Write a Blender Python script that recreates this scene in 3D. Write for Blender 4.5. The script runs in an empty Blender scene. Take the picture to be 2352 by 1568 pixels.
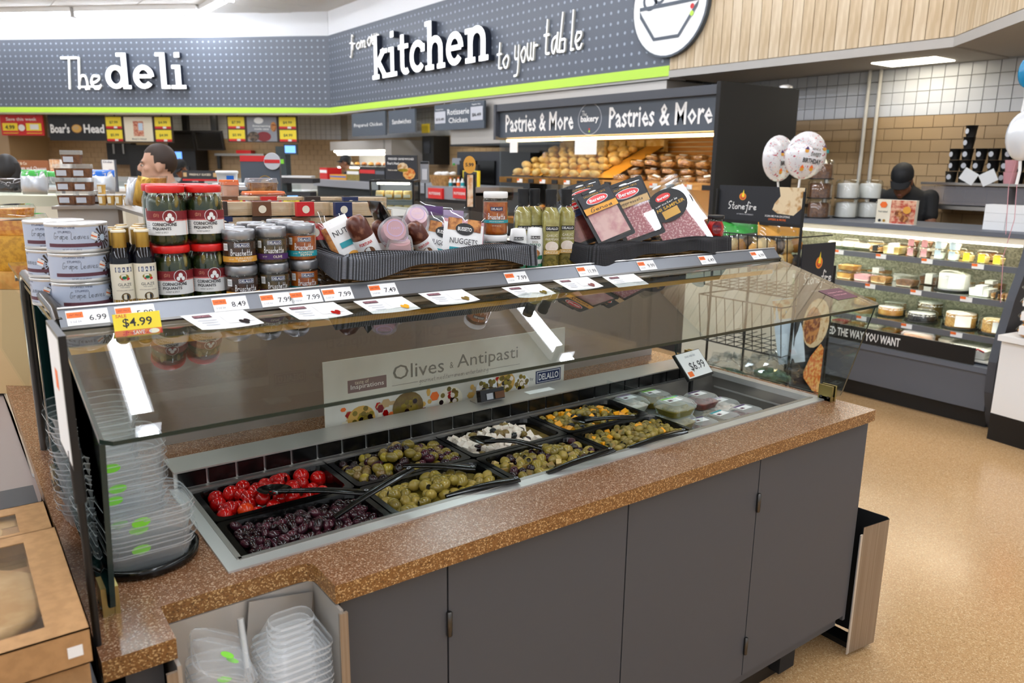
import bpy, math, random
from mathutils import Vector as V, Matrix as M
random.seed(7)
R = math.radians
sc = bpy.context.scene
col = sc.collection
# ------------------------------------------------------------------ camera
FPX = 1775.04; YAW = R(36.51109); PIT = R(12.84794); ROL = R(.72172)
CAM = V((0, -1.1759, 1.6294))
_fw = V((math.sin(YAW)*math.cos(PIT), math.cos(YAW)*math.cos(PIT), -math.sin(PIT)))
_rt = V((math.cos(YAW), -math.sin(YAW), 0)); _up = _rt.cross(_fw)
_r2 = math.cos(ROL)*_rt + math.sin(ROL)*_up; _u2 = -math.sin(ROL)*_rt + math.cos(ROL)*_up
cd = bpy.data.cameras.new('camera'); cam = bpy.data.objects.new('camera', cd); col.objects.link(cam)
cd.sensor_width = 36; cd.lens = FPX/2352*36; cd.clip_start = .02; cd.clip_end = 100
cam.matrix_world = M(((_r2.x, _u2.x, -_fw.x, CAM.x), (_r2.y, _u2.y, -_fw.y, CAM.y), (_r2.z, _u2.z, -_fw.z, CAM.z), (0, 0, 0, 1)))
cd.dof.use_dof = True; cd.dof.focus_distance = 2.05; cd.dof.aperture_fstop = 5.0
sc.camera = cam
def at(u, v, x=None, y=None, z=None, d=None):
    """pixel of the 2352x1568 photograph -> point on the plane x=, y= or z= (or at depth d)"""
    r = _fw + _r2*(u-1176)/FPX - _u2*(v-784)/FPX
    t = (x-CAM.x)/r.x if x is not None else (y-CAM.y)/r.y if y is not None else (z-CAM.z)/r.z if z is not None else d
    return CAM + r*t
def line_at(u, v, p0, dr):
    """pixel -> point on the vertical plane through p0 with horizontal direction dr"""
    r = _fw + _r2*(u-1176)/FPX - _u2*(v-784)/FPX
    n = V((-dr[1], dr[0], 0)); t = (V((p0[0], p0[1], 0)) - CAM).dot(n)/r.dot(n)
    return CAM + r*t
# ------------------------------------------------------------------ world, exposure
w = bpy.data.worlds.new('world'); sc.world = w; w.use_nodes = True
w.node_tree.nodes['Background'].inputs[0].default_value = (.9, .95, 1, 1)
w.node_tree.nodes['Background'].inputs[1].default_value = .7
sc.view_settings.view_transform = 'Standard'; sc.view_settings.look = 'None'
sc.view_settings.exposure = .08; sc.view_settings.gamma = 1; sc.view_settings.use_curve_mapping = False
sc.cycles.max_bounces = 5; sc.cycles.diffuse_bounces = 2; sc.cycles.glossy_bounces = 2; sc.cycles.transmission_bounces = 2; sc.cycles.transparent_max_bounces = 28; sc.cycles.use_light_tree = False; sc.cycles.use_adaptive_sampling = True; sc.cycles.adaptive_threshold = .025; sc.cycles.caustics_reflective = False; sc.cycles.caustics_refractive = False
LAMP = 36.0
# ------------------------------------------------------------------ materials
def lin(h):
    if not isinstance(h, str): return tuple(h)+(1,)
    c = [int(h[i:i+2], 16)/255 for i in (0, 2, 4)]
    return tuple(x/12.92 if x < .04045 else ((x+.055)/1.055)**2.4 for x in c)+(1,)
MT = {}
def mat(n, c='808080', r=.5, me=0, sp=.5, em=0, c2=None, ns=20, nd=3, mixr=(.4, .6), bump=0, bs=None, coat=0, clear=None, kind='noise', sx=(1, 1, 1), emc=None, sss=0):
    """principled material; c2 mixes in a second colour by a procedural texture; clear = share of see-through"""
    if n in MT: return MT[n]
    m = bpy.data.materials.new(n); m.use_nodes = True; t = m.node_tree; N = t.nodes; L = t.links
    b = N['Principled BSDF']; b.inputs['Base Color'].default_value = lin(c); b.inputs['Roughness'].default_value = r
    b.inputs['Metallic'].default_value = me; b.inputs['Specular IOR Level'].default_value = sp; b.inputs['Coat Weight'].default_value = coat
    if em and em < 2: m.cycles.emission_sampling = 'NONE'
    if em: b.inputs['Emission Color'].default_value = lin(emc or c); b.inputs['Emission Strength'].default_value = em
    if c2 or bump:
        tc = N.new('ShaderNodeTexCoord'); mp = N.new('ShaderNodeMapping'); mp.inputs['Scale'].default_value = sx
        L.new(tc.outputs['Object'], mp.inputs[0])
        def tex(s):
            if kind == 'voro':
                x = N.new('ShaderNodeTexVoronoi'); x.inputs['Scale'].default_value = s; o = x.outputs['Color']
            elif kind == 'wave':
                x = N.new('ShaderNodeTexWave'); x.inputs['Scale'].default_value = s; x.inputs['Distortion'].default_value = nd; o = x.outputs['Fac']
            else:
                x = N.new('ShaderNodeTexNoise'); x.inputs['Scale'].default_value = s; x.inputs['Detail'].default_value = nd; o = x.outputs['Fac']
            L.new(mp.outputs[0], x.inputs['Vector']); return o
        o = tex(ns)
        if c2:
            rp = N.new('ShaderNodeValToRGB'); rp.color_ramp.elements[0].position = mixr[0]; rp.color_ramp.elements[1].position = mixr[1]
            rp.color_ramp.elements[0].color = lin(c); rp.color_ramp.elements[1].color = lin(c2)
            L.new(o, rp.inputs[0]); L.new(rp.outputs[0], b.inputs['Base Color'])
        if bump:
            bp = N.new('ShaderNodeBump'); bp.inputs['Strength'].default_value = bump; bp.inputs['Distance'].default_value = .002
            L.new(tex(bs) if bs else o, bp.inputs['Height']); L.new(bp.outputs[0], b.inputs['Normal'])
    if clear is not None:
        out = N['Material Output']; tr = N.new('ShaderNodeBsdfTransparent'); mx = N.new('ShaderNodeMixShader')
        fr = N.new('ShaderNodeFresnel'); fr.inputs[0].default_value = 1.45
        ad = N.new('ShaderNodeMath'); ad.operation = 'ADD'; ad.use_clamp = True; ad.inputs[1].default_value = 1-clear
        ge = N.new('ShaderNodeNewGeometry'); iv = N.new('ShaderNodeMath'); iv.operation = 'SUBTRACT'; iv.inputs[0].default_value = 1; L.new(ge.outputs['Backfacing'], iv.inputs[1])
        ml = N.new('ShaderNodeMath'); ml.operation = 'MULTIPLY'; L.new(fr.outputs[0], ml.inputs[0]); L.new(iv.outputs[0], ml.inputs[1])
        L.new(ml.outputs[0], ad.inputs[0]); L.new(ad.outputs[0], mx.inputs[0]); L.new(tr.outputs[0], mx.inputs[1]); L.new(b.outputs[0], mx.inputs[2]); L.new(mx.outputs[0], out.inputs[0])
    MT[n] = m; return m
def nodes_of(n):
    m = bpy.data.materials.new(n); m.use_nodes = True; MT[n] = m
    return m.node_tree, m.node_tree.nodes, m.node_tree.links, m.node_tree.nodes['Principled BSDF']
def glass_mat(n, tint, boost=0.0, ior=1.5):
    t, N, L, b = nodes_of(n); N.remove(b)
    tr = N.new('ShaderNodeBsdfTransparent'); tr.inputs[0].default_value = lin(tint)
    gl = N.new('ShaderNodeBsdfGlossy'); gl.inputs['Roughness'].default_value = .01
    fr = N.new('ShaderNodeFresnel'); fr.inputs[0].default_value = ior
    ad = N.new('ShaderNodeMath'); ad.operation = 'ADD'; ad.use_clamp = True; ad.inputs[1].default_value = boost
    ge = N.new('ShaderNodeNewGeometry'); iv = N.new('ShaderNodeMath'); iv.operation = 'SUBTRACT'; iv.inputs[0].default_value = 1; L.new(ge.outputs['Backfacing'], iv.inputs[1])
    d2 = N.new('ShaderNodeMath'); d2.operation = 'MULTIPLY_ADD'; d2.use_clamp = True; d2.inputs[1].default_value = 1.8; d2.inputs[2].default_value = 0; L.new(ad.outputs[0], d2.inputs[0])   # both faces of the pane reflect
    ml = N.new('ShaderNodeMath'); ml.operation = 'MULTIPLY'; L.new(d2.outputs[0], ml.inputs[0]); L.new(iv.outputs[0], ml.inputs[1])
    mx = N.new('ShaderNodeMixShader'); L.new(fr.outputs[0], ad.inputs[0]); L.new(ml.outputs[0], mx.inputs[0])
    L.new(tr.outputs[0], mx.inputs[1]); L.new(gl.outputs[0], mx.inputs[2]); L.new(mx.outputs[0], N['Material Output'].inputs[0])
def ramp(N, L, src, stops, interp='LINEAR'):
    rp = N.new('ShaderNodeValToRGB'); cr = rp.color_ramp; cr.interpolation = interp
    while len(cr.elements) < len(stops): cr.elements.new(.5)
    for e, (p, c) in zip(cr.elements, stops): e.position = p; e.color = lin(c)
    L.new(src, rp.inputs[0]); return rp.outputs[0]
def granite(n, base, dark, pale, r, scale=260):
    t, N, L, b = nodes_of(n); tc = N.new('ShaderNodeTexCoord')
    v = N.new('ShaderNodeTexVoronoi'); v.inputs['Scale'].default_value = scale; L.new(tc.outputs['Object'], v.inputs['Vector'])
    sp = N.new('ShaderNodeSeparateColor'); L.new(v.outputs['Color'], sp.inputs[0])
    L.new(ramp(N, L, sp.outputs[0], [(0, dark), (.3, base), (.78, base), (.9, pale)]), b.inputs['Base Color'])
    b.inputs['Roughness'].default_value = r
granite('granite', '82593c', '5e3d27', 'ba9a80', .22, 460)
granite('granite edge', '855a2c', '5d3c17', 'cfa976', .4, 420)
granite('terrazzo', 'c49c6c', 'a88355', 'd8b88c', .2, 260)
def dots():
    t, N, L, b = nodes_of('dotted grey')
    tc = N.new('ShaderNodeTexCoord'); sx = N.new('ShaderNodeSeparateXYZ'); L.new(tc.outputs['Object'], sx.inputs[0])
    def m(op, a, c=None):
        x = N.new('ShaderNodeMath'); x.operation = op
        for i, q in enumerate((a, c)):
            if q is None: continue
            if isinstance(q, (int, float)): x.inputs[i].default_value = q
            else: L.new(q, x.inputs[i])
        return x.outputs[0]
    s = .115
    u = m('DIVIDE', sx.outputs[0], s); z = m('DIVIDE', sx.outputs[2], s)
    du = m('SUBTRACT', m('FRACT', u), .5); dz = m('SUBTRACT', m('FRACT', z), .5)
    d = m('SQRT', m('ADD', m('MULTIPLY', du, du), m('MULTIPLY', dz, dz)))
    L.new(ramp(N, L, d, [(0, '99a2b0'), (.11, '99a2b0'), (.17, '565c66'), (1, '565c66')]), b.inputs['Base Color']); b.inputs['Roughness'].default_value = .45
dots()
def weave(n, a, bcol, s):
    """open plain-weave mesh cloth"""
    t, N, L, b = nodes_of(n); tc = N.new('ShaderNodeTexCoord')
    def wv(ax):
        x = N.new('ShaderNodeTexWave'); x.bands_direction = ax; x.inputs['Scale'].default_value = s; L.new(tc.outputs['UV'], x.inputs['Vector']); return x.outputs['Fac']
    mx = N.new('ShaderNodeMath'); mx.operation = 'MULTIPLY'; L.new(wv('X'), mx.inputs[0]); L.new(wv('Y'), mx.inputs[1])
    L.new(ramp(N, L, mx.outputs[0], [(.05, a), (.5, bcol)]), b.inputs['Base Color']); b.inputs['Roughness'].default_value = .8
    bp = N.new('ShaderNodeBump'); bp.inputs['Strength'].default_value = .6; bp.inputs['Distance'].default_value = .002; L.new(mx.outputs[0], bp.inputs['Height']); L.new(bp.outputs[0], b.inputs['Normal'])
weave('grey mesh cloth', '101114', '8a8e96', 26)
weave('black mesh cloth', '08080a', '414146', 30)
glass_mat('glass', 'f7fbf9', .01, 1.58); glass_mat('shelf glass', 'eef6f2', .02); glass_mat('partition glass', 'c9c9c5', .26)
glass_mat('acrylic', 'f6fafa', .0, 1.3); glass_mat('case glass', 'f2f6f4', .0, 1.4)
for a in [
 ('steel', 'aeaaa4', .3, .8), ('steel dark', '5d5b58', .3, 1), ('steel bright', 'd4d3d0', .3, .6), ('steel brushed', 'bcb7b0', .42, .6), ('brass', 'b8a467', .3, 1),
 ('chrome', 'd0d0d0', .12, 1), ('cabinet grey', '4c4d51', .55), ('charcoal', '44474e', .5), ('black', '0b0b0c', .45), ('black gloss', '060606', .16), ('black matte', '111214', .7),
 ('glass edge', '0e2c2b', .15), ('white', 'f2f2f0', .5), ('white gloss', 'f4f4f2', .2), ('paper', 'f5f5f3', .7), ('offwhite', 'd9d7cc', .6), ('cream', 'efe6cf', .6), ('grey', '8b8e94', .5),
 ('mid grey', '5f646d', .5), ('dark grey', '2c2e33', .55), ('silver strip', '777a80', .35, .5), ('sign grey', '4d555f', .5), ('lime', 'bfe64c', .5), ('orange', 'f5742c', .6), ('yellow', 'fbe23a', .6),
 ('red', 'cf1f22', .45), ('bright red', 'd8201c', .3), ('navy', '1d2a55', .5), ('teal', '1f9aa5', .5), ('purple', '4a2460', .5), ('plum', '5d3440', .6), ('maroon', '7e1c22', .5), ('peach', 'e7a987', .6),
 ('green', '0f6b45', .5), ('bright green', '3fae45', .4), ('lime sticker', '84d83c', .5), ('tan', 'c8a878', .6), ('brown', '6b4428', .6), ('gold', 'b08a3c', .38, .7), ('gold matte', 'd4a653', .6), ('amber', 'e0a03a', .5),
 ('skin', 'c89a80', .5), ('skin dark', '8a5c42', .5), ('hair brown', '33241b', .6), ('hair black', '120f0e', .55), ('tee beige', 'a99b8d', .8), ('cap black', '101114', .7), ('blue', '1565c0', .45), ('pale blue', 'c9dcec', .5),
 ('lavender', 'b7a2c4', .5), ('pink', 'd89aa0', .6), ('text grey', '5a5c52', .6), ('text dark', '26262a', .6), ('screen blue', '6aa0ff', .3, 0, .5, 1.5), ('pipe', 'c4c0b8', .45), ('soffit', 'b5b0a8', .7),
 ('ceiling', 'dcdbd8', .85), ('wall white', 'e2e3e4', .7), ('light lens', 'eef4ff', .4, 0, .5, LAMP), ('case light', 'fff6e0', .4, 0, .5, 13), ('warm light', 'ffd28a', .4, 0, .5, 16), ('grout', '9a968e', .8), ('white tile', 'c4c6ca', .3), ('brown tile', 'a88d69', .4), ('dark tile', '0d0d0d', .2), ('brown grout', '8f7656', .8),
 ('acrylic white', 'ffffff', .2), ('blind', 'c5c2b4', .8)]: mat(*a)
mat('olive green', '6b5c20', .15, sp=.5, c2='806d2c', ns=30); mat('olive pale', '85742d', .15, sp=.5, c2='978038', ns=25); mat('olive light', 'a08d2c', .14, sp=.5, c2='836d24', ns=30); mat('olive brown', '735a32', .16, sp=.5, c2='836d39', ns=40)
mat('olive purple', '2d121b', .1, sp=.5, c2='451d27', ns=40); mat('kalamata', '150a0d', .09, sp=.5, c2='2a1318', ns=50); mat('olive black', '121012', .2); mat('pepper red', '9c0706', .08, sp=.5, c2='bb0f0c', ns=30); mat('pepper orange', 'd2380f', .15)
mat('feta', 'ead9c8', .6, c2='f4e8da', ns=60, bump=.4); mat('cheddar', 'f2a512', .4); mat('herb', '5a5424', .6, c2='8a6a2a', ns=80); mat('garlic', 'c2a76a', .4); mat('hole', '2a2412', .6); mat('hole red', '4a0505', .4)
mat('brine', '191408', .1); mat('kraft', 'b4895a', .75, c2='a97f52', ns=60); mat('pie crust', 'd2ac76', .6, c2='b98a50', ns=18, bump=.5); mat('wood shelf', 'd39a50', .5, c2='c2853c', ns=6, sx=(1, 1, 8))
mat('slat wood', 'd3bd9b', .55, c2='bfa682', ns=5, sx=(6, 6, .6), nd=5); mat('slat wood pale', 'dcc9aa', .55, c2='cbb492', ns=5, sx=(6, 6, .6), nd=5); mat('slat gap', '39342e', .8); mat('wicker', '8d6a3c', .6, c2='6e4f2a', ns=30); mat('wicker pale', 'b58d55', .6, c2='94703f', ns=30)
mat('bruschetta dark', '53290f', .3, c2='2f160a', ns=90, nd=4); mat('bruschetta olive', '6a4f2a', .3, c2='3d2f18', ns=90); mat('bruschetta orange', 'a8470f', .3, c2='c5661c', ns=80); mat('pickle', '555416', .3, c2='34370f', ns=55); mat('pickle brine', '33360f', .2, c2='1d2a14', ns=30)
mat('oil', 'b7a663', .15, c2='a08c48', ns=60); mat('herb oil', 'a58a48', .3, c2='7d6a34', ns=120, mixr=(.5, .56)); mat('glaze dark', '0a0a12', .08); mat('parmesan', 'd09a2c', .5, c2='b27f1e', ns=70); mat('crouton', 'd07a18', .5, c2='e8a23a', ns=60, bump=.5)
mat('salami', 'b56a70', .4, c2='e2b8b6', ns=160, nd=2, mixr=(.52, .6)); mat('prosciutto', 'c58a88', .4, c2='e0b7ae', ns=25); mat('salami skin', '50200f', .35, c2='8b5d48', ns=45, mixr=(.5, .65), bump=.6); mat('ham dark', '6a2a26', .4, c2='8b443c', ns=40)
mat('wafer', 'd9b489', .6, c2='e6caa2', ns=60, sx=(.2, .2, 4)); mat('bread', 'd6a656', .6, c2='b97d30', ns=14); mat('bread pale', 'e6cd96', .6, c2='d0a95e', ns=14); mat('cookie', 'c58f50', .6, c2='8f5c2b', ns=40, bump=.4); mat('cake white', 'f0ece4', .5); mat('cake tan', 'cfa15c', .7, c2='b5813c', ns=90, bump=.6)
mat('cake brown', '5d3a24', .6, c2='7a5030', ns=60); mat('icing red', 'b0303a', .5); mat('marble', 'e6e2d6', .4, c2='cfc9ba', ns=7, nd=8, mixr=(.45, .75)); mat('brushed steel v', '9c8f80', .45, .8, c2='aa9e90', ns=4, sx=(60, 60, .5))
glass_mat('clear plastic', 'f7fafa', .02, 1.38); mat('clear ribbed', 'eef2f4', .12, clear=.955); mat('clear rim', 'eef2f4', .15, clear=.7); mat('lid silver', 'a4a5a8', .32, .9); glass_mat('film', 'f4f6f7', .03, 1.38); glass_mat('jar glass', 'f2f8f3', .0, 1.42); mat('smoky plastic', 'c9c6cc', .15, clear=.72); mat('cloudy', 'e4e6e2', .2, clear=.78); mat('foil bag', 'd9dde2', .2, .4); mat('balloon', 'e8e6e8', .18, .15, c2='c2566a', ns=55, nd=1, mixr=(.66, .69)); mat('balloon blue', '1f88b8', .15); mat('balloon white', 'e6e9ec', .18, .2)
mat('mesh back', 'dedbc8', .7, c2='a5a28c', ns=90, kind='voro', mixr=(.2, .8)); mat('header dark', '1d2026', .6); mat('salad green', '4f6b50', .6, c2='2f4a38', ns=30); mat('lips', '9c5f55', .5); mat('grey pink', '9d908c', .5); mat('brown sign', '9a5f38', .6); mat('dark teal', '2d3a3c', .5); mat('photo food', 'c98a4a', .6, c2='7c3d1c', ns=40, nd=4, mixr=(.42, .58)); mat('photo warm', 'd99a62', .6, c2='f0d9bc', ns=30, nd=4); mat('photo red', 'b84a34', .6, c2='e0b090', ns=35, nd=4); mat('pizza', 'cf6a1f', .6, c2='e7b86a', ns=55, nd=3, mixr=(.4, .62)); mat('naan', 'e4cfa8', .6, c2='b98546', ns=22, nd=2, mixr=(.5, .66)); mat('photo dark', '3a342f', .6, c2='a08468', ns=18, nd=5, mixr=(.45, .75)); mat('flyer grey', 'c4c6cc', .7)
# ------------------------------------------------------------------ mesh builder
class B:
    def __init__(s): s.v = []; s.f = []; s.m = []; s.s = []; s.ms = []; s.uv = {}; s.T = M()
    def mi(s, m):
        if m not in s.ms: s.ms.append(m)
        return s.ms.index(m)
    def add(s, vs, fs, m, smooth=False):
        o = len(s.v); k = s.mi(m); s.v += [s.T @ V(p) for p in vs]
        for f in fs: s.f.append([i+o for i in f]); s.m.append(k); s.s.append(smooth)
        return s
    def box(s, c, d, m, rot=None, mm=None):
        """box; mm = {face index: material} for faces -z,+z,-y,+y,-x,+x"""
        q = M.Translation(c) @ (rot.to_4x4() if rot else M())
        vs = [q @ V((x*d[0]/2, y*d[1]/2, z*d[2]/2)) for z in (-1, 1) for y in (-1, 1) for x in (-1, 1)]
        fs = [(0, 2, 3, 1), (4, 5, 7, 6), (0, 1, 5, 4), (2, 6, 7, 3), (0, 4, 6, 2), (1, 3, 7, 5)]
        if not mm: return s.add(vs, fs, m)
        for i, f in enumerate(fs): s.add([vs[j] for j in f], [(0, 1, 2, 3)], mm.get(i, m))
        return s
    def bx(s, a, b, m, mm=None):
        a = V(a); b = V(b); return s.box((a+b)/2, [abs(x) for x in b-a], m, mm=mm)
    def loft(s, rings, m, c0=True, c1=True, smooth=False, loop=True):
        n = len(rings[0]); vs = [p for r in rings for p in r]; fs = []
        for i in range(len(rings)-1):
            for j in range(n if loop else n-1):
                k = (j+1) % n; fs.append((i*n+j, i*n+k, (i+1)*n+k, (i+1)*n+j))
        s.add(vs, fs, m, smooth)
        if c0: s.add(rings[0], [tuple(range(n-1, -1, -1))], m)
        if c1: s.add(rings[-1], [tuple(range(n))], m)
        return s
    def lathe(s, pr, m, c=(0, 0, 0), n=20, sx=1, sy=1, smooth=True, c0=True, c1=True):
        rg = [[(c[0]+r*sx*math.cos(2*math.pi*j/n), c[1]+r*sy*math.sin(2*math.pi*j/n), c[2]+z) for j in range(n)] for r, z in pr]
        return s.loft(rg, m, c0, c1, smooth)
    def rrect(s, w, d, r, n=3, z=0, c=(0, 0)):
        r = min(r, w/2-1e-4, d/2-1e-4); o = []
        for q, (sx, sy) in enumerate(((1, 1), (-1, 1), (-1, -1), (1, -1))):
            for i in range(n+1):
                a = math.pi/2*(q+i/n); o.append((c[0]+sx*(w/2-r)+r*math.cos(a), c[1]+sy*(d/2-r)+r*math.sin(a), z))
        return o
    def rbox(s, pr, m, r=.01, c=(0, 0), n=3, smooth=True, c0=True, c1=True):
        """stack of rounded rectangles: pr = [(w, d, z), ...]"""
        return s.loft([s.rrect(w_, d_, r, n, z, c) for w_, d_, z in pr], m, c0, c1, smooth)
    def tube(s, ps, r, m, n=6, smooth=True, rs=None):
        ps = [V(p) for p in ps]; rg = []; pu = None
        for i, p in enumerate(ps):
            t = (ps[min(i+1, len(ps)-1)]-ps[max(i-1, 0)]).normalized()
            if pu is None: pu = t.orthogonal().normalized()
            else: pu = (pu - t*pu.dot(t)).normalized() if (pu - t*pu.dot(t)).length > 1e-5 else t.orthogonal().normalized()
            w_ = t.cross(pu); q = rs[i] if rs else r
            rg.append([p + (pu*math.cos(2*math.pi*j/n) + w_*math.sin(2*math.pi*j/n))*q for j in range(n)])
        return s.loft(rg, m, True, True, smooth)
    def prism(s, pts, fn, a, b, m, side=None):
        """extrude 2-D outline from a to b; fn(u, v, w) -> point"""
        n = len(pts); A = [fn(u, v, a) for u, v in pts]; Bb = [fn(u, v, b) for u, v in pts]
        s.add(A, [tuple(range(n-1, -1, -1))], m); s.add(Bb, [tuple(range(n))], m)
        return s.add(A+Bb, [(i, (i+1) % n, n+(i+1) % n, n+i) for i in range(n)], side or m)
    def ell(s, c, r, m, n=10, k=6, rot=None):
        q = M.Translation(c) @ (rot.to_4x4() if rot else M()); rg = []
        for i in range(k+1):
            a = math.pi*(i/k); a = min(max(a, .03), math.pi-.03)
            rg.append([q @ V((r[0]*math.sin(a)*math.cos(2*math.pi*j/n), r[1]*math.sin(a)*math.sin(2*math.pi*j/n), -r[2]*math.cos(a))) for j in range(n)])
        return s.loft(rg, m, True, True, True)
    def quad(s, ps, m): return s.add(ps, [tuple(range(len(ps)))], m)
    def flat(s, vf, fn, m):
        vs, fs = vf; return s.add([fn(*p) for p in vs], fs, m)
    def grid(s, fn, nu, nv, m, smooth=True, uvs=(1, 1)):
        """fn(u, v) for u, v in 0..1"""
        vs = [fn(i/nu, j/nv) for j in range(nv+1) for i in range(nu+1)]; o = len(s.f)
        s.add(vs, [(j*(nu+1)+i, j*(nu+1)+i+1, (j+1)*(nu+1)+i+1, (j+1)*(nu+1)+i) for j in range(nv) for i in range(nu)], m, smooth)
        for j in range(nv):
            for i in range(nu): s.uv[o+j*nu+i] = [((i+a)/nu*uvs[0], (j+b)/nv*uvs[1]) for a, b in ((0, 0), (1, 0), (1, 1), (0, 1))]
        return s
    def mesh(s, name):
        me = bpy.data.meshes.new(name); me.from_pydata([tuple(p) for p in s.v], [], s.f)
        for m in s.ms: me.materials.append(MT[m])
        me.polygons.foreach_set('material_index', s.m); me.polygons.foreach_set('use_smooth', s.s)
        if s.uv:
            ul = me.uv_layers.new(name='uv')
            for fi, q in s.uv.items():
                for li, c in zip(me.polygons[fi].loop_indices, q): ul.data[li].uv = c
        me.update(); return me
    def ob(s, name, parent=None, loc=None, rot=None):
        return obj(name, s.mesh(name), parent, loc, rot)
def obj(name, me, parent=None, loc=None, rot=None):
    o = bpy.data.objects.new(name, me); col.objects.link(o)
    if parent: o.parent = parent
    if loc is not None: o.location = loc
    if rot is not None: o.rotation_euler = rot if hasattr(rot, '__len__') else (0, 0, rot)
    return o
def tag(o, label=None, cat=None, group=None, kind=None):
    for k, x in (('label', label), ('category', cat), ('group', group), ('kind', kind)):
        if x: o[k] = x
    return o
def thing(name, label, cat, loc=(0, 0, 0), rot=0, group=None):
    o = bpy.data.objects.new(name, None); o.empty_display_size = .05; col.objects.link(o); o.location = loc
    o.rotation_euler = rot if hasattr(rot, '__len__') else (0, 0, rot)
    return tag(o, label, cat, group)
def dup(root, loc, rot=None, label=None, group=None, scale=None):
    r = root.copy(); col.objects.link(r); r.location = loc
    if rot is not None: r.rotation_euler = rot if hasattr(rot, '__len__') else (0, 0, rot)
    if scale: r.scale = scale if hasattr(scale, '__len__') else (scale,)*3
    tag(r, label, None, group)
    for ch in list(root.children):
        c = ch.copy(); col.objects.link(c); c.parent = r
        for g in ch.children:
            d = g.copy(); col.objects.link(d); d.parent = c
    return r
def struct(b, name, parent=None):
    o = b.ob(name, parent); o['kind'] = 'structure'; return o
# ------------------------------------------------------------------ lettering
_tx = {}
def sans(t, bold=0.0):
    if (t, bold) not in _tx:
        c = bpy.data.curves.new('t', 'FONT'); c.body = t; c.resolution_u = 1 if len(t) > 14 else 2; c.offset = bold
        o = bpy.data.objects.new('t', c); m = bpy.data.meshes.new_from_object(o)
        vs = [(p.co.x, p.co.y) for p in m.vertices]; fs = [tuple(p.vertices) for p in m.polygons]
        bpy.data.objects.remove(o); bpy.data.meshes.remove(m); bpy.data.curves.remove(c); _tx[t, bold] = (vs, fs)
    return _tx[t, bold]
GL = {'a': ('6848272534445669 696574', 7), 'b': ('2e15 1727575654341415', 7), 'c': ('5848282524344455', 6), 'd': ('684827253454666e 6e6574', 7), 'e': ('163657584828162534445465', 7), 'f': ('6d5e4d4020 1959', 5),
 'g': ('6848272534445669 69613020', 7), 'h': ('2e24 26385866645474', 7), 'i': ('39344454 3c3d', 4), 'k': ('2e24 5926 3764', 7), 'l': ('3e35344454', 5), 'm': ('1914 1728484644 4758787494', 10), 'n': ('1914 1728586574', 7), 'o': ('482716253454666758 5848', 7),
 'p': ('1910 172858665434', 7), 'r': ('1914 17284858', 6), 's': ('58482826465554442414', 6), 't': ('3d354464 1959', 6), 'u': ('1916253455 595574', 7), 'v': ('193459', 6), 'y': ('1916253555 59512010', 7), 'z': ('195914 1454', 6), 'T': ('0e8e 4e44', 7), 'G': ('7d4e2b17153454666848', 8), 'L': ('2e2464', 6),
 'B': ('2e24 2e5d6b5a29 2968665424', 8), 'S': ('7d5e3d2b3968665434 24', 8), 'I': ('3e34', 5), '&': ('75342747 3a3c5d5b2726 254475', 8), ' ': ('', 4)}
def hand(t, w_=.9, slant=.12, smooth=True):
    """hand-lettered strokes: returns flat ribbons, x-height about 5 units"""
    vs = []; fs = []; x0 = 0
    for ch in t:
        g, adv = GL.get(ch, ('', 5))
        for st in g.split():
            ps = [V((x0+int(st[i], 16)+slant*int(st[i+1], 16), int(st[i+1], 16)-4)) for i in range(0, len(st)-1, 2)]
            if smooth and len(ps) > 2:
                q = []
                for i in range(len(ps)-1):
                    a, b_, c, d = ps[max(i-1, 0)], ps[i], ps[i+1], ps[min(i+2, len(ps)-1)]
                    for k in range(3):
                        u = k/3; q.append(.5*(2*b_+(c-a)*u+(2*a-5*b_+4*c-d)*u*u+(3*b_-a-3*c+d)*u**3))
                ps = q+[ps[-1]]
            o = len(vs)
            for i, p in enumerate(ps):
                tn = ps[min(i+1, len(ps)-1)]-ps[max(i-1, 0)]
                if tn.length < 1e-6: tn = V((1, 0))
                tn.normalize(); nn = V((-tn.y, tn.x))*w_/2; e = tn*w_*.3*((i == len(ps)-1)-(i == 0))
                vs += [tuple(p+nn+e), tuple(p-nn+e)]
            fs += [(o+2*i, o+2*i+1, o+2*i+3, o+2*i+2) for i in range(len(ps)-1)]
        x0 += adv
    return vs, fs
def fit(vf, cx, cy, w_=None, h=None, keep=True):
    """scale lettering to width and/or height, centred at cx, cy"""
    vs, fs = vf; xs = [p[0] for p in vs]; ys = [p[1] for p in vs]
    sx = w_/(max(xs)-min(xs)) if w_ else None; sy = h/(max(ys)-min(ys)) if h else None
    sx = sx or sy; sy = sy or sx; mx = (max(xs)+min(xs))/2; my = (max(ys)+min(ys))/2
    return [((p[0]-mx)*sx+cx, (p[1]-my)*sy+cy) for p in vs], fs
def rect(cx, cy, w_, h): return [(cx-w_/2, cy-h/2), (cx+w_/2, cy-h/2), (cx+w_/2, cy+h/2), (cx-w_/2, cy+h/2)], [(0, 1, 2, 3)]
def strip(cx, cy, w_, h, n=8):
    vs = [(cx-w_/2+w_*i/n, cy+s_*h/2) for i in range(n+1) for s_ in (-1, 1)]
    return vs, [(2*i, 2*i+2, 2*i+3, 2*i+1) for i in range(n)]
def disc(cx, cy, rx, ry=None, n=18): return [(cx+rx*math.cos(2*math.pi*i/n), cy+(ry or rx)*math.sin(2*math.pi*i/n)) for i in range(n)], [tuple(range(n))]
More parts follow.
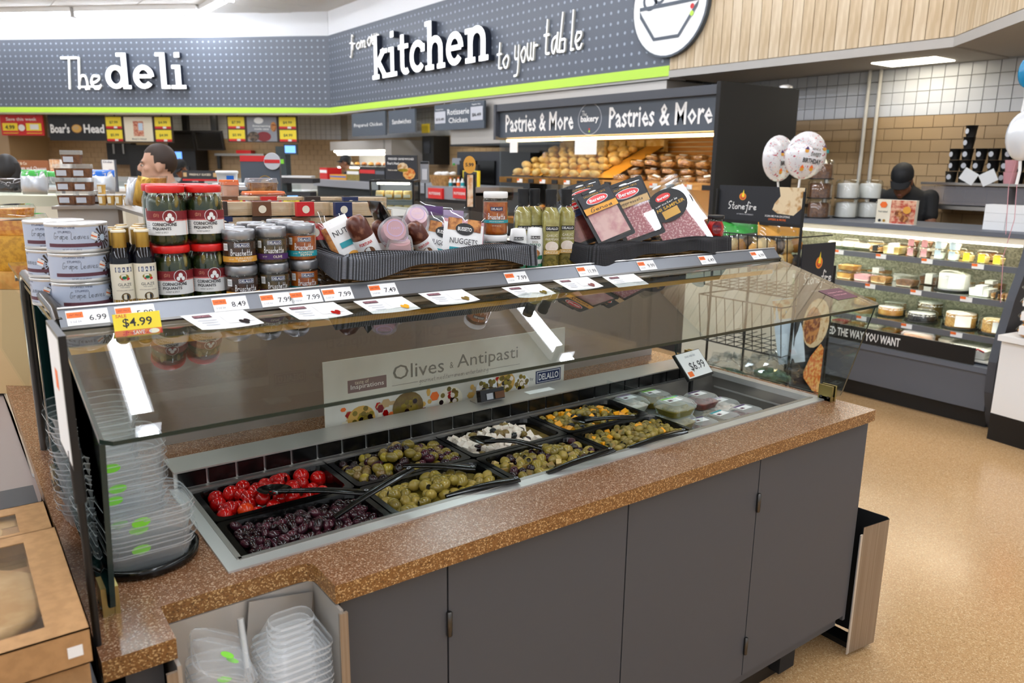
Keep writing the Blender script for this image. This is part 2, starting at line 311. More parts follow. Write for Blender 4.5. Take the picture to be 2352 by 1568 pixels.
def ring(cx, cy, rx, ry, t, n=20):
    vs = []
    for i in range(n):
        c, s_ = math.cos(2*math.pi*i/n), math.sin(2*math.pi*i/n); vs += [(cx+rx*c, cy+ry*s_), (cx+(rx-t)*c, cy+(ry-t)*s_)]
    return vs, [(2*i, 2*((i+1) % n), 2*((i+1) % n)+1, 2*i+1) for i in range(n)]
def cyl(Rr, off=0): return lambda u, v: ((Rr)*math.sin(u/Rr+off), -(Rr)*math.cos(u/Rr+off), v)
def face(y, x0=0, z0=0): return lambda u, v: (x0+u, y, z0+v)
# ================================================================== the setting
b = B(); b.bx((-9, -9, -.1), (9, 21, 0), 'terrazzo'); struct(b, 'floor')
b = B(); b.bx((-9, -9, 4.36), (7.3, 21, 4.46), 'ceiling'); cl = struct(b, 'ceiling')
tl = B().bx((-.6, -.295, -.012), (.6, .295, .0), 'ceiling').mesh('ceiling_tile')
for i in range(-4, 6):          # lay-in ceiling tiles in the part of the ceiling the photo shows
    for j in range(0, 26):
        x, y = i*1.22+.3, 6.5+j*.61
        if x+y < 19.3 and x < 6.2 and x > y*.2-3.2: obj('ceiling_tile', tl, cl, (x, y, 4.36))
# fluorescent strip lights in rows along the store, one run in front of the deli sign
pL = thing('ceiling_light', 'white fluorescent strip light in a row on the ceiling', 'ceiling light', (0, 0, 4.2), 0, 'ceiling strip lights')
B().bx((-.075, -1.18, .06), (.075, 1.18, .15), 'white gloss').ob('housing', pL)
B().loft([[(.06*math.cos(a), y, .07-.07*math.sin(a)) for a in [math.pi*k/6 for k in range(7)]] for y in (-1.17, 1.17)], 'light lens', True, True, True).ob('lens', pL)
for y in (-1.19, 1.19): B().box((0, y, .06), (.15, .02, .16), 'white gloss').ob('end_cap', pL)
first = True
for x in (-5.9, -2.5, .9, 4.3):
    for k in range(-3, 6 if x < 4 else 6):
        y = 1.5+2.46*k
        if first: pL.location = (x, y, 4.2); first = False
        else: dup(pL, (x, y, 4.2))
for k in range(3):
    q = V((4.22, 14.09, 4.2))+V((-1, 1, 0))/math.sqrt(2)*(1.2+2.46*k); dup(pL, q, R(45), 'white fluorescent strip light hung parallel to the deli sign', 'strip lights before the deli sign')
B().tube([(.9, 17.4, 4.33), (4.3, 14.0, 4.33)], .018, 'pipe').ob('conduit_pipe'); tag(bpy.data.objects['conduit_pipe'], 'grey conduit pipe along the ceiling above the deli strip lights', 'pipe')
for x, y in ((6.75, 9.5), (6.75, 7.2), (4.9, 15.6), (3.2, 17.2), (6.85, 2.4), (6.85, .2)):
    t = thing('recessed_light', 'flat light panel under the soffit behind the counters', 'ceiling light', (x, y, 2.6 if y > 5 else 2.535), 0, 'soffit light panels')
    B().bx((-.2, -.3, 0), (.2, .3, .02), 'white').ob('frame', t); B().bx((-.17, -.27, -.012), (.17, .27, 0), 'case light').ob('diffuser', t)
# ---- kitchen bulkhead (local x runs along the wall towards the camera, -y is its front)
KC = (6.28, 13.19, 0); KR = R(-90); DL = 8.2
DC = V((6.28, 13.19, 0)) - V((1, -1, 0))/math.sqrt(2)*DL; DR = R(-45)
def fascia(name, L, loc, rz):
    b = B(); b.bx((0, 0, 2.65), (L, .25, 3.935), 'dotted grey'); o = b.ob(name, None, loc, rz); o['kind'] = 'structure'
    B().bx((0, -.012, 2.548), (L, .25, 2.65), 'lime').ob('lime_band', o); B().bx((0, .01, 3.935), (L, .3, 4.36), 'wall white').ob('upper_band', o)
    B().bx((0, .0, 2.52), (L, .25, 2.548), 'soffit').ob('bottom_edge', o)
    return o
kw = fascia('wall_kitchen_bulkhead', 13.19-4.63, KC, KR); dw = fascia('wall_deli_bulkhead', DL, DC, DR)
# ---- slab-serif channel letters, drawn as thick strokes and extruded
def arc(cx, cy, rx, ry, a0, a1, n=12): return [(cx+rx*math.cos(R(a0+(a1-a0)*i/n)), cy+ry*math.sin(R(a0+(a1-a0)*i/n))) for i in range(n+1)]
SL = {'d': ([arc(.42, .5, .3, .4, 0, 360, 20), [(.78, 0), (.78, 1.5)], [(.5, 1.43), (.78, 1.43)], [(.78, .07), (1.0, .07)]], 1.08),
 'e': ([[(.12, .52), (.72, .52)], arc(.42, .5, .3, .4, 0, 320, 20)], .9),
 'l': ([[(.28, 0), (.28, 1.5)], [(.02, 1.43), (.28, 1.43)], [(.28, .07), (.52, .07)]], .56),
 'i': ([[(.28, 0), (.28, .98)], [(.05, .91), (.28, .91)], [(.0, .07), (.56, .07)], [(.28, 1.3), (.28, 1.5)]], .6),
 'k': ([[(.24, 0), (.24, 1.5)], [(0, 1.43), (.24, 1.43)], [(.02, .07), (.46, .07)], [(.3, .48), (.78, .96)], [(.42, .58), (.84, .05)], [(.56, .91), (.98, .91)], [(.66, .07), (1.0, .07)]], 1.0),
 't': ([[(.28, 1.3), (.28, .3)]+arc(.48, .3, .2, .22, 180, 310, 6), [(.04, .91), (.62, .91)]], .68),
 'c': ([arc(.46, .5, .33, .41, 42, 318, 18), [(.74, .62), (.74, .86)]], .86),
 'h': ([[(.24, 0), (.24, 1.5)], [(0, 1.43), (.24, 1.43)], [(.02, .07), (.46, .07)], [(.24, .6)]+arc(.52, .6, .28, .32, 150, 0, 8)+[(.8, 0)], [(.62, .07), (1.02, .07)]], 1.06),
 'n': ([[(.24, 0), (.24, .98)], [(0, .91), (.24, .91)], [(.02, .07), (.46, .07)], [(.24, .6)]+arc(.52, .6, .28, .32, 150, 0, 8)+[(.8, 0)], [(.62, .07), (1.02, .07)]], 1.06)}
def stroke_poly(ps, w_):
    A = []; Bq = []
    for i, p in enumerate(ps):
        t = V(ps[min(i+1, len(ps)-1)])-V(ps[max(i-1, 0)])
        if ps[0] == ps[-1] and i in (0, len(ps)-1): t = V(ps[1])-V(ps[-2])
        t.normalize(); n = V((-t.y, t.x))*w_/2; A.append(V(p)+n); Bq.append(V(p)-n)
    return A, Bq
def slab_letters(word, x0, z0, h, wd, par, fr, dep=.09, sw=.2):
    """each letter a mesh: white face, dark returns"""
    tot = sum(SL[c][1] for c in word); sx = wd/tot; sz = h/1.5; x = x0
    for c in word:
        b = B()
        for st in SL[c][0]:
            hz = abs(st[0][1]-st[-1][1]) < .02 and len(st) == 2
            A, Q = stroke_poly(st, .15 if hz else sw)
            for i in range(len(st)-1):
                f = [(x+p.x*sx, z0+p.y*sz) for p in (A[i], Q[i], Q[i+1], A[i+1])]
                F = [(u, fr-dep, v) for u, v in f]; G = [(u, fr, v) for u, v in f]
                b.add(F, [(0, 1, 2, 3)], 'letter white'); b.add(F+G, [(0, 4, 5, 1), (1, 5, 6, 2), (2, 6, 7, 3), (3, 7, 4, 0)], 'letter side')
        b.ob('channel_letter_'+c, par); x += SL[c][1]*sx
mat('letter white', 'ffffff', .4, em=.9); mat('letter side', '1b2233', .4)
def UK(u, v):
    p = at(u, v, x=6.28); return KC[1]-p.y, p.z
def UD(u, v):
    p = line_at(u, v, (6.28, 13.19), (1, -1)); return ((p.x-DC.x)-(p.y-DC.y))/math.sqrt(2), p.z
s1 = thing('kitchen_sign', 'white lettering from our kitchen to your table on the grey bulkhead', 'sign', KC, KR)
slab_letters('kitchen', UK(869, 185)[0], 2.995, .68, UK(1139, 135)[0]-UK(869, 185)[0], s1, -.01, .1)
def handobj(t, u0, v0, u1, v1, cv, par, y, w_=1.0, dep=.03, name='script_lettering', m='letter white'):
    """script fitted between two local corners"""
    vf = fit(hand(t, w_), (u0+u1)/2, (v0+v1)/2, abs(u1-u0), abs(v1-v0)); b = B()
    b.flat(vf, lambda u, v: (u, y-dep, v), m)
    for f in vf[1]: b.add([(vf[0][i][0], yy, vf[0][i][1]) for yy in (y-dep, y) for i in f], [(0, 1, 5, 4), (1, 2, 6, 5), (2, 3, 7, 6), (3, 0, 4, 7)], 'offwhite')
    b.ob(name, par)
for w_, u0, u1, z0, z1 in (('from', 808, 846, 3.44, 3.82), ('our', 849, 876, 3.56, 3.74), ('to', 1147, 1174, 2.86, 3.2), ('your', 1186, 1240, 2.74, 3.13), ('table', 1254, 1342, 2.94, 3.4)):
    handobj(w_, UK(u0, 130)[0], z0, UK(u1, 130)[0], z1, 0, s1, -.01, .62)
s2 = thing('deli_sign', 'white lettering The deli on the grey bulkhead', 'sign', DC, DR)
a, z = UD(252, 205); c, _ = UD(438, 205); slab_letters('deli', a, 2.99, .66, c-a, s2, -.01, .1)
a, z = UD(150, 207); c, z2 = UD(230, 130); handobj('The', a, z, c, z2, 0, s2, -.01, .75)
B().flat(strip((a*1+c*2)/3, z+.05, (c-a)*.6, .03, 4), lambda u, v: (u, -.03, v+.08*(u-a)*.3), 'letter white').ob('underline', s2)
# ---- round bowl emblem where the grey panel meets the wood
ec_y, ec_z = 4.63, 3.02
em = thing('bowl_emblem', 'round white emblem with a dark outlined salad bowl', 'emblem', (6.28, ec_y, 0), KR)
rz_, ry_ = .33, .52
def EF(y): return lambda u, v: (u, y, v)
ex0 = ec_y-at(1465, 0, x=6.28).y; ex1 = ec_y-at(1637, 20, x=6.28).y; ezb = at(1545, 133, x=6.28).z
er = (ex1-ex0)/2; ecx = (ex0+ex1)/2; ecz = ezb+er
pts = [(ecx+er*math.cos(2*math.pi*i/40), ecz+er*math.sin(2*math.pi*i/40)) for i in range(40)]
B().prism(pts, lambda u, v, w_: (u, w_, v), -.07, -.02, 'white', 'sign grey').ob('disc', em)
B().flat(ring(ecx, ecz, er, er, .02, 40), EF(-.072), 'sign grey').ob('rim', em)
def poly_line(ps, w_, y, m, b):
    A, Q = stroke_poly(ps, w_)
    for i in range(len(ps)-1): b.quad([(p.x, y, p.y) for p in (A[i], Q[i], Q[i+1], A[i+1])], m)
b = B(); q = lambda u, v: (ecx+u*er, ecz+v*er)
poly_line([q(*p) for p in ((-.78, .0), (-.74, -.15), (-.35, -.62), (.3, -.62), (.72, -.12), (.78, .0), (-.78, .0))], .035, -.075, 'sign grey', b)
for cx, cy, rr in ((-.5, .14, .2), (-.25, .2, .17), (.15, .48, .22), (.15, .48, .1), (-.4, .55, .16), (.55, .25, .18)): b.flat(ring(*q(cx, cy), rr*er, rr*er, .03, 18), EF(-.074), 'sign grey')
for k in range(4): poly_line([q(.42+k*.09, .05), q(.38+k*.11, .55)], .02, -.0745, 'sign grey', b)
b.flat(disc(*q(.62, -.12), .03*er+.01), EF(-.076), 'red'); b.flat(disc(*q(.62, -.25), .03*er+.01), EF(-.076), 'lime'); b.ob('bowl_drawing', em)
# ---- wood slat bulkhead above the bakery, with its 45 degree turn
b = B(); b.bx((0, .02, 2.6), (2.83, .3, 4.36), 'slat gap'); ws = b.ob('wall_wood_bulkhead', None, (6.28, 4.63, 0), KR); ws['kind'] = 'structure'
B().bx((0, -.012, 2.53), (2.83, .94, 2.6), 'soffit').ob('bottom_trim', ws)
sl = [B().bx((0, 0, 0), (.102, .03, 1.75), m).mesh('slat') for m in ('slat wood', 'slat wood pale')]
for i in range(26): obj('slat', sl[i % 2 if i % 5 else 0], ws, (.006+i*.1085, -.012, 2.605))
b = B(); b.bx((0, .02, 2.6), (2.4, .3, 4.36), 'slat gap'); w2 = b.ob('wall_wood_bulkhead_turn', None, (6.28, 1.8, 0), R(-135)); w2['kind'] = 'structure'
B().bx((0, -.012, 2.53), (2.4, .5, 2.6), 'soffit').ob('bottom_trim', w2)
for i in range(22): obj('slat', sl[i % 2 if i % 3 else 1], w2, (.006+i*.1085, -.012, 2.605))
b = B(); b.prism([(6.3, 1.79), (7.3, 1.79), (7.3, -3), (4.6, -3), (4.6, .12)], lambda u, v, w_: (u, v, w_), 2.54, 2.6, 'soffit'); struct(b, 'trim_1')
b = B(); b.bx((6.5, 4.6, 2.6), (7.3, 13.3, 2.7), 'soffit'); b.prism([(6.45, 13.2), (7.3, 13.2), (7.3, 14.4), (-.5, 22.3), (-1.3, 21)], lambda u, v, w_: (u, v, w_), 2.62, 2.7, 'soffit'); struct(b, 'trim_2')
# ---- tiled back walls: pale tile above, tan brick tile below
def tilewall(name, loc, rz, L, single):
    """backing slab with tiles set on its front; the runs in `single` get each tile as an object"""
    b = B(); b.bx((0, .012, 0), (L, .12, 2.7), 'grout', mm=None); o = b.ob(name, None, loc, rz); o['kind'] = 'structure'
    B().bx((0, .006, 0), (L, .0121, 2.12), 'brown grout').ob('brick_bed', o)
    wt = B().box((0, 0, 0), (.106, .016, .1), 'white tile').mesh('wall_tile'); bt = B().box((0, 0, 0), (.17, .016, .1), 'brown tile').mesh('brick_tile')
    st = {'white tile': B(), 'brown tile': B()}; n = 0
    for j in range(27):
        z = .05+j*.1055; br = z < 2.1; pw = .175 if br else .112
        for i in range(int(L/pw)):
            x = (i+.5)*pw+(.0875 if br and j % 2 else 0)
            if x > L-.1: continue
            if single and single[0] < x < single[1] and single[2] < z < 2.56: obj('brick_tile' if br else 'wall_tile', bt if br else wt, o, (x, .0, z)); n += 1
            else: st['brown tile' if br else 'white tile'].box((x, .004, z), (pw-.006, .012, .099), 'brown tile' if br else 'white tile')
    for k, nm in (('white tile', 'wall_tiles'), ('brown tile', 'brick_tiles')):
        if st[k].v: tag(st[k].ob(nm, o), kind='stuff')
    return o
tilewall('wall_bakery', (7.22, 14.5, 0), R(-90), 16.5, (10.5, 13.5, 1.28))
tilewall('wall_deli', V((7.22, 14.5, 0))-V((1, -1, 0))/math.sqrt(2)*9, R(-45), 9, None)
q = V((7.22, 14.5, 0))-V((1, -1, 0))/math.sqrt(2)*8.3
b = B(); b.bx((0, -1.15, 0), (1.25, 0, 2.7), 'brown tile'); o = b.ob('wall_deli_pier', None, q, R(-45)); o['kind'] = 'structure'
for x, dz in ((at(1984, 300, x=7.17), 0), (at(2009, 300, x=7.17), 0)):
    t = B().tube([(x.x, x.y, .9), (x.x, x.y, 2.54)], .018, 'pipe', 8).ob('conduit_pipe'); tag(t, 'thin grey vertical pipe on the tiled wall behind the baker', 'pipe', 'pipes on the bakery wall')
# ================================================================== the olive bar island
ZC = .9; TH = .036
b = B(); fl = lambda u, v, w_: (u, v, w_)
def slab(pts): b.prism(pts, fl, ZC-TH, ZC, 'granite', 'granite edge')
slab([(.117, 0), (.222, 0), (.222, .108), (.46, .108), (.477, .105), (.486, .096), (.488, .08), (.488, 0), (2.285, 0), (2.285, .165), (.117, .165)])
slab([(.117, .165), (.365, .165), (.365, .6), (.117, .6)]); slab([(2.245, .165), (2.285, .165), (2.285, .6), (2.245, .6)])
slab([(.117, .6), (2.285, .6), (2.285, .93), (.117, .93)]); slab([(.117, .93), (2.285, .93), (2.285, 1.84), (.117, 1.84)])
tag(b.ob('countertop'), 'brown speckled stone countertop of the olive bar with a notch in its front', 'countertop')
t = thing('bar_cabinet', 'grey panelled base cabinet under the olive bar countertop', 'cabinet', (0, 0, 0))
b = B(); b.bx((.5, .05, .12), (2.285, 1.79, .74), 'cabinet grey'); b.bx((.15, .3, .12), (.5, 1.79, .74), 'cabinet grey'); b.bx((.15, .62, .74), (2.285, 1.79, ZC-TH), 'cabinet grey'); b.ob('body', t)
b = B(); b.bx((.15, .03, .12), (.205, .3, ZC-TH), 'cabinet grey'); b.ob('corner_panel', t)
xs = [.505]+[at(u, v, y=.028).x for u, v in ((1027, 1320), (1441, 1190), (1744, 1080))]+[2.288]
for i in range(4):
    p = B().bx((xs[i]+.002, .026, .17), (xs[i+1]-.002, .048, ZC-TH-.004), 'cabinet grey').ob('door' if i in (1, 3) else 'panel', t)
    if i in (1, 3):
        for z in (.72, .27): B().lathe([(.004, -.028), (.0062, -.026), (.0062, .026), (.004, .028)], 'steel dark', (xs[i]+.001, .022, z), 8).ob('hinge', p)
B().bx((2.288, .028, .15), (2.302, 1.8, ZC-TH), 'cabinet grey').ob('end_panel', t)
B().bx((.25, .11, 0), (2.1, 1.7, .125), 'black').ob('toe_kick', t); B().bx((2.02, .075, .03), (2.1, .11, .16), 'black matte').ob('foot', t)
# steel corner guard standing at the right end
t = thing('corner_guard', 'brushed steel corner guard standing at the right end of the bar', 'corner guard', (0, 0, 0))
P = at(1963, 1490, z=0), at(2012, 1470, z=0); x0, x1 = 2.325, at(2043, 1190, y=.0).x+.006; hz = at(2043, 1190, y=.0).z
b = B(); prof = [(x0, .012), (x1-.012, -.004), (x1, .01), (x1-.02, .20), (2.305, .25)]
for i in range(len(prof)-1):
    (a, c), (d, e) = prof[i], prof[i+1]
    for m, o in (('brushed steel v', 0), ('black matte', .004)):
        n = V((-(e-c), d-a)).normalized()*o; b.quad([(a+n.x, c+n.y, .02), (d+n.x, e+n.y, .02), (d+n.x, e+n.y, hz), (a+n.x, c+n.y, hz)], m)
b.ob('shell', t); B().bx((x0-.012, .012, .02), (x0+.001, .016, hz-.025), 'steel bright').ob('folded_edge', t); B().bx((x0+.05, .03, 0), (x1-.03, .19, .02), 'black').ob('base', t)
# ---- drop-in steel well
t = thing('steel_well', 'stainless steel drop-in well set into the stone countertop', 'food well', (0, 0, 0))
X0, X1, Y0, Y1 = .378, 2.225, .184, .588
b = B(); zt = ZC+.004
for a, c in (((.348, .15), (2.256, Y0)), ((.348, Y0), (X0, Y1)), ((X1, Y0), (2.256, Y1+.03)), ): b.bx((*a, ZC-.01), (*c, zt), 'steel bright')
b.ob('frame', t)
b = B(); b.bx((X0, Y0-.004, .885), (X1, Y0+.008, zt+.001), 'steel'); b.bx((X0-.004, Y0, .885), (X0+.006, Y1, zt+.001), 'steel'); b.bx((X1-.006, Y0, .885), (X1+.004, Y1, zt+.001), 'steel bright'); b.ob('inner_lip', t)
b = B(); zb = .77
b.bx((X0-.005, Y0, zb), (X0, Y1, .895), 'steel dark'); b.bx((X1, Y0, zb), (X1+.005, Y1, .895), 'steel'); b.bx((X0, Y0-.005, zb), (X1, Y0, .895), 'steel'); b.bx((X0, Y1, zb), (X1, Y1+.005, .9), 'steel'); b.bx((X0, Y0, zb-.006), (X1, Y1, zb), 'steel'); b.ob('basin', t)
B().bx((X1-.003, Y0+.02, .845), (X1, Y1-.01, .85), 'steel bright').ob('basin_seam', t)
B().bx((1.7, Y0, .8), (X1, Y1, .805), 'steel').ob('false_bottom', t)
B().bx((X0, Y1-.012, .893), (X1-.04, Y1, .9), 'steel').ob('back_lip', t)
b = B(); b.bx((.36, Y1-.004, .94), (2.18, .683, .944), 'steel brushed'); b.bx((.36, .675, .9), (2.18, .683, .94), 'steel brushed'); b.bx((2.17, Y1, .9), (2.18, .683, .94), 'steel brushed'); b.bx((.36, Y1+.002, .9), (2.17, Y1+.01, .94), 'steel bright'); lg = b.ob('ledge', t)
tw = (2.17-.365)/27; tm = B().box((0, 0, 0), (tw-.006, .008, .035), 'dark tile').mesh('black_tile')
for i in range(27): obj('black_tile', tm, lg, (.365+(i+.5)*tw, Y1-.001, .921))
# ---- pans: four across, two deep
PW, PD = .325, .199
def pan(i, j, label):
    cx = X0+.009+PW*(i+.5); cy = Y0+.002+PD*(j+.5)
    t = thing('food_pan', label, 'food pan', (cx, cy, .888))
    b = B(); w_, d_ = PW-.004, PD-.004
    b.loft([b.rrect(w_, d_, .012, 3, z) for z in (0, .006)], 'black gloss', False, False)
    b.loft([b.rrect(w_, d_, .012, 3, .006), b.rrect(w_-.028, d_-.028, .022, 3, .006), b.rrect(w_-.034, d_-.034, .022, 3, -.005), b.rrect(w_-.05, d_-.05, .02, 3, -.095)], 'black gloss', False, True)
    b.loft([b.rrect(w_-.02, d_-.02, .02, 3, 0), b.rrect(w_-.04, d_-.04, .02, 3, -.1)], 'black gloss', False, True); b.ob('tub', t)
    return cx, cy
def olive_mesh(nm, m, r, L, hole=None, n=10, k=6):
    b = B(); rg = []
    for i in range(k+1):
        a = math.pi*i/k; rr = math.sin(max(min(a, math.pi-.12), .12))*r
        if hole and i == k: rr = r*.42
        rg.append([(rr*math.cos(2*math.pi*j/n), rr*math.sin(2*math.pi*j/n), -L*math.cos(a)*(.9 if hole and i == k else 1)) for j in range(n)])
    b.loft(rg, m, True, not hole, True)
    if hole: b.loft([rg[-1], [(p[0]*.9, p[1]*.9, p[2]-L*.35) for p in rg[-1]]], hole, False, True)
    return b.mesh(nm)
def cube_mesh(nm, m, s):
    random.seed(len(nm)); b = B(); q = [[(x*s/2*random.uniform(.85, 1.1), y*s/2*random.uniform(.85, 1.1), z*s/2*random.uniform(.85, 1.05)) for y, x in ((-1, -1), (-1, 1), (1, 1), (1, -1))] for z in (-1, 1)]
    b.loft(q, m); return b.mesh(nm)
def heap(i, j, plabel, kinds, sp, top, hm=.028, cxo=0, cyo=0, fill='brine', skip=None):
    """kinds: (name, mesh list, label, share); top = extra height of the mound; sp spacing"""
    cx, cy = pan(i, j, plabel); random.seed(i*17+j*5+3); zb = .852
    w_, d_ = PW-.05, PD-.046
    h = lambda u, v: zb+hm*1.0+top*max(0, 1-((u-cxo)/.62)**2)*max(0, 1-((v-cyo)/.75)**2)
    nx, ny = int(w_/sp), int(d_/sp)
    b = B(); b.grid(lambda u, v: (cx+(u-.5)*(w_+.012), cy+(v-.5)*(d_+.012), h(u*2-1, v*2-1)-sp*.55), 12, 8, fill)
    o = tag(b.ob('brine'), 'wet brine under the '+kinds[0][0].replace('_', ' ')+' heap', 'brine', None, 'stuff')
    for a in range(nx):
        for c in range(ny+1):
            u = (a+.5+random.uniform(-.32, .32)+(.5 if c % 2 else 0)*.8)/nx; v = (c+.5+random.uniform(-.3, .3))/(ny+1)
            if u > 1.02: continue
            if skip and skip(u, v): continue
            r = random.random(); acc = 0
            for k in kinds:
                acc += k[3]
                if r <= acc: break
            z = h(u*2-1, v*2-1)+random.uniform(-.35, .35)*sp
            o = obj(k[0], random.choice(k[1]), None, (cx+(u-.5)*w_, cy+(v-.5)*d_, z), (random.uniform(0, 6.3), random.uniform(.6, 2.3), random.uniform(0, 6.3)))
            s_ = random.uniform(.88, 1.12); o.scale = (s_, s_, s_*random.uniform(.92, 1.08)); tag(o, k[2], k[0].split('_')[-1], k[0].replace('_', ' ')+'s in the '+plabel.split(' of ')[-1])
KA = [olive_mesh('kalamata', 'kalamata', .0095, .0148), olive_mesh('kalamata', 'olive purple', .0095, .0142)]
PU = [olive_mesh('olive', 'olive purple', .0118, .0152), olive_mesh('olive', 'kalamata', .0118, .015)]
GP = [olive_mesh('olive', 'olive pale', .0142, .0178, 'hole'), olive_mesh('olive', 'olive green', .014, .0175, 'hole'), olive_mesh('olive', 'olive pale', .0142, .0178)]
MG = [olive_mesh('olive', 'olive light', .0128, .016), olive_mesh('olive', 'olive green', .013, .016), olive_mesh('olive', 'olive brown', .0125, .0148)]
SG = [olive_mesh('olive', 'olive green', .0102, .0118, 'hole'), olive_mesh('olive', 'olive pale', .0102, .0116)]
BK = [olive_mesh('olive', 'olive black', .0098, .0118)]
PR = [olive_mesh('pepper', 'pepper red', .0188, .0185, 'hole red', 12, 7), olive_mesh('pepper', 'pepper red', .0188, .0175, None, 12, 7), olive_mesh('pepper', 'pepper red', .018, .018, None, 12, 7)]
PO = [olive_mesh('pepper', 'pepper orange', .0165, .0165, None, 12, 7)]
FE = [cube_mesh('feta', 'feta', .021), cube_mesh('fetaa', 'feta', .017)]; CH = [cube_mesh('cheddar', 'cheddar', .0175)]
HB = [cube_mesh('herbs', 'herb', .016)]; GA = [cube_mesh('garlics', 'garlic', .015)]
L_ = 'black plastic food pan of '
heap(0, 1, L_+'red cherry peppers', [('cherry_pepper', PR, 'glossy red cherry pepper in the pan beside the clear container stack', .93), ('orange_cherry_pepper', PO, 'orange-red cherry pepper among the red ones', .07)], .031, .018, .026, skip=lambda u, v: u > .86 and v < .75)
heap(0, 0, L_+'dark kalamata olives', [('kalamata_olive', KA, 'small dark purple kalamata olive in the pan before the cherry peppers', 1)], .0182, .016, .027)
heap(1, 1, L_+'mixed green and purple olives', [('mixed_green_olive', MG, 'whole green olive heaped in the mixed pan with purple olives', .6), ('mixed_purple_olive', PU, 'whole purple olive heaped in the mixed pan with green olives', .4)], .0218, .042, .03)
heap(1, 0, L_+'pitted green olives', [('pitted_green_olive', GP, 'large pitted green olive in the pan before the mixed olives', 1)], .0232, .024, .028, fill='olive green', skip=lambda u, v: u > .8 and v > .6)
heap(2, 1, L_+'feta cubes with olives', [('feta_cube', FE, 'white feta cheese cube in the pan with olives', .72), ('feta_pan_olive', [MG[2], BK[0], PU[1]], 'olive lying among the white feta cubes', .28)], .0185, .026, .03, fill='olive brown', skip=lambda u, v: u > .8)
heap(2, 0, L_+'green and purple country olives', [('country_green_olive', GP, 'green olive in the herb-flecked pan before the feta', .54), ('garlic_clove', GA, 'pale garlic clove among the olives before the feta', .08), ('country_purple_olive', PU, 'purple olive in the pan before the feta', .26), ('herb_sprig', HB, 'clump of herbs among the olives before the feta', .12)], .0212, .022, .028, fill='olive brown')
heap(3, 1, L_+'green olives with cheddar cubes', [('small_green_olive', SG, 'small green olive in the pan with orange cheddar cubes', .6), ('cheddar_cube', CH, 'orange cheddar cheese cube among small green olives', .25), ('black_olive', BK, 'black olive in the pan with orange cheddar cubes', .15)], .017, .02, .03, fill='olive green', skip=lambda u, v: u > .85 and v > .4)
heap(3, 0, L_+'green olives with citrus peel', [('green_garlic_olive', SG, 'small pitted green olive in the pan with orange peel slices', .84), ('citrus_slice', [CH[0]], 'orange peel piece among the small pitted green olives', .06), ('herb_sprig', HB, 'herb clump among the small pitted green olives', .1)], .017, .02, .029, fill='olive green')
# ---- serving spoons
def spoon(label, a, c, bowl=True, slots=False, w_=.016, up=.0):
    """a = pixel and height of the bowl, c = of the handle end"""
    A = at(a[0], a[1], z=a[2]); C = at(c[0], c[1], z=c[2]); d = (C-A); L = d.length; t = thing('serving_spoon', label, 'spoon', A)
    dn = d.normalized(); sd = dn.cross(V((0, 0, 1))).normalized(); u_ = sd.cross(dn)
    def F(x, y, z): return dn*x+sd*y+u_*z
    b = B(); rg = []
    for k in range(9):
        x = L*(.12+.88*k/8); hw = w_*(.42+.5*min(1, k/6)); th = .005; bow = .012*math.sin(math.pi*min(1, k/8))*(1 if up else .4)
        if k == 8: hw *= .75
        rg.append([F(x, hw*math.cos(q)*1.0, th*math.sin(q)+bow) for q in [2*math.pi*m/8 for m in range(8)]])
    b.loft(rg, 'black gloss', True, True, True); h = b.ob('handle', t)
    B().flat(ring(0, 0, .005, .005, .002, 10), lambda u, v: F(L*.965+u, v, .0075), 'grey').ob('hang_hole', h)
    for k in range(3): B().box(F(L*(.62+.08*k), 0, .0095), (.001, .001, .001), 'dark grey').ob('grip_groove', h) if False else None
    if bowl:
        b = B(); rr = .034
        def S(u, v):
            a_ = 2*math.pi*u; r_ = v*rr; return F(.018-r_*math.cos(a_)*1.15, r_*math.sin(a_)*.85, -.012*(1-v*v)+.006)
        b.grid(S, 16, 5, 'black gloss'); bo = b.ob('bowl', t)
        if slots:
            for q in ((0, 0), (.012, .008), (.012, -.008), (-.012, .008), (-.012, -.008)): B().flat(disc(0, 0, .003, .003, 8), lambda u, v: F(.018+q[0]+u, q[1]+v, -.0035), 'pepper red').ob('drain_hole', bo)
spoon('black slotted spoon lying in the cherry peppers', (612, 1128, .915), (850, 1132, .918), True, True)
spoon('black spoon propped out of the kalamata pan with its handle up', (742, 1205, .89), (948, 1076, .965), False)
spoon('black spoon reaching from the mixed olives towards the feta', (905, 1070, .915), (1092, 1076, .912), False, w_=.018)
spoon('black spoon resting on the rim of the pitted green olives', (1000, 1146, .9), (1192, 1101, .912), False)
spoon('black spoon with its bowl in the feta cubes', (1095, 1012, .925), (1245, 1030, .912), True, up=1)
spoon('black grooved handle resting over the country olives', (1235, 1095, .9), (1408, 1033, .93), False, w_=.018)
spoon('black spoon lying in the cheddar and olive pan', (1328, 968, .915), (1458, 958, .92), True)
spoon('greyish black spoon resting on the steel rim by the packed containers', (1425, 1035, .9), (1575, 990, .925), False, w_=.018)
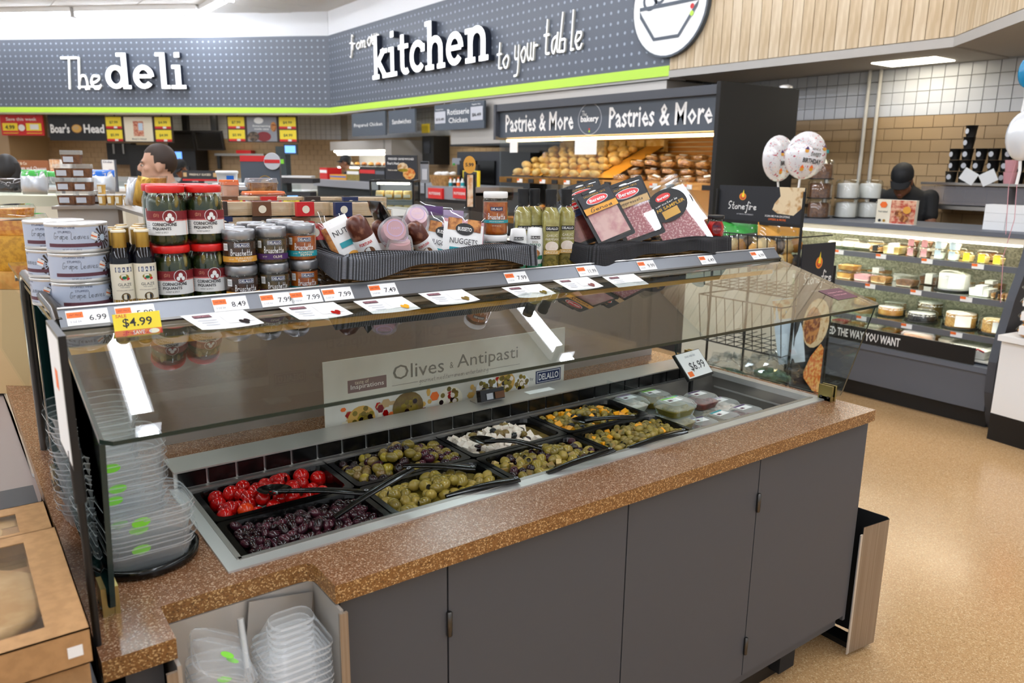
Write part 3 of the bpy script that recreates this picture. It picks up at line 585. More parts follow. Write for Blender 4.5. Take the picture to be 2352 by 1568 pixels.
# ---- sign, thermometer, divider, price stand
sy = .705; c0 = at(742, 833, y=sy); c1 = at(1298, 752, y=sy); c2 = at(750, 988, y=sy)
SW = c1.x-c0.x; SH = c0.z-.905
t = thing('olive_sign', 'long marble-pattern sign reading Olives & Antipasti behind the pans', 'sign', (c0.x, sy, .905))
B().bx((0, 0, 0), (SW, .006, SH), 'marble').ob('board', t); B().bx((-.02, -.012, -.005), (.05, .05, 0), 'white').ob('foot', t); B().bx((SW-.06, -.012, -.005), (SW, .05, 0), 'white').ob('foot', t)
def sign_print(y, sgn):
    f = lambda u, v: ((u if sgn > 0 else 1-u)*SW, y, v*SH); b = B(); dy = -.0004*sgn
    g = lambda k: (lambda u, v: ((u if sgn > 0 else 1-u)*SW, y+dy*k, v*SH))
    b.flat(rect(.15, .63, .14, .17), g(1), 'plum'); b.flat(fit(sans('taste of'), .13, .675, .05, .05), g(2), 'cream'); b.flat(fit(sans('Inspirations', .01), .15, .61, .12, .08), g(2), 'white')
    b.flat(fit(sans('Olives'), .345, .72, .2, .2), g(1), 'text grey'); b.flat(fit(sans('&'), .477, .7, .015, .09), g(1), 'text grey'); b.flat(fit(sans('Antipasti'), .635, .71, .27, .24), g(1), 'text grey')
    b.flat(fit(hand('gourmet mediterranean entertaining', .7), .49, .545, .29, .1), g(1), 'text dark'); b.flat(rect(.29, .545, .1, .006), g(1), 'text grey'); b.flat(rect(.71, .545, .14, .006), g(1), 'text grey')
    b.flat(fit(sans('by'), .838, .27, .016, .06), g(1), 'text grey'); b.flat(rect(.92, .28, .125, .2), g(1), 'navy'); b.flat(rect(.92, .28, .115, .17), g(2), 'white'); b.flat(rect(.92, .28, .11, .15), g(3), 'navy'); b.flat(fit(sans('DELALLO', .02), .92, .28, .098, .1), g(4), 'white')
    random.seed(5)
    for cx, cy, r, pl in ((.125, .17, .05, 'gold matte'), (.3, .21, .06, 'olive brown'), (.47, .2, .052, 'cream'), (.63, .25, .05, 'white'), (.715, .3, .042, 'gold matte'), (.79, .24, .036, 'white')):
        ry = r*SW/SH; b.flat(disc(cx, cy, r, ry*.92), g(2), pl)
        for k in range(26):
            a = random.uniform(0, 6.28); q = random.uniform(0, .78)*r; b.flat(disc(cx+q*math.cos(a), cy+q*SW/SH*math.sin(a), .0095, .0095*SW/SH, 8), g(3+k*.02), random.choice(['olive light', 'olive green', 'kalamata', 'olive pale', 'olive brown', 'feta' if cx > .2 else 'olive light', 'pepper red' if .4 < cx < .66 else 'olive light']))
    for k in range(34):
        cx = random.choice([random.uniform(.05, .1), random.uniform(.17, .25), random.uniform(.36, .42), random.uniform(.52, .59), random.uniform(.28, .34), random.uniform(.66, .69)]); cy = random.uniform(.1, .38)
        b.flat(disc(cx, cy, random.uniform(.008, .02), random.uniform(.03, .07), 6), g(1+k*.02), random.choice(['tan', 'gold matte', 'pepper red', 'tan', 'orange', 'maroon', 'cream']))
    return b
sign_print(-.0006, 1).ob('print', t); sign_print(.0066, -1).ob('back_print', t)
th = at(1128, 922, z=.944); t = thing('thermometer', 'black digital thermometer on the steel ledge before the sign', 'thermometer', (th.x, .63, .944))
b = B(); b.box((0, 0, .022), (.085, .022, .034), 'black gloss', M.Rotation(R(-12), 3, 'X')); b.ob('case', t); B().box((-.012, -.0135, .021), (.022, .002, .018), 'flyer grey', M.Rotation(R(-12), 3, 'X')).ob('display', t); B().box((.024, -.0135, .021), (.034, .002, .02), 'brown', M.Rotation(R(-12), 3, 'X')).ob('solar_strip', t); B().bx((-.05, .0, -.0001), (.05, .035, .003), 'steel').ob('bracket', t)
B().bx((1.40, .62, .9442), (1.5, .65, .9448), 'paper').ob('sticker', lg)
dvx = 1.69; B().prism([(.19, .80), (.585, .80), (.585, at(1322, 850, x=dvx).z), (.2, at(1565, 922, x=dvx).z+.005), (.19, at(1565, 922, x=dvx).z-.005)], lambda u, v, w_: (w_, u, v), dvx-.002, dvx+.002, 'acrylic').ob('divider'); tag(bpy.data.objects['divider'], 'clear acrylic divider between the open pans and the packed containers', 'divider')
p0 = at(1583, 935, z=.82); t = thing('price_stand', 'white $6.99 price card on a black post among the packed containers', 'price sign', (p0.x, p0.y, .8055), 0); t.scale = (1.25, 1.25, 1.1)
B().bx((-.005, -.004, 0), (.005, .004, .145), 'black').ob('post', t); rm = M.Rotation(R(-38), 4, 'X'); Q = M.Translation((0, -.005, .15)) @ M.Rotation(R(8), 4, 'Z') @ rm
b = B(); b.T = Q; b.bx((-.06, -.004, -.042), (.06, .004, .046), 'black'); b.ob('holder', t)
b = B(); b.T = Q; b.bx((-.056, -.006, -.036), (.056, -.0045, .044), 'paper'); b.flat(fit(sans('$6.99', .005), .008, -.004, .07, .03), face(-.0064), 'text dark'); b.flat(rect(-.04, -.024, .022, .016), face(-.0063), 'orange'); b.flat(fit(sans('GRAB AND GO'), 0, .03, .05, .006), face(-.0063), 'grey'); b.ob('price_card', t)
# ---- packed clear containers in the right half of the well
def clamshell(label, loc, rz, content, lid, w_=.112, d_=.098, h=.042):
    t = thing('olive_container', label, 'container', loc, rz, 'packed clear containers in the steel well'); z = h*.62
    b = B(); b.rbox([(w_*.82, d_*.82, 0), (w_*.97, d_*.97, z)], 'clear plastic', .02, c1=False); b.ob('base', t)
    b = B(); b.rbox([(w_*.78, d_*.78, .002), (w_*.92, d_*.92, z*.82)], content, .02)
    for k in range(7): b.ell((random.uniform(-.36, .36)*w_, random.uniform(-.36, .36)*d_, z*.8), (.011, .01, .008), content, 7, 4)
    b.ob('contents', t)
    b = B(); b.rbox([(w_, d_, z), (w_, d_, z+.003), (w_*.95, d_*.95, z+.004), (w_*.86, d_*.86, h-.004), (w_*.8, d_*.8, h)], 'cloudy', .022, c0=False); l = b.ob('lid', t)
    b = B(); b.flat(rect(0, d_*.1, w_*.5, d_*.3), lambda u, v: (u, v, h+.0006), 'paper'); b.flat(rect(0, d_*.3, w_*.55, .008), lambda u, v: (u, v, h+.0008), lid); b.flat(rect(-w_*.12, d_*.08, w_*.16, .012), lambda u, v: (u, v, h+.0009), 'plum'); b.ob('sticker', l)
    return t
random.seed(11); K = [('green olives', 'olive green', 'lime sticker'), ('pale cheese', 'feta', 'lavender'), ('mixed olives', 'olive brown', 'teal'), ('garlic cloves', 'garlic', 'pale blue'), ('stuffed olives', 'olive pale', 'lime sticker'), ('dark olives', 'ham dark', 'purple')]
for i in range(4):
    for j in range(4):
        x = 1.752+i*.118; y = .24+j*.101; nl = [1, 1, 1, 1]
        nl = {(0, 0): 1, (0, 1): 3, (0, 2): 1, (0, 3): 2, (1, 0): 1, (1, 1): 1, (1, 2): 2, (1, 3): 2, (2, 2): 2, (2, 3): 2}.get((i, j), 1)
        if (i, j) in ((3, 3), (2, 3)): nl = 0 if i == 3 else 1
        for l in range(nl):
            k = K[(i*3+j*2+l) % 6]; nth = ['', ', second layer', ', top of three'][l]
            clamshell('clear container of %s under a clear lid in the steel well%s' % (k[0], nth), (x+random.uniform(-.006, .006), y+random.uniform(-.004, .004), .8055+l*.043), random.uniform(-.12, .12), k[1], k[2])
# ---- sneeze guard
t = thing('sneeze_guard', 'glass sneeze guard with a glass shelf over the olive bar', 'sneeze guard', (0, 0, 0)); SGD = t
XL, XR = .153, 2.255; F0 = V((0, .02, 1.238)); F1 = V((0, .385, 1.337)); ZS = 1.34
def pane(pts, fn, a, c, m, nm): return B().prism(pts, fn, a, c, m, 'glass edge').ob(nm, t)
dn = (F1-F0).normalized(); nn = V((0, -dn.z, dn.y))
pane([(XL-.004, 0), (XL+.012, -.012), (XR-.012, -.012), (XR+.004, 0), (XR+.004, (F1-F0).length), (XL-.004, (F1-F0).length)], lambda u, v, w_: V((u, 0, 0))+F0+dn*v+nn*w_, -.008, 0, 'glass', 'front_pane')
pane([(XL-.004, .385), (XR+.004, .385), (XR+.004, 1.455), (XL-.004, 1.455)], lambda u, v, w_: (u, v, w_), ZS-.01, ZS, 'shelf glass', 'shelf_pane')
sp = [(.125, .915), (.105, .925), (.098, .945), (.024, 1.228), (.385, 1.325), (.80, 1.325), (.80, .93), (.792, .918), (.78, .915)]
pane(sp, lambda u, v, w_: (w_, u, v), XL-.004, XL+.004, 'glass', 'side_pane'); pane(sp, lambda u, v, w_: (w_, u, v), XR-.004, XR+.004, 'glass', 'side_pane')
pane([(XL+.01, .92), (XR-.02, .92), (XR-.02, 1.325), (XL+.01, 1.325)], lambda u, v, w_: (u, w_, v), .918, .925, 'partition glass', 'partition_pane')
B().bx((XL+.01, .905, .9), (XR-.02, .935, .925), 'steel brushed').ob('partition_channel', t)
for x, y in ((XL, .15), (XL, .76), (XR, .15), (XR, .72)):
    c = B(); c.bx((x-.013, y-.024, .9), (x-.005, y+.024, .95), 'brass'); c.bx((x+.005, y-.024, .9), (x+.013, y+.024, .95), 'brass'); c.bx((x-.013, y-.02, .9), (x+.013, y+.02, .914), 'brass'); c = c.ob('clip', t)
    for s in (-.012, .012): B().lathe([(.004, 0), (.004, .0015)], 'steel dark', (0, 0, 0), 8).ob('screw', c, (x-.0135, y+s, .912), (0, R(-90), 0))
for x in (1.19, 2.21): B().bx((x-.012, .93, .9), (x+.012, .955, 1.33), 'black matte').ob('post', t)
B().tube([(XL+.0, 1.05, .9), (XL, 1.05, 1.3), (XL, 1.03, 1.345), (XL, .99, 1.362), (XL, .42, 1.362), (XL, .385, 1.345)], .011, 'steel dark', 8).ob('end_frame', t)
B().bx((XL+.012, .99, .9), (XL+.03, 1.06, 1.33), 'steel').ob('end_post', t)
B().bx((XL+.006, .39, 1.284), (XR-.006, .402, 1.296), 'gold matte').ob('shelf_rail', t); B().bx((XL+.006, .392, 1.297), (XR-.006, .4, 1.318), 'case glass').ob('rail_glass', t); B().tube([(XL, 1.33, 1.31), (XR, 1.33, 1.31)], .009, 'steel', 6).ob('shelf_rail', t)
PR_ = M.Translation((0, .381, 1.352)) @ M.Rotation(R(-42), 4, 'X')      # tilted price rail along the shelf edge
b = B(); b.T = PR_; b.bx((XL, 0, -.02), (XR, .004, .022), 'silver strip'); b.bx((XL, -.003, -.023), (XR, .004, -.018), 'steel dark'); b.bx((XL, -.003, .021), (XR, .004, .024), 'steel bright'); rail = b.ob('price_rail', t)
B().bx((XL, .372, 1.318), (XR, .39, 1.334), 'steel').ob('rail_bracket', t)
# price tags in the rail
def ptag(u, v, price, old=None):
    p = at(u, v, z=1.35); b = B(); b.T = M.Translation((p.x, 0, 0)) @ PR_
    b.bx((-.034, -.0016, -.016), (.034, -.0004, .016), 'paper'); b.flat(rect(-.02, .006, .026, .012), face(-.0018), 'orange'); b.flat(fit(sans('$'+price[:1]+'.99' if False else price, .006), .016, -.002, .028, .012), face(-.0018), 'text dark'); b.flat(fit(sans('UNIT PRICE'), -.02, .006, .02, .004), face(-.002), 'maroon'); b.flat(fit(sans('2 OZ EA'), -.02, -.008, .018, .004), face(-.0018), 'grey')
    tag(b.ob('price_tag'), '%s price tag with orange square below the %s' % (price, old), 'price tag')
for u, v, pr, w_ in ((198, 727, '6.99', 'grape leaf tins'), (308, 718, '5.99', 'glaze bottles'), (528, 700, '8.49', 'cornichon jars'), (640, 692, '7.99', 'sun-dried tomato jars'), (710, 687, '7.99', 'roasted pepper jars'), (783, 680, '7.99', 'basket corner'), (888, 670, '7.49', 'wicker basket of sausages'), (1190, 640, '7.99', 'pesto bottles'), (1360, 626, '11.99', 'dressing bottles'), (1490, 612, '9.99', 'basket of salami packs'), (1636, 600, '6.49', 'red pepper jars'), (1770, 591, '6.99', 'right end of the shelf')): ptag(u, v, pr, w_)
p = at(308, 742, y=.36); b = B(); b.T = M.Translation((p.x+.005, .355, p.z)) @ M.Rotation(R(-20), 4, 'X')
b.bx((-.04, -.001, -.022), (.04, 0, .02), 'yellow'); b.flat(rect(0, -.0165, .08, .011), face(-.0013), 'bright red'); b.flat(fit(sans('$4.99', .012), .0, .002, .05, .018), face(-.0013), 'text dark'); b.flat(fit(sans('SALE', .01), -.026, .016, .018, .006), face(-.0013), 'bright red'); b.flat(fit(sans('SAVE', .01), .0, -.0165, .02, .007), face(-.0016), 'white'); b.flat(disc(.026, -.0165, .009, .0045), face(-.0016), 'white')
tag(b.ob('sale_tag'), 'yellow $4.99 sale tag hanging below the glaze bottles', 'price tag')
# curled leaflets tucked under the rail
def flyer(u, v, pic, lab, curl=.015, w_=.118, h=.044):
    v += 7
    curl *= .12
    p = at(u, v, y=.33); o = p+V((0, 0, .0)); b = B()
    def S(a, c, e=0):
        x = (a-.5)*w_; cz = (c-.5)*h; return o+V((x-.03*(c-.5), cz*.75-curl*(2*a-1)**2*.4-e*.8, cz*.62+curl*(2*a-1)**2*(1-c)*1.2+e))
    b.grid(lambda a, c: S(a, c), 8, 3, 'paper'); b.flat(rect(.75, .62, .44, .7), lambda a, c: S(a, c, .0006), 'white'); b.flat(rect(.27, .8, .28, .16), lambda a, c: S(a, c, .0009), 'plum'); b.flat(fit(sans('Inspirations', .01), .27, .8, .24, .1), lambda a, c: S(a, c, .0014), 'pink')
    for k in range(3): b.flat(rect(.27, .55-k*.14, .3-k*.04, .04), lambda a, c: S(a, c, .0009), 'flyer grey')
    for q in ((.74, .3), (.82, .32), (.78, .22)): b.flat(disc(q[0], q[1], .045, .11, 8), lambda a, c: S(a, c, .0012), pic)
    tag(b.ob('leaflet'), lab, 'leaflet')
for q in ((512, 728, 'kalamata', 'white leaflet with dark olives printed, below the cornichon jars', .02), (727, 708, 'pepper red', 'white leaflet with red peppers printed, below the roasted pepper jars', .03), (890, 694, 'cheddar', 'white leaflet with yellow food printed, below the sausage basket'), (1032, 676, 'olive brown', 'curled leaflet with brown olives printed, below the sausage basket end', .03), (1215, 662, 'olive green', 'curled leaflet with green olives printed, below the pesto bottles', .035), (1328, 645, 'ham dark', 'curled leaflet with dark olives printed, below the dressing bottles', .03), (1438, 637, 'paper', 'plain white leaflet of small print, below the salami basket', .0)): flyer(*q)
# card taped on the right end of the front pane
p = at(1958, 684, d=2.3); r_ = F0+dn*.09+nn*.0012; b = B(); b.T = M.Translation((0, 0, 0))
g = lambda u, v: V((2.12+u*.11, 0, 0))+F0+dn*(.05+v*.07)+nn*(.001); b.flat(rect(.5, .5, 1, 1), g, 'plum'); b.flat(fit(sans('Antipasto Combo', .01), .5, .65, .7, .13), lambda u, v: g(u, v)+nn*.0006, 'pink'); b.flat(fit(sans('by the pound', .01), .5, .4, .6, .13), lambda u, v: g(u, v)+nn*.0006, 'pink')
tag(b.ob('taped_card'), 'small plum card taped on the right end of the sneeze guard glass', 'card')
# ================================================================== goods on the glass shelf
def spot(u, v, wpx, hpx, z=ZS+.001, back=.5):
    """pixel of the front of a thing's base on plane z -> centre of its base, width and height in metres"""
    P = at(u, v, z=z); s = (P-CAM).dot(_fw)/FPX; w_ = wpx*s; h = hpx*s*1.03
    d = V((P.x-CAM.x, P.y-CAM.y, 0)).normalized(); return P+d*w_*back, w_, h
def yawcam(p): return math.atan2(p.x-CAM.x, -(CAM.y-p.y))*-1   # rotation that turns a local -y front to the camera
def label_patch(b, Rr, z0, z1, a0, a1, m, off=0, n=16):
    b.grid(lambda u, v: ((Rr)*math.sin(a0+(a1-a0)*u), -(Rr)*math.cos(a0+(a1-a0)*u), z0+(z1-z0)*v), n, 1, m)
# --- tins of grape leaves
P, w_, h = spot(197, 716, 130, 65); tr = w_/2; thh = h
def tin(label, loc, rz):
    t = thing('grape_leaf_tin', label, 'tin', loc, rz, 'grape leaf tins'); r = tr
    B().lathe([(r*.97, 0), (r, .002), (r, .004), (r*.985, .006), (r*.985, thh-.006), (r, thh-.004), (r, thh-.001), (r*.94, thh-.001), (r*.93, thh-.003)], 'steel bright', n=36).ob('can', t)
    b = B(); q = r*.99; label_patch(b, q, .007, thh-.007, -3.1, 3.1, 'tin blue', n=40); l = b.ob('wrapper', t)
    b = B(); f = cyl(q+.0004); g = cyl(q+.0008)
    for s_ in strip(.0, thh*.27, r*1.9, thh*.12, 14),: b.flat(s_, f, 'plum')
    b.flat(fit(hand('Grape Leaves', .6), -r*.12, thh*.55, r*1.15, thh*.3), f, 'text dark'); b.flat(fit(sans('STUFFED'), -r*.3, thh*.72, r*.42, thh*.07), f, 'navy'); b.flat(fit(sans('PEROLEMAN' if False else 'STUFFED VINE'), -r*.3, thh*.86, r*.7, thh*.06), f, 'navy'); b.flat(fit(sans('NT WT 14 OZ (400G)'), -r*.1, thh*.13, r*.6, thh*.06), f, 'navy')
    for k in range(14):
        a = k*math.pi/7; p0 = (r*.98+r*.08*math.cos(a), thh*.5+r*.08*math.sin(a)); p1 = (r*.98+r*.36*math.cos(a), thh*.5+r*.42*math.sin(a)); nx = (-(p1[1]-p0[1])*.13, (p1[0]-p0[0])*.13)
        b.flat(([(p0[0]+nx[0]*.5, p0[1]+nx[1]*.5), (p0[0]-nx[0]*.5, p0[1]-nx[1]*.5), (p1[0]-nx[0], p1[1]-nx[1]), (p1[0]+nx[0], p1[1]+nx[1])], [(0, 1, 2, 3)]), f, 'hair brown')
    b.flat(disc(r*.98, thh*.5, r*.12), g, 'pale blue'); b.ob('print', l)
    b = B(); b.flat(([(r*.5, thh*.5), (r*.72, thh*.42), (r*.8, thh*.62), (r*.58, thh*.72)], [(0, 1, 2, 3)]), cyl(q+.0012), 'paper'); b.flat(([(r*.53, thh*.58), (r*.74, thh*.5), (r*.755, thh*.54), (r*.545, thh*.62)], [(0, 1, 2, 3)]), cyl(q+.0016), 'orange'); b.ob('price_sticker', t)
mat('tin blue', 'b9c3d6', .3)
ry = yawcam(P)
for k, (nm) in enumerate(('bottom', 'middle', 'top')):
    tin('pale blue tin of stuffed grape leaves, %s of the stack by the glaze bottles' % nm, P+V((0, 0, k*thh)), ry+(.25, .1, -.1)[k])
for k, (nm) in enumerate(('bottom', 'middle', 'top')):
    tin('pale blue tin of stuffed grape leaves, %s of the half-hidden stack behind' % nm, P+V((-.028, .092, k*thh)), ry-(1.1, 1.2, .1)[k])
# --- bottles of glaze
P, w_, h = spot(289, 711, 49, 178)
gz = thing('glaze_bottle', 'dark glaze bottle with gold cap and cream label beside the tins', 'bottle', P, yawcam(P)+.15, 'glaze bottles'); r = w_/2
B().lathe([(r*.9, 0), (r, .004), (r, h*.6), (r*.95, h*.66), (r*.62, h*.76), (r*.5, h*.8)], 'glaze dark', n=22).ob('bottle', gz)
B().lathe([(r*.6, h*.76), (r*.62, h*.8), (r*.6, h*.97), (r*.5, h)], 'gold', n=18).ob('cap', gz); B().lathe([(r*.66, h*.955), (r*.68, h*.97), (r*.62, h*.985), (r*.3, h*1.002)], 'cream', n=18).ob('cap_top', gz)
b = B(); label_patch(b, r*1.01, h*.06, h*.57, -1.45, 1.45, 'cream'); l = b.ob('label', gz); b = B(); f = cyl(r*1.02)
b.flat(strip(0, h*.09, r*2.6, h*.07), f, 'gold'); b.flat(strip(0, h*.5, r*1.5, h*.06, 4), f, 'navy'); b.flat(fit(sans('DELALLO', .02), 0, h*.5, r*1.35, h*.04), cyl(r*1.03), 'white'); b.flat(disc(0, h*.41, r*.42, h*.035), f, 'olive light'); b.flat(disc(.002, h*.385, r*.4, h*.02), cyl(r*1.025), 'red'); b.flat(disc(.0, h*.4, r*.2, h*.02), cyl(r*1.03), 'green'); b.flat(fit(sans('GLAZE'), 0, h*.315, r*1.2, h*.035), f, 'text dark'); b.flat(fit(sans('FOR CHEESE'), 0, h*.28, r*.8, h*.014), f, 'text dark'); b.flat(fit(sans('WITH BALSAMIC VINEGAR'), 0, h*.24, r*1.6, h*.012), f, 'brown'); b.flat(disc(0, h*.16, r*.4, h*.05), cyl(r*1.03), 'dark grey'); b.flat(ring(0, h*.16, r*.33, h*.042, .001), cyl(r*1.035), 'gold'); b.ob('print', l)
P2, _, _ = spot(341, 708, 49, 178); dup(gz, P2, None, 'dark glaze bottle with gold cap and cream label beside the cornichon jars')
for q in ((-.005, .05), (.045, .055), (-.03, .1), (.025, .105), (.06, .11)): dup(gz, P+V((q[0], q[1], 0)), None, 'dark glaze bottle standing behind the front pair of glaze bottles', 'glaze bottles behind')
# --- jars
def jar(name, label, cat, loc, rz, r, h, lid, lm, content, pr, group=None, shape=None, cont=None):
    """glass jar: contents, glass, lid (height lid), printing function pr(b, r, h)"""
    t = thing(name, label, cat, loc, rz, group); hb = h-lid
    sh = shape or [(.88, 0), (.97, .04), (1, .1), (1, .8), (.97, .88), (.86, .96), (.84, 1)]
    B().lathe([(r*a, hb*z) for a, z in sh], 'jar glass', n=24, c1=False).ob('glass', t)
    b = B(); b.lathe([(r*a*.95, hb*(.02+z*.93)) for a, z in sh if z < .95], content, n=20)
    if cont: cont(b, r, hb)
    b.ob('contents', t)
    B().lathe([(r*.94, hb-.004), (r*.97, hb-.002), (r*.97, h-.003), (r*.93, h), (r*.6, h-.0005)], lm, n=26).ob('lid', t)
    b = B(); pr(b, r, hb); b.ob('label', t); return t
def corn_print(b, r, h):
    q = r*1.012; f = cyl(q+.0004); g = cyl(q+.0008); k = cyl(q+.0012)
    label_patch(b, q, h*.2, h*.64, -1.5, 1.5, 'white'); b.flat(strip(0, h*.56, r*2.96, h*.16, 16), f, 'maroon')
    b.flat(([(r*.45, h*.2), (r*1.3, h*.2), (r*1.3, h*.48), (r*.95, h*.48)], [(0, 1, 2, 3)]), f, 'peach'); b.flat(strip(r*.0, h*.47, r*2.96, h*.012, 16), g, 'bright red')
    b.flat(disc(r*.25, h*.54, r*.36, r*.36), g, 'white'); b.flat(disc(r*.25, h*.54, r*.33, r*.33), k, 'maroon'); b.flat(disc(r*.25, h*.56, r*.12, r*.14, 8), cyl(q+.0016), 'white'); b.flat(disc(r*.12, h*.5, r*.1, r*.12, 8), cyl(q+.0016), 'white'); b.flat(disc(r*.38, h*.5, r*.1, r*.12, 8), cyl(q+.0016), 'white')
    b.flat(fit(sans('CORNICHONS', .025), -r*.08, h*.4, r*1.3, h*.062), g, 'text dark'); b.flat(fit(sans('PIQUANTS', .025), -r*.22, h*.32, r*1.0, h*.062), g, 'text dark'); b.flat(fit(sans('SWEET & SPICY'), -r*.22, h*.255, r*.7, h*.03), g, 'text grey')
    for z in (.3, .34, .38, .42): b.flat(rect(-r*1.1, h*z, r*.4, h*.012), g, 'flyer grey')
    b.flat(fit(sans('(21)'), -r*.45, h*.56, r*.3, h*.07), g, 'peach')
def pickles(b, r, h):
    random.seed(4)
    for k in range(22): a = random.uniform(0, 6.28); b.ell((r*.84*math.cos(a), r*.84*math.sin(a), random.uniform(.15, .85)*h), (r*.15, r*.15, h*.14), random.choice(['pickle', 'olive green', 'pickle']), 7, 5, M.Rotation(random.uniform(-.5, .5), 3, 'X'))
P, w_, h = spot(404, 701, 84, 131); r = w_/2
cs = [(.86, 0), (.96, .03), (1, .1), (1, .76), (.98, .84), (.86, .93), (.85, 1)]
cj = jar('cornichon_jar', 'red-lidded cornichon jar, lower one beside the glaze bottles', 'jar', P, yawcam(P)+.12, r, h, .011, 'bright red', 'pickle brine', corn_print, 'cornichon jars', cs, pickles)
P2, _, _ = spot(487, 693, 84, 131)
dup(cj, P2, yawcam(P2)+.0, 'red-lidded cornichon jar, lower one beside the bruschetta jars'); dup(cj, P+V((-.002, .0, h)), yawcam(P)-.12, 'red-lidded cornichon jar, upper one beside the glaze bottles'); dup(cj, P2+V((-.002, 0, h)), yawcam(P2)+.1, 'red-lidded cornichon jar, upper one beside the bruschetta jars')
dz = V((0, 0, h))
for q, nm in ((P+V((.01, .1, 0)), 'lower'), (P2+V((.0, .1, 0)), 'lower'), (P+V((.01, .1, h)), 'upper'), (P2+V((0, .1, h)), 'upper')): dup(cj, q, .3, 'red-lidded cornichon jar standing behind the front four, %s row' % nm, 'cornichon jars behind')
def bru_print(band, t1, t2=None):
    def pr(b, r, h):
        q = r*1.012; f = cyl(q); g = cyl(q+.0005); k = cyl(q+.0009)
        b.flat(strip(0, h*.25, r*2.7, h*.2, 14), f, band); b.flat(strip(r*.12, h*.74, r*.92, h*.15, 5), f, 'white'); b.flat(strip(r*.12, h*.74, r*.88, h*.13, 5), g, 'navy'); b.flat(fit(sans('DELALLO', .02), r*.12, h*.74, r*.8, h*.09), k, 'white')
        b.flat(fit(hand('Bruschetta', 1.3), r*.08, h*.5, r*1.35, h*.25), g, 'white')
        if t2: b.flat(fit(sans(t1, .01), r*.25, h*.29, r*1.1, h*.065), g, 'cream'); b.flat(fit(sans(t2, .01), r*.25, h*.205, r*.85, h*.065), g, 'cream')
        else: b.flat(fit(sans(t1, .01), r*.3, h*.25, r*.62, h*.09), g, 'cream')
        b.flat(fit(sans('NT WT'), -r*.55, h*.25, r*.3, h*.05), g, 'cream'); b.flat(strip(-r*.95, h*.68, r*.36, h*.25, 4), f, 'paper')
        for z in (.62, .66, .7, .74): b.flat(rect(-r*.95, h*z, r*.28, h*.012), g, 'text grey')
    return pr
kinds = [('sun-dried tomato', 'bruschetta dark', 'amber', 'SUN-DRIED', 'TOMATO', 559, 693, 75), ('olive', 'bruschetta olive', 'purple', 'OLIVE', None, 633, 687, 69), ('roasted pepper', 'bruschetta orange', 'teal', 'ROASTED', 'PEPPER', 701, 680, 65)]
bs = [(.9, 0), (.98, .03), (1, .08), (1, .9), (.95, .96), (.9, 1)]
for nm, ct, bd, t1, t2, u, v, wp in kinds:
    P, w_, h = spot(u, v, wp, 79); r = w_/2; rz = yawcam(P)+.15
    j = jar('bruschetta_jar', 'silver-lidded %s bruschetta jar, lower front one' % nm, 'jar', P, rz, r, h, .016, 'lid silver', ct, bru_print(bd, t1, t2), 'bruschetta jars', bs)
    dup(j, P+V((-.001, .001, h)), rz-.1, 'silver-lidded %s bruschetta jar, upper front one' % nm)
    for k in range(2):
        for l in range(2): dup(j, P+V((.004, .075*(k+1), h*l)), rz, 'silver-lidded %s bruschetta jar in the rows behind' % nm, 'bruschetta jars behind')
def brut(b, r, h):
    q = r*1.012; f = cyl(q); g = cyl(q+.0005)
    b.flat(strip(0, h*.69, r*1.0, h*.1, 5), f, 'navy'); b.flat(fit(sans('DELALLO', .02), 0, h*.69, r*.85, h*.06), g, 'white'); b.flat(fit(hand('Bruschetta', 1.3), 0, h*.5, r*1.45, h*.17), g, 'white'); b.flat(strip(0, h*.36, r*2.6, h*.08, 12), f, 'teal'); b.flat(fit(sans('ARTICHOKE & PARMESAN'), 0, h*.36, r*1.2, h*.03), g, 'cream'); b.flat(fit(sans('NT WT 8.5 OZ'), 0, h*.25, r*.7, h*.03), g, 'cream')
P, w_, h = spot(1137, 638, 58, 94); r = w_/2; tj = jar('tall_bruschetta_jar', 'tall orange tomato bruschetta jar, lower one by the pesto bottles', 'jar', P, yawcam(P)+.1, r, h, .012, 'white gloss', 'bruschetta orange', brut, 'tall bruschetta jars', bs)
dup(tj, P+V((0, 0, h)), None, 'tall orange tomato bruschetta jar stacked on top by the pesto bottles'); dup(tj, P+V((-.035, .06, 0)), None, 'tall orange tomato bruschetta jar half hidden behind the basket end')
# red pepper jars and cornichon jar at the far end
def redp(b, r, h):
    q = r*1.03; b.flat(disc(0, h*.5, r*.62, h*.32, 14), cyl(q), 'maroon'); b.flat(fit(sans('DELALLO', .02), 0, h*.6, r*.8, h*.12), cyl(q+.0006), 'navy'); b.flat(fit(sans('SWEET PEPPER'), 0, h*.42, r*.9, h*.09), cyl(q+.0006), 'pink')
P, w_, h = spot(1638, 595, 39, 48); r = w_/2; rj = jar('red_pepper_jar', 'small red pepper jar with black lid, lower one at the end of the shelf', 'jar', P, yawcam(P)+.2, r, h, .008, 'black', 'bright red', redp, 'red pepper jars', [(.8, 0), (1, .08), (1, .6), (.75, .85), (.72, 1)])
dup(rj, P+V((0, 0, h)), None, 'small red pepper jar with black lid, stacked on top at the shelf end')
dup(cj, at(1612, 598, z=ZS+.001)+V((.02, .07, 0)), .6, 'cornichon jar half hidden behind the salami basket')
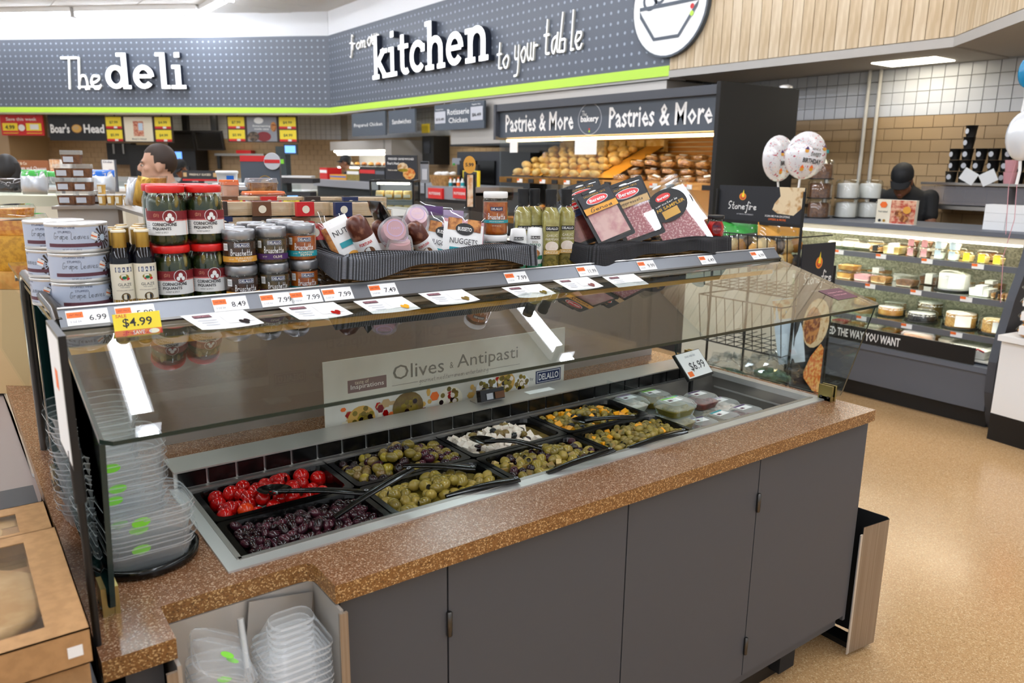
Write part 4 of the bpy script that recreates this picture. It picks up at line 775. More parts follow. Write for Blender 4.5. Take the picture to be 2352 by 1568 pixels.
# --- pesto bottles (white, standing on green caps)
P, w_, h = spot(1189, 629, 40, 100)
pe = thing('pesto_bottle', 'white squeeze bottle of basil pesto beside the tall bruschetta jars', 'bottle', P, yawcam(P)+.1, 'pesto bottles'); w2 = w_/2
B().lathe([(w2*.86, 0), (w2*.9, .002), (w2*.9, h*.17), (w2*.8, h*.18)], 'green', n=20, sy=.7).ob('cap', pe)
B().lathe([(w2*.8, h*.175), (w2, h*.3), (w2*1.02, h*.5), (w2*.98, h*.8), (w2*.85, h*.98), (w2*.5, h)], 'white gloss', n=22, sy=.72).ob('bottle', pe)
b = B(); f = lambda u, v: (u, -.72*math.sqrt(max(1e-6, (w2*1.03)**2-u*u))-.0006, v); b.flat(strip(0, h*.33, w2*1.7, h*.09), f, 'green'); g = lambda u, v: (u, f(u, v)[1]-.0006, v)
b.flat(strip(0, h*.78, w2*1.1, h*.07, 4), f, 'black'); b.flat(fit(sans('DELALLO', .02), 0, h*.78, w2*1.0, h*.045), g, 'white'); b.flat(fit(sans('BASIL'), 0, h*.68, w2*.7, h*.04), f, 'olive green'); b.flat(fit(sans('PESTO', .02), 0, h*.61, w2*1.25, h*.065), f, 'green'); b.flat(fit(sans('TOPPING'), 0, h*.55, w2*.9, h*.035), f, 'text grey'); b.flat(disc(0, h*.42, w2*.55, h*.09), f, 'photo food'); b.ob('label', pe)
P2, _, _ = spot(1227, 625, 40, 100); dup(pe, P2, None, 'white squeeze bottle of basil pesto beside the tall dressing bottles')
# --- dressing bottles
P, w_, h = spot(1262, 624, 40, 180); r = w_/2
db = thing('dressing_bottle', 'tall garlic parmesan dressing bottle with black cap beside the pesto', 'bottle', P, yawcam(P)+.2, 'dressing bottles')
B().rbox([(w_*.95, w_*.95, 0), (w_, w_, .004), (w_, w_, h*.7), (w_*.9, w_*.9, h*.77), (w_*.6, w_*.6, h*.8), (w_*.56, w_*.56, h*.9)], 'jar glass', r*.5).ob('bottle', db)
B().rbox([(w_*.9, w_*.9, .004), (w_*.93, w_*.93, h*.28)], 'herb oil', r*.5).ob('sediment', db); B().rbox([(w_*.93, w_*.93, h*.28), (w_*.93, w_*.93, h*.7), (w_*.6, w_*.6, h*.78)], 'oil', r*.5).ob('dressing', db)
B().lathe([(r*.62, h*.79), (r*.64, h*.9), (r*.6, h*.93), (r*.66, h*.96), (r*.64, h)], 'black matte', n=18).ob('cap', db)
b = B(); f = face(-w_/2-.0006); g = face(-w_/2-.0012); b.flat(rect(0, h*.53, w_*.75, h*.055), f, 'black'); b.flat(fit(sans('DELALLO', .02), 0, h*.53, w_*.65, h*.03), g, 'white'); b.flat(fit(sans('GARLIC'), 0, h*.445, w_*.62, h*.03), f, 'cream'); b.flat(fit(sans('PARMESAN'), 0, h*.4, w_*.72, h*.03), f, 'cream'); b.flat(disc(0, h*.31, w_*.38, h*.065), f, 'feta'); b.flat(rect(0, h*.24, w_*.9, h*.05), g, 'gold matte'); b.flat(fit(sans('DRIZZLE', .01), 0, h*.24, w_*.7, h*.028), face(-w_/2-.0018), 'cream'); b.ob('label', db)
P2, _, _ = spot(1297, 620, 38, 180); dup(db, P2, None, 'tall garlic parmesan dressing bottle with black cap beside the salami basket')
dup(db, P+V((-.055, .055, 0)), None, 'tall dressing bottle with black cap behind the pesto bottles', 'dressing bottles behind'); dup(db, P+V((-.015, .055, 0)), None, 'tall dressing bottle with black cap behind the pesto bottles', 'dressing bottles behind')
# --- baskets
def basket(label, x0, x1, y0, y1, h, cloth, wk, hem, flare=.02, bow=.0):
    cx, cy = (x0+x1)/2, (y0+y1)/2; W, D = x1-x0, y1-y0; t = thing('wicker_basket', label, 'basket', (cx, cy, ZS+.001))
    def per(k, n, w_, d_): 
        s_ = 2*(w_+d_)*k/n
        if s_ < w_: return (-w_/2+s_, -d_/2)
        if s_ < w_+d_: return (w_/2, -d_/2+s_-w_)
        if s_ < 2*w_+d_: return (w_/2-(s_-w_-d_), d_/2)
        return (-w_/2, d_/2-(s_-2*w_-d_))
    n = 72
    for row in range(int(h/.0075)):
        z = .004+row*.0075; e = flare*2*z/h; ps = []
        for k in range(n+1):
            x, y = per(k % n, n, W+e, D+e); o = .0035*(1 if (k//2+row) % 2 else -1); l = math.hypot(x, y) or 1; ps.append((x+o*x/l*(abs(x) > (W+e)/2-.001), y+(o*(1 if y > 0 else -1) if abs(y) > (D+e)/2-.001 else 0), z))
        B().tube(ps, .0036, wk, 5).ob('weave_strand', t)
    b = B()
    for k in range(0, n, 4):
        x, y = per(k, n, W, D); x2, y2 = per(k, n, W+2*flare, D+2*flare); b.tube([(x, y, .001), (x2, y2, h)], .0028, wk, 4)
    tag(b.ob('stakes', t), kind='stuff'); B().bx((-W/2, -D/2, .0005), (W/2, D/2, .004), wk).ob('bottom', t)
    b = B(); 
    def S(u, v):
        k = u*n; w2, d2 = W+2*flare, D+2*flare; x, y = per(k % n if k < n else 0, n, w2, d2); lx, ly = x/(w2/2), y/(d2/2); rip = .004*math.sin(u*47)+.003*math.sin(u*91)
        if v < .35: q = v/.35; s_ = .86+.12*q; z = h*.35+(h*.72)*q
        elif v < .45: s_ = 1.0; z = h*1.1+.004*math.sin(u*30)
        else: q = (v-.45)/.55; s_ = 1.02+.02*q; z = h*1.09-q*(hem+.012*math.sin(u*19+1)+.006*math.sin(u*40))
        ox = .014*(v > .45)*(abs(lx) > .97)*(1 if lx > 0 else -1); oy = (.012*(v > .45)+rip*(v > .5))*(abs(ly) > .97)*(1 if ly > 0 else -1)
        return (x*s_+ox, y*s_+oy, z)
    b.grid(S, 144, 14, cloth, True, ((W+D)*4.2, .42)); b.ob('cloth_liner', t); return t
xa = at(765, 662, z=ZS).x; xb = at(1118, 626, z=ZS).x
basket('wicker basket lined with grey mesh cloth, full of sausages and nugget bags', xa, xb, .425, .60, .085, 'grey mesh cloth', 'wicker', .04)
xc = at(1322, 616, z=ZS).x; xd = at(1580, 590, z=ZS).x
basket('wicker basket lined with black mesh cloth, full of sliced salami packs', xc, xd, .43, .60, .072, 'black mesh cloth', 'wicker pale', .046)
def frame_at(u, v, y, roll, lean=15, yaw=None):
    """transform for a flat pack: centre at pixel on plane y, rolled in its face, leaning back"""
    p = at(u, v, y=y); yw = yawcam(p)*.75 if yaw is None else yaw
    return M.Translation(p) @ M.Rotation(yw, 4, 'Z') @ M.Rotation(R(-lean), 4, 'X') @ M.Rotation(R(roll), 4, 'Y')
def pxm(u, v, y): return (at(u, v, y=y)-CAM).dot(_fw)/FPX
def pillow(b, w_, h, d, m, n=10, k=10, wr=.0):
    for s_ in (-1, 1):
        def S(a, c):
            x, z = 2*a-1, 2*c-1; e = max(0, (1-abs(x)**2.6)*(1-abs(z)**3)); return (x*w_/2*(1-.05*z*z), s_*(d/2*e**.5+wr*math.sin(9*x+5*z)*e*.5), z*h/2)
        b.grid(S if s_ < 0 else lambda a, c: S(1-a, c), n, k, m)
def bag(name, label, cat, u, v, y, wp, hp, roll, parts, film='film', lean=15, d=.03, group=None, core=None, wr=.002):
    s = pxm(u, v, y); w_, h = wp*s, hp*s; T = frame_at(u, v, y, roll, lean); t = thing(name, label, cat, T.to_translation(), T.to_euler(), group)
    b = B(); pillow(b, w_, h, d, film, wr=wr); b.ob('bag', t)
    if core: b = B(); pillow(b, w_*.93, h*core[1], d*.85, core[0]); b.ob('contents', t, (0, 0, -h*(1-core[1])*.45))
    b = B(); f0 = lambda off: (lambda a, c: (a*w_, -(d/2*max(0, (1-abs(2*a)**2.6)*(1-abs(2*c)**3))**.5)-off, c*h))
    for i, (vf, m) in enumerate(parts): b.flat(vf, f0(.0012+.0006*i), m)
    if parts: b.ob('print', t)
    return t
def gr(cx, cy, w_, h, n=6): # finely cut rectangle so it follows a bulge
    vs = [(cx-w_/2+w_*i/n, cy-h/2+h*j/n) for j in range(n+1) for i in range(n+1)]
    return vs, [(j*(n+1)+i, j*(n+1)+i+1, (j+1)*(n+1)+i+1, (j+1)*(n+1)+i) for j in range(n) for i in range(n)]
nug = [(gr(0, -.12, .86, .7), 'white'), (gr(-.2, .2, .3, .22), 'photo food'), (gr(.22, .2, .3, .22), 'photo food'), (disc(.02, .12, .2, .11), 'black'), (fit(sans('BUSSETO', .02), .02, .12, .3, .07), 'white'), (fit(sans('NUGGETS'), .02, -.1, .6, .1), 'text dark'), (gr(0, -.26, .55, .09), 'teal'), (disc(.1, -.4, .12, .06), 'orange')]
bag('nugget_bag', 'white nuggets snack bag with a black oval logo at the basket end', 'bag', 1062, 545, .5, 106, 130, 8, nug, lean=18, core=('pink', .8))
bag('nugget_bag', 'white nuggets snack bag half behind the front one', 'bag', 1012, 550, .53, 92, 118, 14, nug, lean=18)
bag('nut_bag', 'white snack bag with a teal ribbon leaning at the left basket end', 'bag', 788, 558, .5, 72, 130, -24, [(gr(.08, 0, .8, .9), 'white'), (gr(-.38, .1, .16, .5), 'photo food'), (fit(sans('NUTS'), .1, .18, .6, .1), 'text dark'), (gr(.1, -.05, .5, .1), 'teal'), (disc(.1, -.3, .2, .1), 'amber')], lean=16, core=('salami', .9))
bag('film_bag', 'clear film bag corner sticking up behind the roasted pepper jars', 'bag', 742, 545, .55, 60, 110, -30, [], lean=10)
bag('snack_bag', 'purple and white snack bag at the back of the sausage basket', 'bag', 1010, 500, .6, 120, 70, 3, [(gr(-.2, .2, .5, .3), 'purple'), (gr(.25, .1, .4, .3), 'lavender')], lean=10)
def sausage(label, u0, v0, u1, v1, y, wp, blackbag=False):
    a = at(u0, v0, y=y); c = at(u1, v1, y=y); s = pxm(u0, v0, y); r = wp*s/2; d = c-a; L = d.length; t = thing('salami_stick', label, 'sausage', a, d.to_track_quat('Z', 'Y').to_euler(), 'salami sticks in the basket')
    B().lathe([(r*.2, -.004), (r*.7, 0), (r*.98, r*.5), (r, L*.3), (r, L*.8), (r*.85, L*.97), (r*.2, L)], 'salami skin', n=16).ob('sausage', t); B().lathe([(r*1.03, L*.45), (r*1.04, L*.5), (r*1.04, L*.95), (r*1.0, L*.97)], 'white', n=18, c0=False, c1=False).ob('wrapper', t)
    q = d.to_track_quat('Z', 'Y').inverted() @ (CAM-a); an = math.atan2(q.y, q.x); f = lambda uu, vv: (r*1.06*math.cos(an-uu/r), r*1.06*math.sin(an-uu/r), vv)
    b = B(); b.flat(fit(sans('FORTUNA', .02), 0, -L*.55, r*1.2, L*.07), lambda uu, vv: f(uu, -vv), 'red'); b.flat(disc(0, L*.75, r*.5, L*.12), f, 'brown'); b.ob('print', t)
    if blackbag: b = B(); b.T = M.Translation((0, r*.6, L*.3)); pillow(b, r*3.2, L*1.5, r*1.2, 'black gloss'); b.ob('black_bag', t)
sausage('dark salami stick in a white wrapper beside the teal-ribboned bag', 812, 500, 858, 595, .47, 52)
sausage('dark salami stick in front of a black bag in the basket', 868, 508, 912, 590, .52, 46, True)
sausage('dark salami stick in a white wrapper beside the nugget bags', 945, 515, 990, 590, .5, 44)
def ptub(label, u, v, y, wp, roll, lean, m='smoky plastic'):
    s = pxm(u, v, y); r = wp*s/2; T = frame_at(u, v, y, roll, lean); t = thing('round_tub', label, 'tub', T.to_translation(), T.to_euler()); b = B(); b.T = M.Rotation(R(90), 4, 'X')
    b.lathe([(r, 0), (r*1.03, .003), (r, .008), (r*.85, .04), (r*.8, .045)], m, n=26); b.ob('tub', t); b = B(); b.T = M.Rotation(R(90), 4, 'X'); b.lathe([(r*.8, -.001), (r*.84, .004), (r*.72, .036)], 'pink', n=20); b.ob('contents', t)
    b = B(); b.flat(ring(0, 0, r*.55, r*.55, r*.06), face(-.0462), 'lavender'); b.flat(fit(sans('HAM'), 0, 0, r*.5, r*.16), face(-.0464), 'lavender'); b.ob('lid_ring', t)
ptub('round cloudy lilac tub facing out in the sausage basket', 903, 536, .47, 70, 0, 20); ptub('round cloudy tub tilted behind the lilac tub', 955, 512, .55, 62, 0, 35); ptub('white flat tub lying in front in the sausage basket', 918, 585, .45, 64, 8, 68, 'cloudy')
# sliced salami packs
def pack(name, label, u, v, y, wp, hp, roll, lean, head, title, meat, badge, dep=.012, edge='black'):
    s = pxm(u, v, y); w_, h = wp*s, hp*s; T = frame_at(u, v, y, roll, lean); t = thing(name, label, 'meat pack', T.to_translation(), T.to_euler())
    b = B(); b.T = M.Rotation(R(90), 4, 'X'); b.rbox([(w_, h, -dep*.2), (w_, h, 0)], edge, .006); b.ob('tray', t)
    b = B(); b.T = M.Rotation(R(90), 4, 'X'); b.rbox([(w_*.9, h*.9, 0), (w_*.86, h*.86, dep*.5)], 'film', .008, c0=False); b.ob('film', t)
    b = B(); f = lambda e: face(-dep*.02-e)
    b.flat(gr(0, -h*.16, w_*.82, h*.52, 3), f(.0008), meat); b.ob('sliced_meat', t)
    b = B(); g = lambda e: face(-dep*.5-e)
    if badge == 'oval':
        b.flat(rect(0, h*.3, w_*.88, h*.24), g(.001), 'dark grey'); b.flat(disc(0, h*.28, w_*.3, h*.075), g(.0016), 'white'); b.flat(disc(0, h*.28, w_*.28, h*.066), g(.0022), 'bright red'); b.flat(fit(sans('Beretta', .02), 0, h*.28, w_*.42, h*.06), g(.0028), 'white'); b.flat(rect(0, h*.13, w_*.9, h*.12), g(.001), head); b.flat(fit(hand(title, 1.1), 0, h*.13, w_*.6, h*.08), g(.0016), 'text dark'); b.flat(fit(sans('SALUMERIA 1812'), 0, h*.38, w_*.6, h*.03), g(.0016), 'gold')
    else:
        b.flat(disc(0, h*.16, w_*.42, h*.22, 28), g(.001), 'black'); b.flat(disc(0, h*.28, w_*.16, h*.05), g(.0016), 'bright red'); b.flat(fit(sans('Beretta', .02), 0, h*.28, w_*.24, h*.035), g(.0022), 'white'); b.flat(fit(hand(title, .9), 0, h*.2, w_*.5, h*.035), g(.0016), 'white'); b.flat(fit(sans('MINI SAMPLER', .015), 0, h*.14, w_*.72, h*.045), g(.0016), 'gold'); b.flat(rect(0, h*.05, w_*.34, h*.11), g(.0016), 'gold matte')
    b.flat(disc(0, h*.44, w_*.1, h*.015), face(-dep*.3), 'paper'); b.ob('label', t)
    B().bx((-w_*.28, -dep*.25, h*.44), (w_*.28, -dep*.05, h*.5), edge).ob('hang_tab', t) if edge == 'black' else None
pack('salami_pack', 'sliced salami pack with a black oval label, half clear, at the basket end', 1545, 497, .52, 118, 175, -28, 22, None, 'Charcuterie', 'salami', 'disc', edge='clear plastic')
pack('salami_pack', 'black soppressata salami pack with a tan banner', 1455, 483, .50, 100, 148, -21, 24, 'tan', 'Soppressata', 'salami', 'oval')
pack('salami_pack', 'black salami pack with an orange banner leaning left of the soppressata', 1388, 492, .47, 92, 140, -24, 30, 'amber', 'Genoa', 'prosciutto', 'oval')
pack('salami_pack', 'dark cured ham pack behind the dressing bottles', 1332, 505, .53, 92, 120, -22, 26, 'navy', 'Speck', 'ham dark', 'oval')
pack('salami_pack', 'dark cured ham pack hidden at the back of the salami basket', 1350, 480, .56, 100, 130, -18, 24, 'red', 'Speck', 'ham dark', 'oval')
pack('salami_pack', 'clear edged salami pack behind the black oval one', 1560, 500, .56, 118, 170, -30, 22, None, 'Charcuterie', 'salami', 'disc', edge='clear plastic')
# --- cracker packs and deli goods on the rear half of the shelf
ZR = 1.441; cz = .041
for v, us, n, cols in ((548, (560, 655, 760), 1, ('brown', 'red', 'red')), (528, (548, 640, 728, 822), 2, ('navy', 'hair brown', 'brown', 'red')), (508, (560, 650, 745, 838), 2, ('navy', 'brown', 'red', 'hair brown'))):
    for i, u in enumerate(us):
        P = at(u, v, z=ZR)
        for l in range(n):
            m = cols[(i+l) % len(cols)]; t = thing('cracker_pack', 'film-wrapped %s-banded cracker pack stacked on the raised shelf' % {'hair brown': 'dark brown'}.get(m, m), 'crackers', (P.x+random.uniform(-.01, .01), P.y, ZR+l*cz), random.uniform(-.08, .08)-.12, 'cracker packs, %s band' % m); L = .15; d = .085
            B().rbox([(L*.95, d*.9, .002), (L*.95, d*.9, cz*.92)], 'wafer', .005).ob('crackers', t); B().rbox([(L, d, .0005), (L*1.01, d*1.01, cz*.5), (L, d*.98, cz-.001)], 'film', .008).ob('wrap', t)
            b = B(); b.bx((-L*.5-.001, -d*.5-.0015, .002), (-L*.18, -d*.3, cz-.0005), m); b.flat(disc(-L*.34, cz*.5, cz*.26), face(-d*.5-.002), 'cream'); b.ob('band', t)
def softpack(label, cat, u, v, y, wp, hp, m, top, name='snack_tray'):
    s = pxm(u, v, y); P = at(u, v, y=y); w_, h = wp*s, hp*s; t = thing(name, label, cat, P-V((0, 0, h/2)), 0)
    B().rbox([(w_*.9, .07, .001), (w_*.94, .075, h*.7)], m, .01).ob('contents', t); B().rbox([(w_*.95, .08, 0), (w_, .085, h*.75), (w_*.9, .08, h)], 'film', .012).ob('film', t); B().rbox([(w_*.98, .083, h*.72), (w_*.92, .08, h+.001)], top, .012).ob('lid', t)
softpack('clear tray with an orange label on top of the cracker stacks', 'tray', 526, 433, 1.75, 36, 38, 'peach', 'orange'); softpack('grey-green wrapped cookie tray on top of the cracker stacks', 'tray', 600, 426, 1.75, 66, 32, 'cookie', 'smoky plastic'); softpack('bright orange snack bag lying on the cracker stacks', 'snack bag', 605, 448, 1.62, 92, 16, 'orange', 'orange', 'snack_bag')
softpack('low dark tray behind the orange-labelled tray', 'tray', 556, 440, 1.8, 44, 22, 'hair black', 'white'); softpack('cracker tray lying before the stacks by the basket', 'tray', 775, 512, 1.42, 80, 22, 'cookie', 'film'); softpack('white wrapped bread tray at the right end of the stacks', 'tray', 812, 470, 1.72, 50, 36, 'pink', 'film')
b = B(); q = at(560, 420, d=3.25); b.bx((q.x-.09, q.y-.06, 1.441), (q.x+.12, q.y+.14, at(522, 410, d=3.2).z-.021), 'white'); tag(b.ob('white_riser'), 'white riser box under the small white tub', 'riser')
t = thing('white_tub', 'white plastic tub with a blue label behind the cracker stacks', 'tub', at(522, 410, d=3.2), 0); B().lathe([(.038, -.02), (.042, .02), (.045, .021), (.045, .03), (.04, .032)], 'white', n=18).ob('tub', t); B().flat(strip(0, 0, .03, .025, 3), cyl(.042), 'blue').ob('label', t)
# ================================================================== left end of the bar: clear containers, pie boxes, easel sign, cheese case
def shell_mesh(w_, d_, h, m, lidded=False, st=None):
    b = B(); b.loft([b.rrect(w_*.82, d_*.82, .03, 4, 0), b.rrect(w_*.84, d_*.84, .03, 4, .002), b.rrect(w_*.95, d_*.95, .035, 4, h), b.rrect(w_, d_, .038, 4, h+.001)], m, True, False, True); b.loft([b.rrect(w_, d_, .038, 4, h+.0005), b.rrect(w_*1.004, d_*1.004, .038, 4, h+.0035)], 'clear rim', False, False, True)
    if st: b.flat(disc(0, 0, .016, .009, 14), lambda u, v: (u-w_*.1, -d_*.46, h*.6+v), st)
    return b.mesh('clear_container')
P = at(362, 1318, z=ZC); sm = shell_mesh(.165, .155, .034, 'clear ribbed'); sg = shell_mesh(.165, .155, .034, 'clear ribbed', st='lime sticker')
cx, cy = P.x-.005, P.y+.075
b = B(); b.lathe([(.085, 0), (.094, .004), (.096, .02), (.09, .021), (.086, .006)], 'black gloss', n=32, sy=.95); tag(b.ob('black_tray', None, (cx, cy, ZC)), 'round black tray under the front stack of clear containers', 'tray')
random.seed(3)
for k, (dx, dy, n, zb, gap, lb) in enumerate(((0, 0, 10, .008, .0085, 'front stack on the black tray'), (-.012, .135, 15, 0, .0115, 'middle stack behind the black tray'), (-.03, .27, 17, 0, .0125, 'rear stack by the partition'))):
    for i in range(n):
        o = obj('clear_container', sg if i in (3, 7, 9, 13) else sm, None, (cx+dx+random.uniform(-.004, .004), cy+dy+random.uniform(-.004, .004), ZC+zb+i*gap+.001), (random.uniform(-.03, .03)+(.05 if k else 0), random.uniform(-.03, .03), random.uniform(-.08, .08)))
        tag(o, 'empty clear plastic container nested in the '+lb, 'container', 'clear containers, '+lb)
# steel chute in the notch with two stacks of clear tubs
t = thing('container_chute', 'stainless steel chute below the counter notch', 'dispenser', (0, 0, 0))
B().bx((.216, .105, .3), (.492, .111, ZC-TH-.001), 'steel brushed').ob('back_plate', t)
for x, nm in ((.219, 'side_plate'), (.49, 'side_plate')): B().bx((x-.003, -.02, .3), (x+.003, .105, ZC-TH-.001 if x < .3 else ZC-TH-.002), 'steel brushed').ob(nm, t)
for x in (.211, .495): B().bx((x-.012, -.026, .3), (x+.004, -.02, ZC-TH-.006), 'brushed steel v').ob('folded_edge', t)
B().bx((.22, -.02, .3), (.49, .105, .306), 'steel').ob('floor_plate', t)
b = B(); b.T = M.Translation((.415, .09, .8)) @ M.Rotation(R(10), 4, 'Y') @ M.Rotation(R(-8), 4, 'X'); b.bx((-.06, -.002, -.2), (.06, .002, .055), 'steel'); b.ob('guide_plate', t); B().tube([(.338, .06, .86), (.338, .035, .78)], .006, 'steel bright').ob('guide_rod', t)
b = B()
b.rbox([(.122, .10, 0), (.122, .10, .006), (.112, .09, .007), (.075, .055, .05)], 'clear ribbed', .02, c0=False, c1=True); b.loft([b.rrect(.123, .101, .02, 3, .0), b.rrect(.123, .101, .02, 3, .004)], 'clear rim', False, False); b.loft([b.rrect(.077, .057, .02, 3, .046), b.rrect(.0745, .0545, .02, 3, .0505)], 'clear rim', False, False); nt = b.mesh('nested_tub')
for i in range(26): tag(obj('nested_tub', nt, None, (.415+random.uniform(-.002, .002), .03, .48+i*.0128), (random.uniform(-.02, .02), 0, random.uniform(-.03, .03))), 'upturned clear tub in the right stack of the steel chute', 'container', 'clear tubs in the chute, right stack')
b = B(); b.rbox([(.1, .09, 0), (.104, .094, .012), (.104, .094, .014), (.08, .07, .03)], 'clear ribbed', .02, c0=False); b.loft([b.rrect(.105, .095, .02, 3, .0115), b.rrect(.105, .095, .02, 3, .0145)], 'clear rim', False, False); lt0 = b.mesh('clamshell_box'); b.flat(disc(0, 0, .012, .007), lambda u, v: (u, v-.02, .0306), 'lime sticker'); lt1 = b.mesh('clamshell_box')
for i in range(22): tag(obj('clamshell_box', lt1 if i in (18, 20, 21) else lt0, None, (.288+random.uniform(-.003, .003), .032+random.uniform(-.004, .004), .47+i*.0165), (random.uniform(.1, .3), R(12)+random.uniform(-.08, .08)+(.35 if i > 19 else 0), random.uniform(-.1, .1))), 'clear clamshell lid in the leaning left stack of the chute', 'container', 'clear lids in the chute, left stack')
# kraft pie boxes on a low stand
def piebox(label, fr, bk, h, win=True):
    a = at(*fr, x=.1); c = at(*bk, x=.1); z = a.z; D = c.y-a.y; W = .3
    t = thing('pie_box', label, 'bakery box', (.1-W, a.y, z-h), 0)
    b = B(); iw = .05; 
    b.bx((0, 0, 0), (W, .002, h), 'kraft'); b.bx((0, D-.002, 0), (W, D, h), 'kraft'); b.bx((0, 0, 0), (.002, D, h), 'kraft'); b.bx((W-.002, 0, 0), (W, D, h), 'kraft'); b.bx((0, 0, 0), (W, D, .002), 'kraft')
    b.bx((0, 0, h-.002), (W, iw*.7, h), 'kraft'); b.bx((0, D-iw*.7, h-.002), (W, D, h), 'kraft'); b.bx((0, iw*.7, h-.002), (iw, D-iw*.7, h), 'kraft'); b.bx((W-iw, iw*.7, h-.002), (W, D-iw*.7, h), 'kraft'); b.ob('carton', t)
    B().quad([(iw, iw*.7, h-.001), (W-iw, iw*.7, h-.001), (W-iw, D-iw*.7, h-.001), (iw, D-iw*.7, h-.001)], 'film').ob('window', t)
    B().lathe([(.08, .004), (.1, .01), (.115, h*.6), (.105, h*.75), (.05, h*.84)], 'pie crust', (W/2+.01, D/2, 0), 24).ob('pie', t)
    B().bx((W-.03, -.001, h*.3), (W-.012, 0, h*.6), 'paper').ob('sticker', t); return a.y, z-h
ya, za = piebox('kraft pie box with a film window in front of the stack', (208, 1440), (140, 1305), .052)
yb, zb = piebox('kraft pie box with a film window behind the front one', (150, 1300), (116, 1213), .05)
piebox('kraft pie box with a film window at the back of the row', (126, 1222), (104, 1170), .05)
b = B(); b.bx((-.2, ya+.015, za-.051), (.095, ya+.21, za-.001), 'kraft'); tag(b.ob('closed_box'), 'plain kraft box under the front pie box', 'bakery box')
b = B(); b.bx((-.3, ya-.02, .0), (.102, yb+.6, za-.052), 'cabinet grey'); tag(b.ob('box_stand'), 'dark low stand under the kraft pie boxes', 'stand')
# easel sign seen edge-on
t = thing('easel_sign', 'black framed price sign on a thin pole by the left end of the bar', 'sign', (0, 0, 0))
e0, e1 = at(112, 722, x=.118), at(142, 772, x=.118); zbt = at(150, 1020, x=.118).z
B().tube([(.12, e1.y+.03, .5), (.12, e1.y+.035, zbt+.05)], .0055, 'black', 8).ob('pole', t); B().tube([(.12, e1.y+.03, zbt-.06), (.12, e1.y+.035, zbt+.02)], .0085, 'black', 8).ob('collar', t)
b = B(); b.bx((.113, e1.y, zbt), (.123, e0.y, e1.z), 'black'); b.ob('frame', t); b = B(); b.bx((.1125, e1.y+.006, zbt+.006), (.1135, e0.y-.006, e1.z-.006), 'paper'); b.flat(rect((e0.y+e1.y)/2, zbt+.12, .03, .03), lambda u, v: (.1122, u, v), 'orange'); b.ob('card', t)
# refrigerated cheese case at the left
A_, B_ = at(94, 1104, z=.86), at(0, 888, z=.86); far = V((-1.6, B_.y+.3, .86))
t = thing('cheese_case', 'open refrigerated case with a bright steel deck at the left', 'display case', (0, 0, 0))
b = B(); pts = [(A_.x, A_.y), (B_.x, B_.y), (-1.6, 2.2), (-1.6, .72), (A_.x-.02, .72)]; b.prism(pts[::-1], fl, .0, .86, 'grey pink'); b.ob('body', t); 
B().prism([(A_.x-.004, A_.y+.01), (.113, A_.y+.04), (.113, 2.4), (-1.5, 3.2), (-1.6, 2.2), (B_.x, B_.y)], fl, .861, .87, 'steel bright').ob('deck', t)
q = [at(0, 640, d=1.9), at(78, 700, d=1.9), at(66, 905, d=1.75), at(0, 800, d=1.75)]; b = B(); b.quad(q, 'acrylic'); b.quad([p+V((.004, .004, 0)) for p in q], 'acrylic'); b.ob('plastic_guard', t)
B().bx((-.5, 1.9, .95), (.05, 1.93, .98), 'case light').ob('lamp', t)  # unseen lamp, added above the deck to brighten its steel
# parmesan and crouton packs further left
def yawbox(name, label, cat, u0, v0, u1, v1, d, D, m, rz=None):
    p = at((u0+u1)/2, v1, d=d); s = d/FPX; rz = -YAW if rz is None else rz; t = thing(name, label, cat, p, rz); return t, (u1-u0)*s, (v1-v0)*s*1.02
t, w_, h = yawbox('parmesan_wheel', 'golden quarter wheel of parmesan on a wooden board', 'cheese', -60, 545, 92, 622, 2.5, .2, None)
B().lathe([(w_*.5, 0), (w_*.53, h*.3), (w_*.53, h*.7), (w_*.5, h)], 'parmesan', (0, .1, 0), 28).ob('wheel', t)
t, w_, h = yawbox('wooden_board', 'wooden board under the parmesan wheel', 'board', -80, 624, 92, 662, 2.5, .2, None); B().bx((-w_/2, -.02, 0), (w_/2, .25, h), 'bread').ob('board', t); b = B()
b.bx((-w_/2-.3, -.02, -(t.location.z-.872)), (w_/2-.01, .3, -.001), 'tan'); b.ob('stand', t)
for u0, v0, u1, v1, lb in ((-30, 492, 100, 540, 'lower tray of orange crackers above the parmesan'), (10, 470, 66, 500, 'small upper tray of orange crackers above the parmesan')):
    t, w_, h = yawbox('cracker_tray', 'clear '+lb, 'tray', u0, v0, u1, v1, 2.55, .1, None); B().rbox([(w_*.86, .09, .003), (w_*.92, .1, h*.7)], 'crouton', .01).ob('crackers', t); B().rbox([(w_*.9, .1, 0), (w_, .11, h*.7), (w_*.9, .1, h)], 'clear plastic', .012).ob('box', t)
# raised steel shelf with chocolate tubs, gold cups and bags (rear island)
t = thing('steel_shelf', 'raised stainless shelf behind the tins carrying chocolate tubs', 'shelf', (0, 0, 0)); zs = 1.44
a0, a1, a2 = at(118, 474, z=zs), at(420, 492, z=zs), at(300, 458, z=zs)
b = B(); b.prism([(.387, 2.55), (.62, 2.5), (.60, 1.68), (.74, 1.42), (1.6, 1.42), (1.6, 2.3), (.6, 3.2)], fl, zs-.012, zs, 'steel'); b.ob('top', t); b = B(); b.prism([(.41, 2.58), (.63, 2.53), (.66, 2.6), (.44, 2.65)], fl, 0, zs-.012, 'steel brushed'); b.ob('riser', t); B().prism([(1.0, 1.9), (1.8, 1.9), (1.8, 2.2), (1.0, 2.2)], fl, 0, zs-.012, 'steel dark').ob('riser', t)
def onshelf(u, v, z=zs): return at(u, v, z=z+.001)
s = (onshelf(205, 468)-CAM).dot(_fw)/FPX; ctm = None
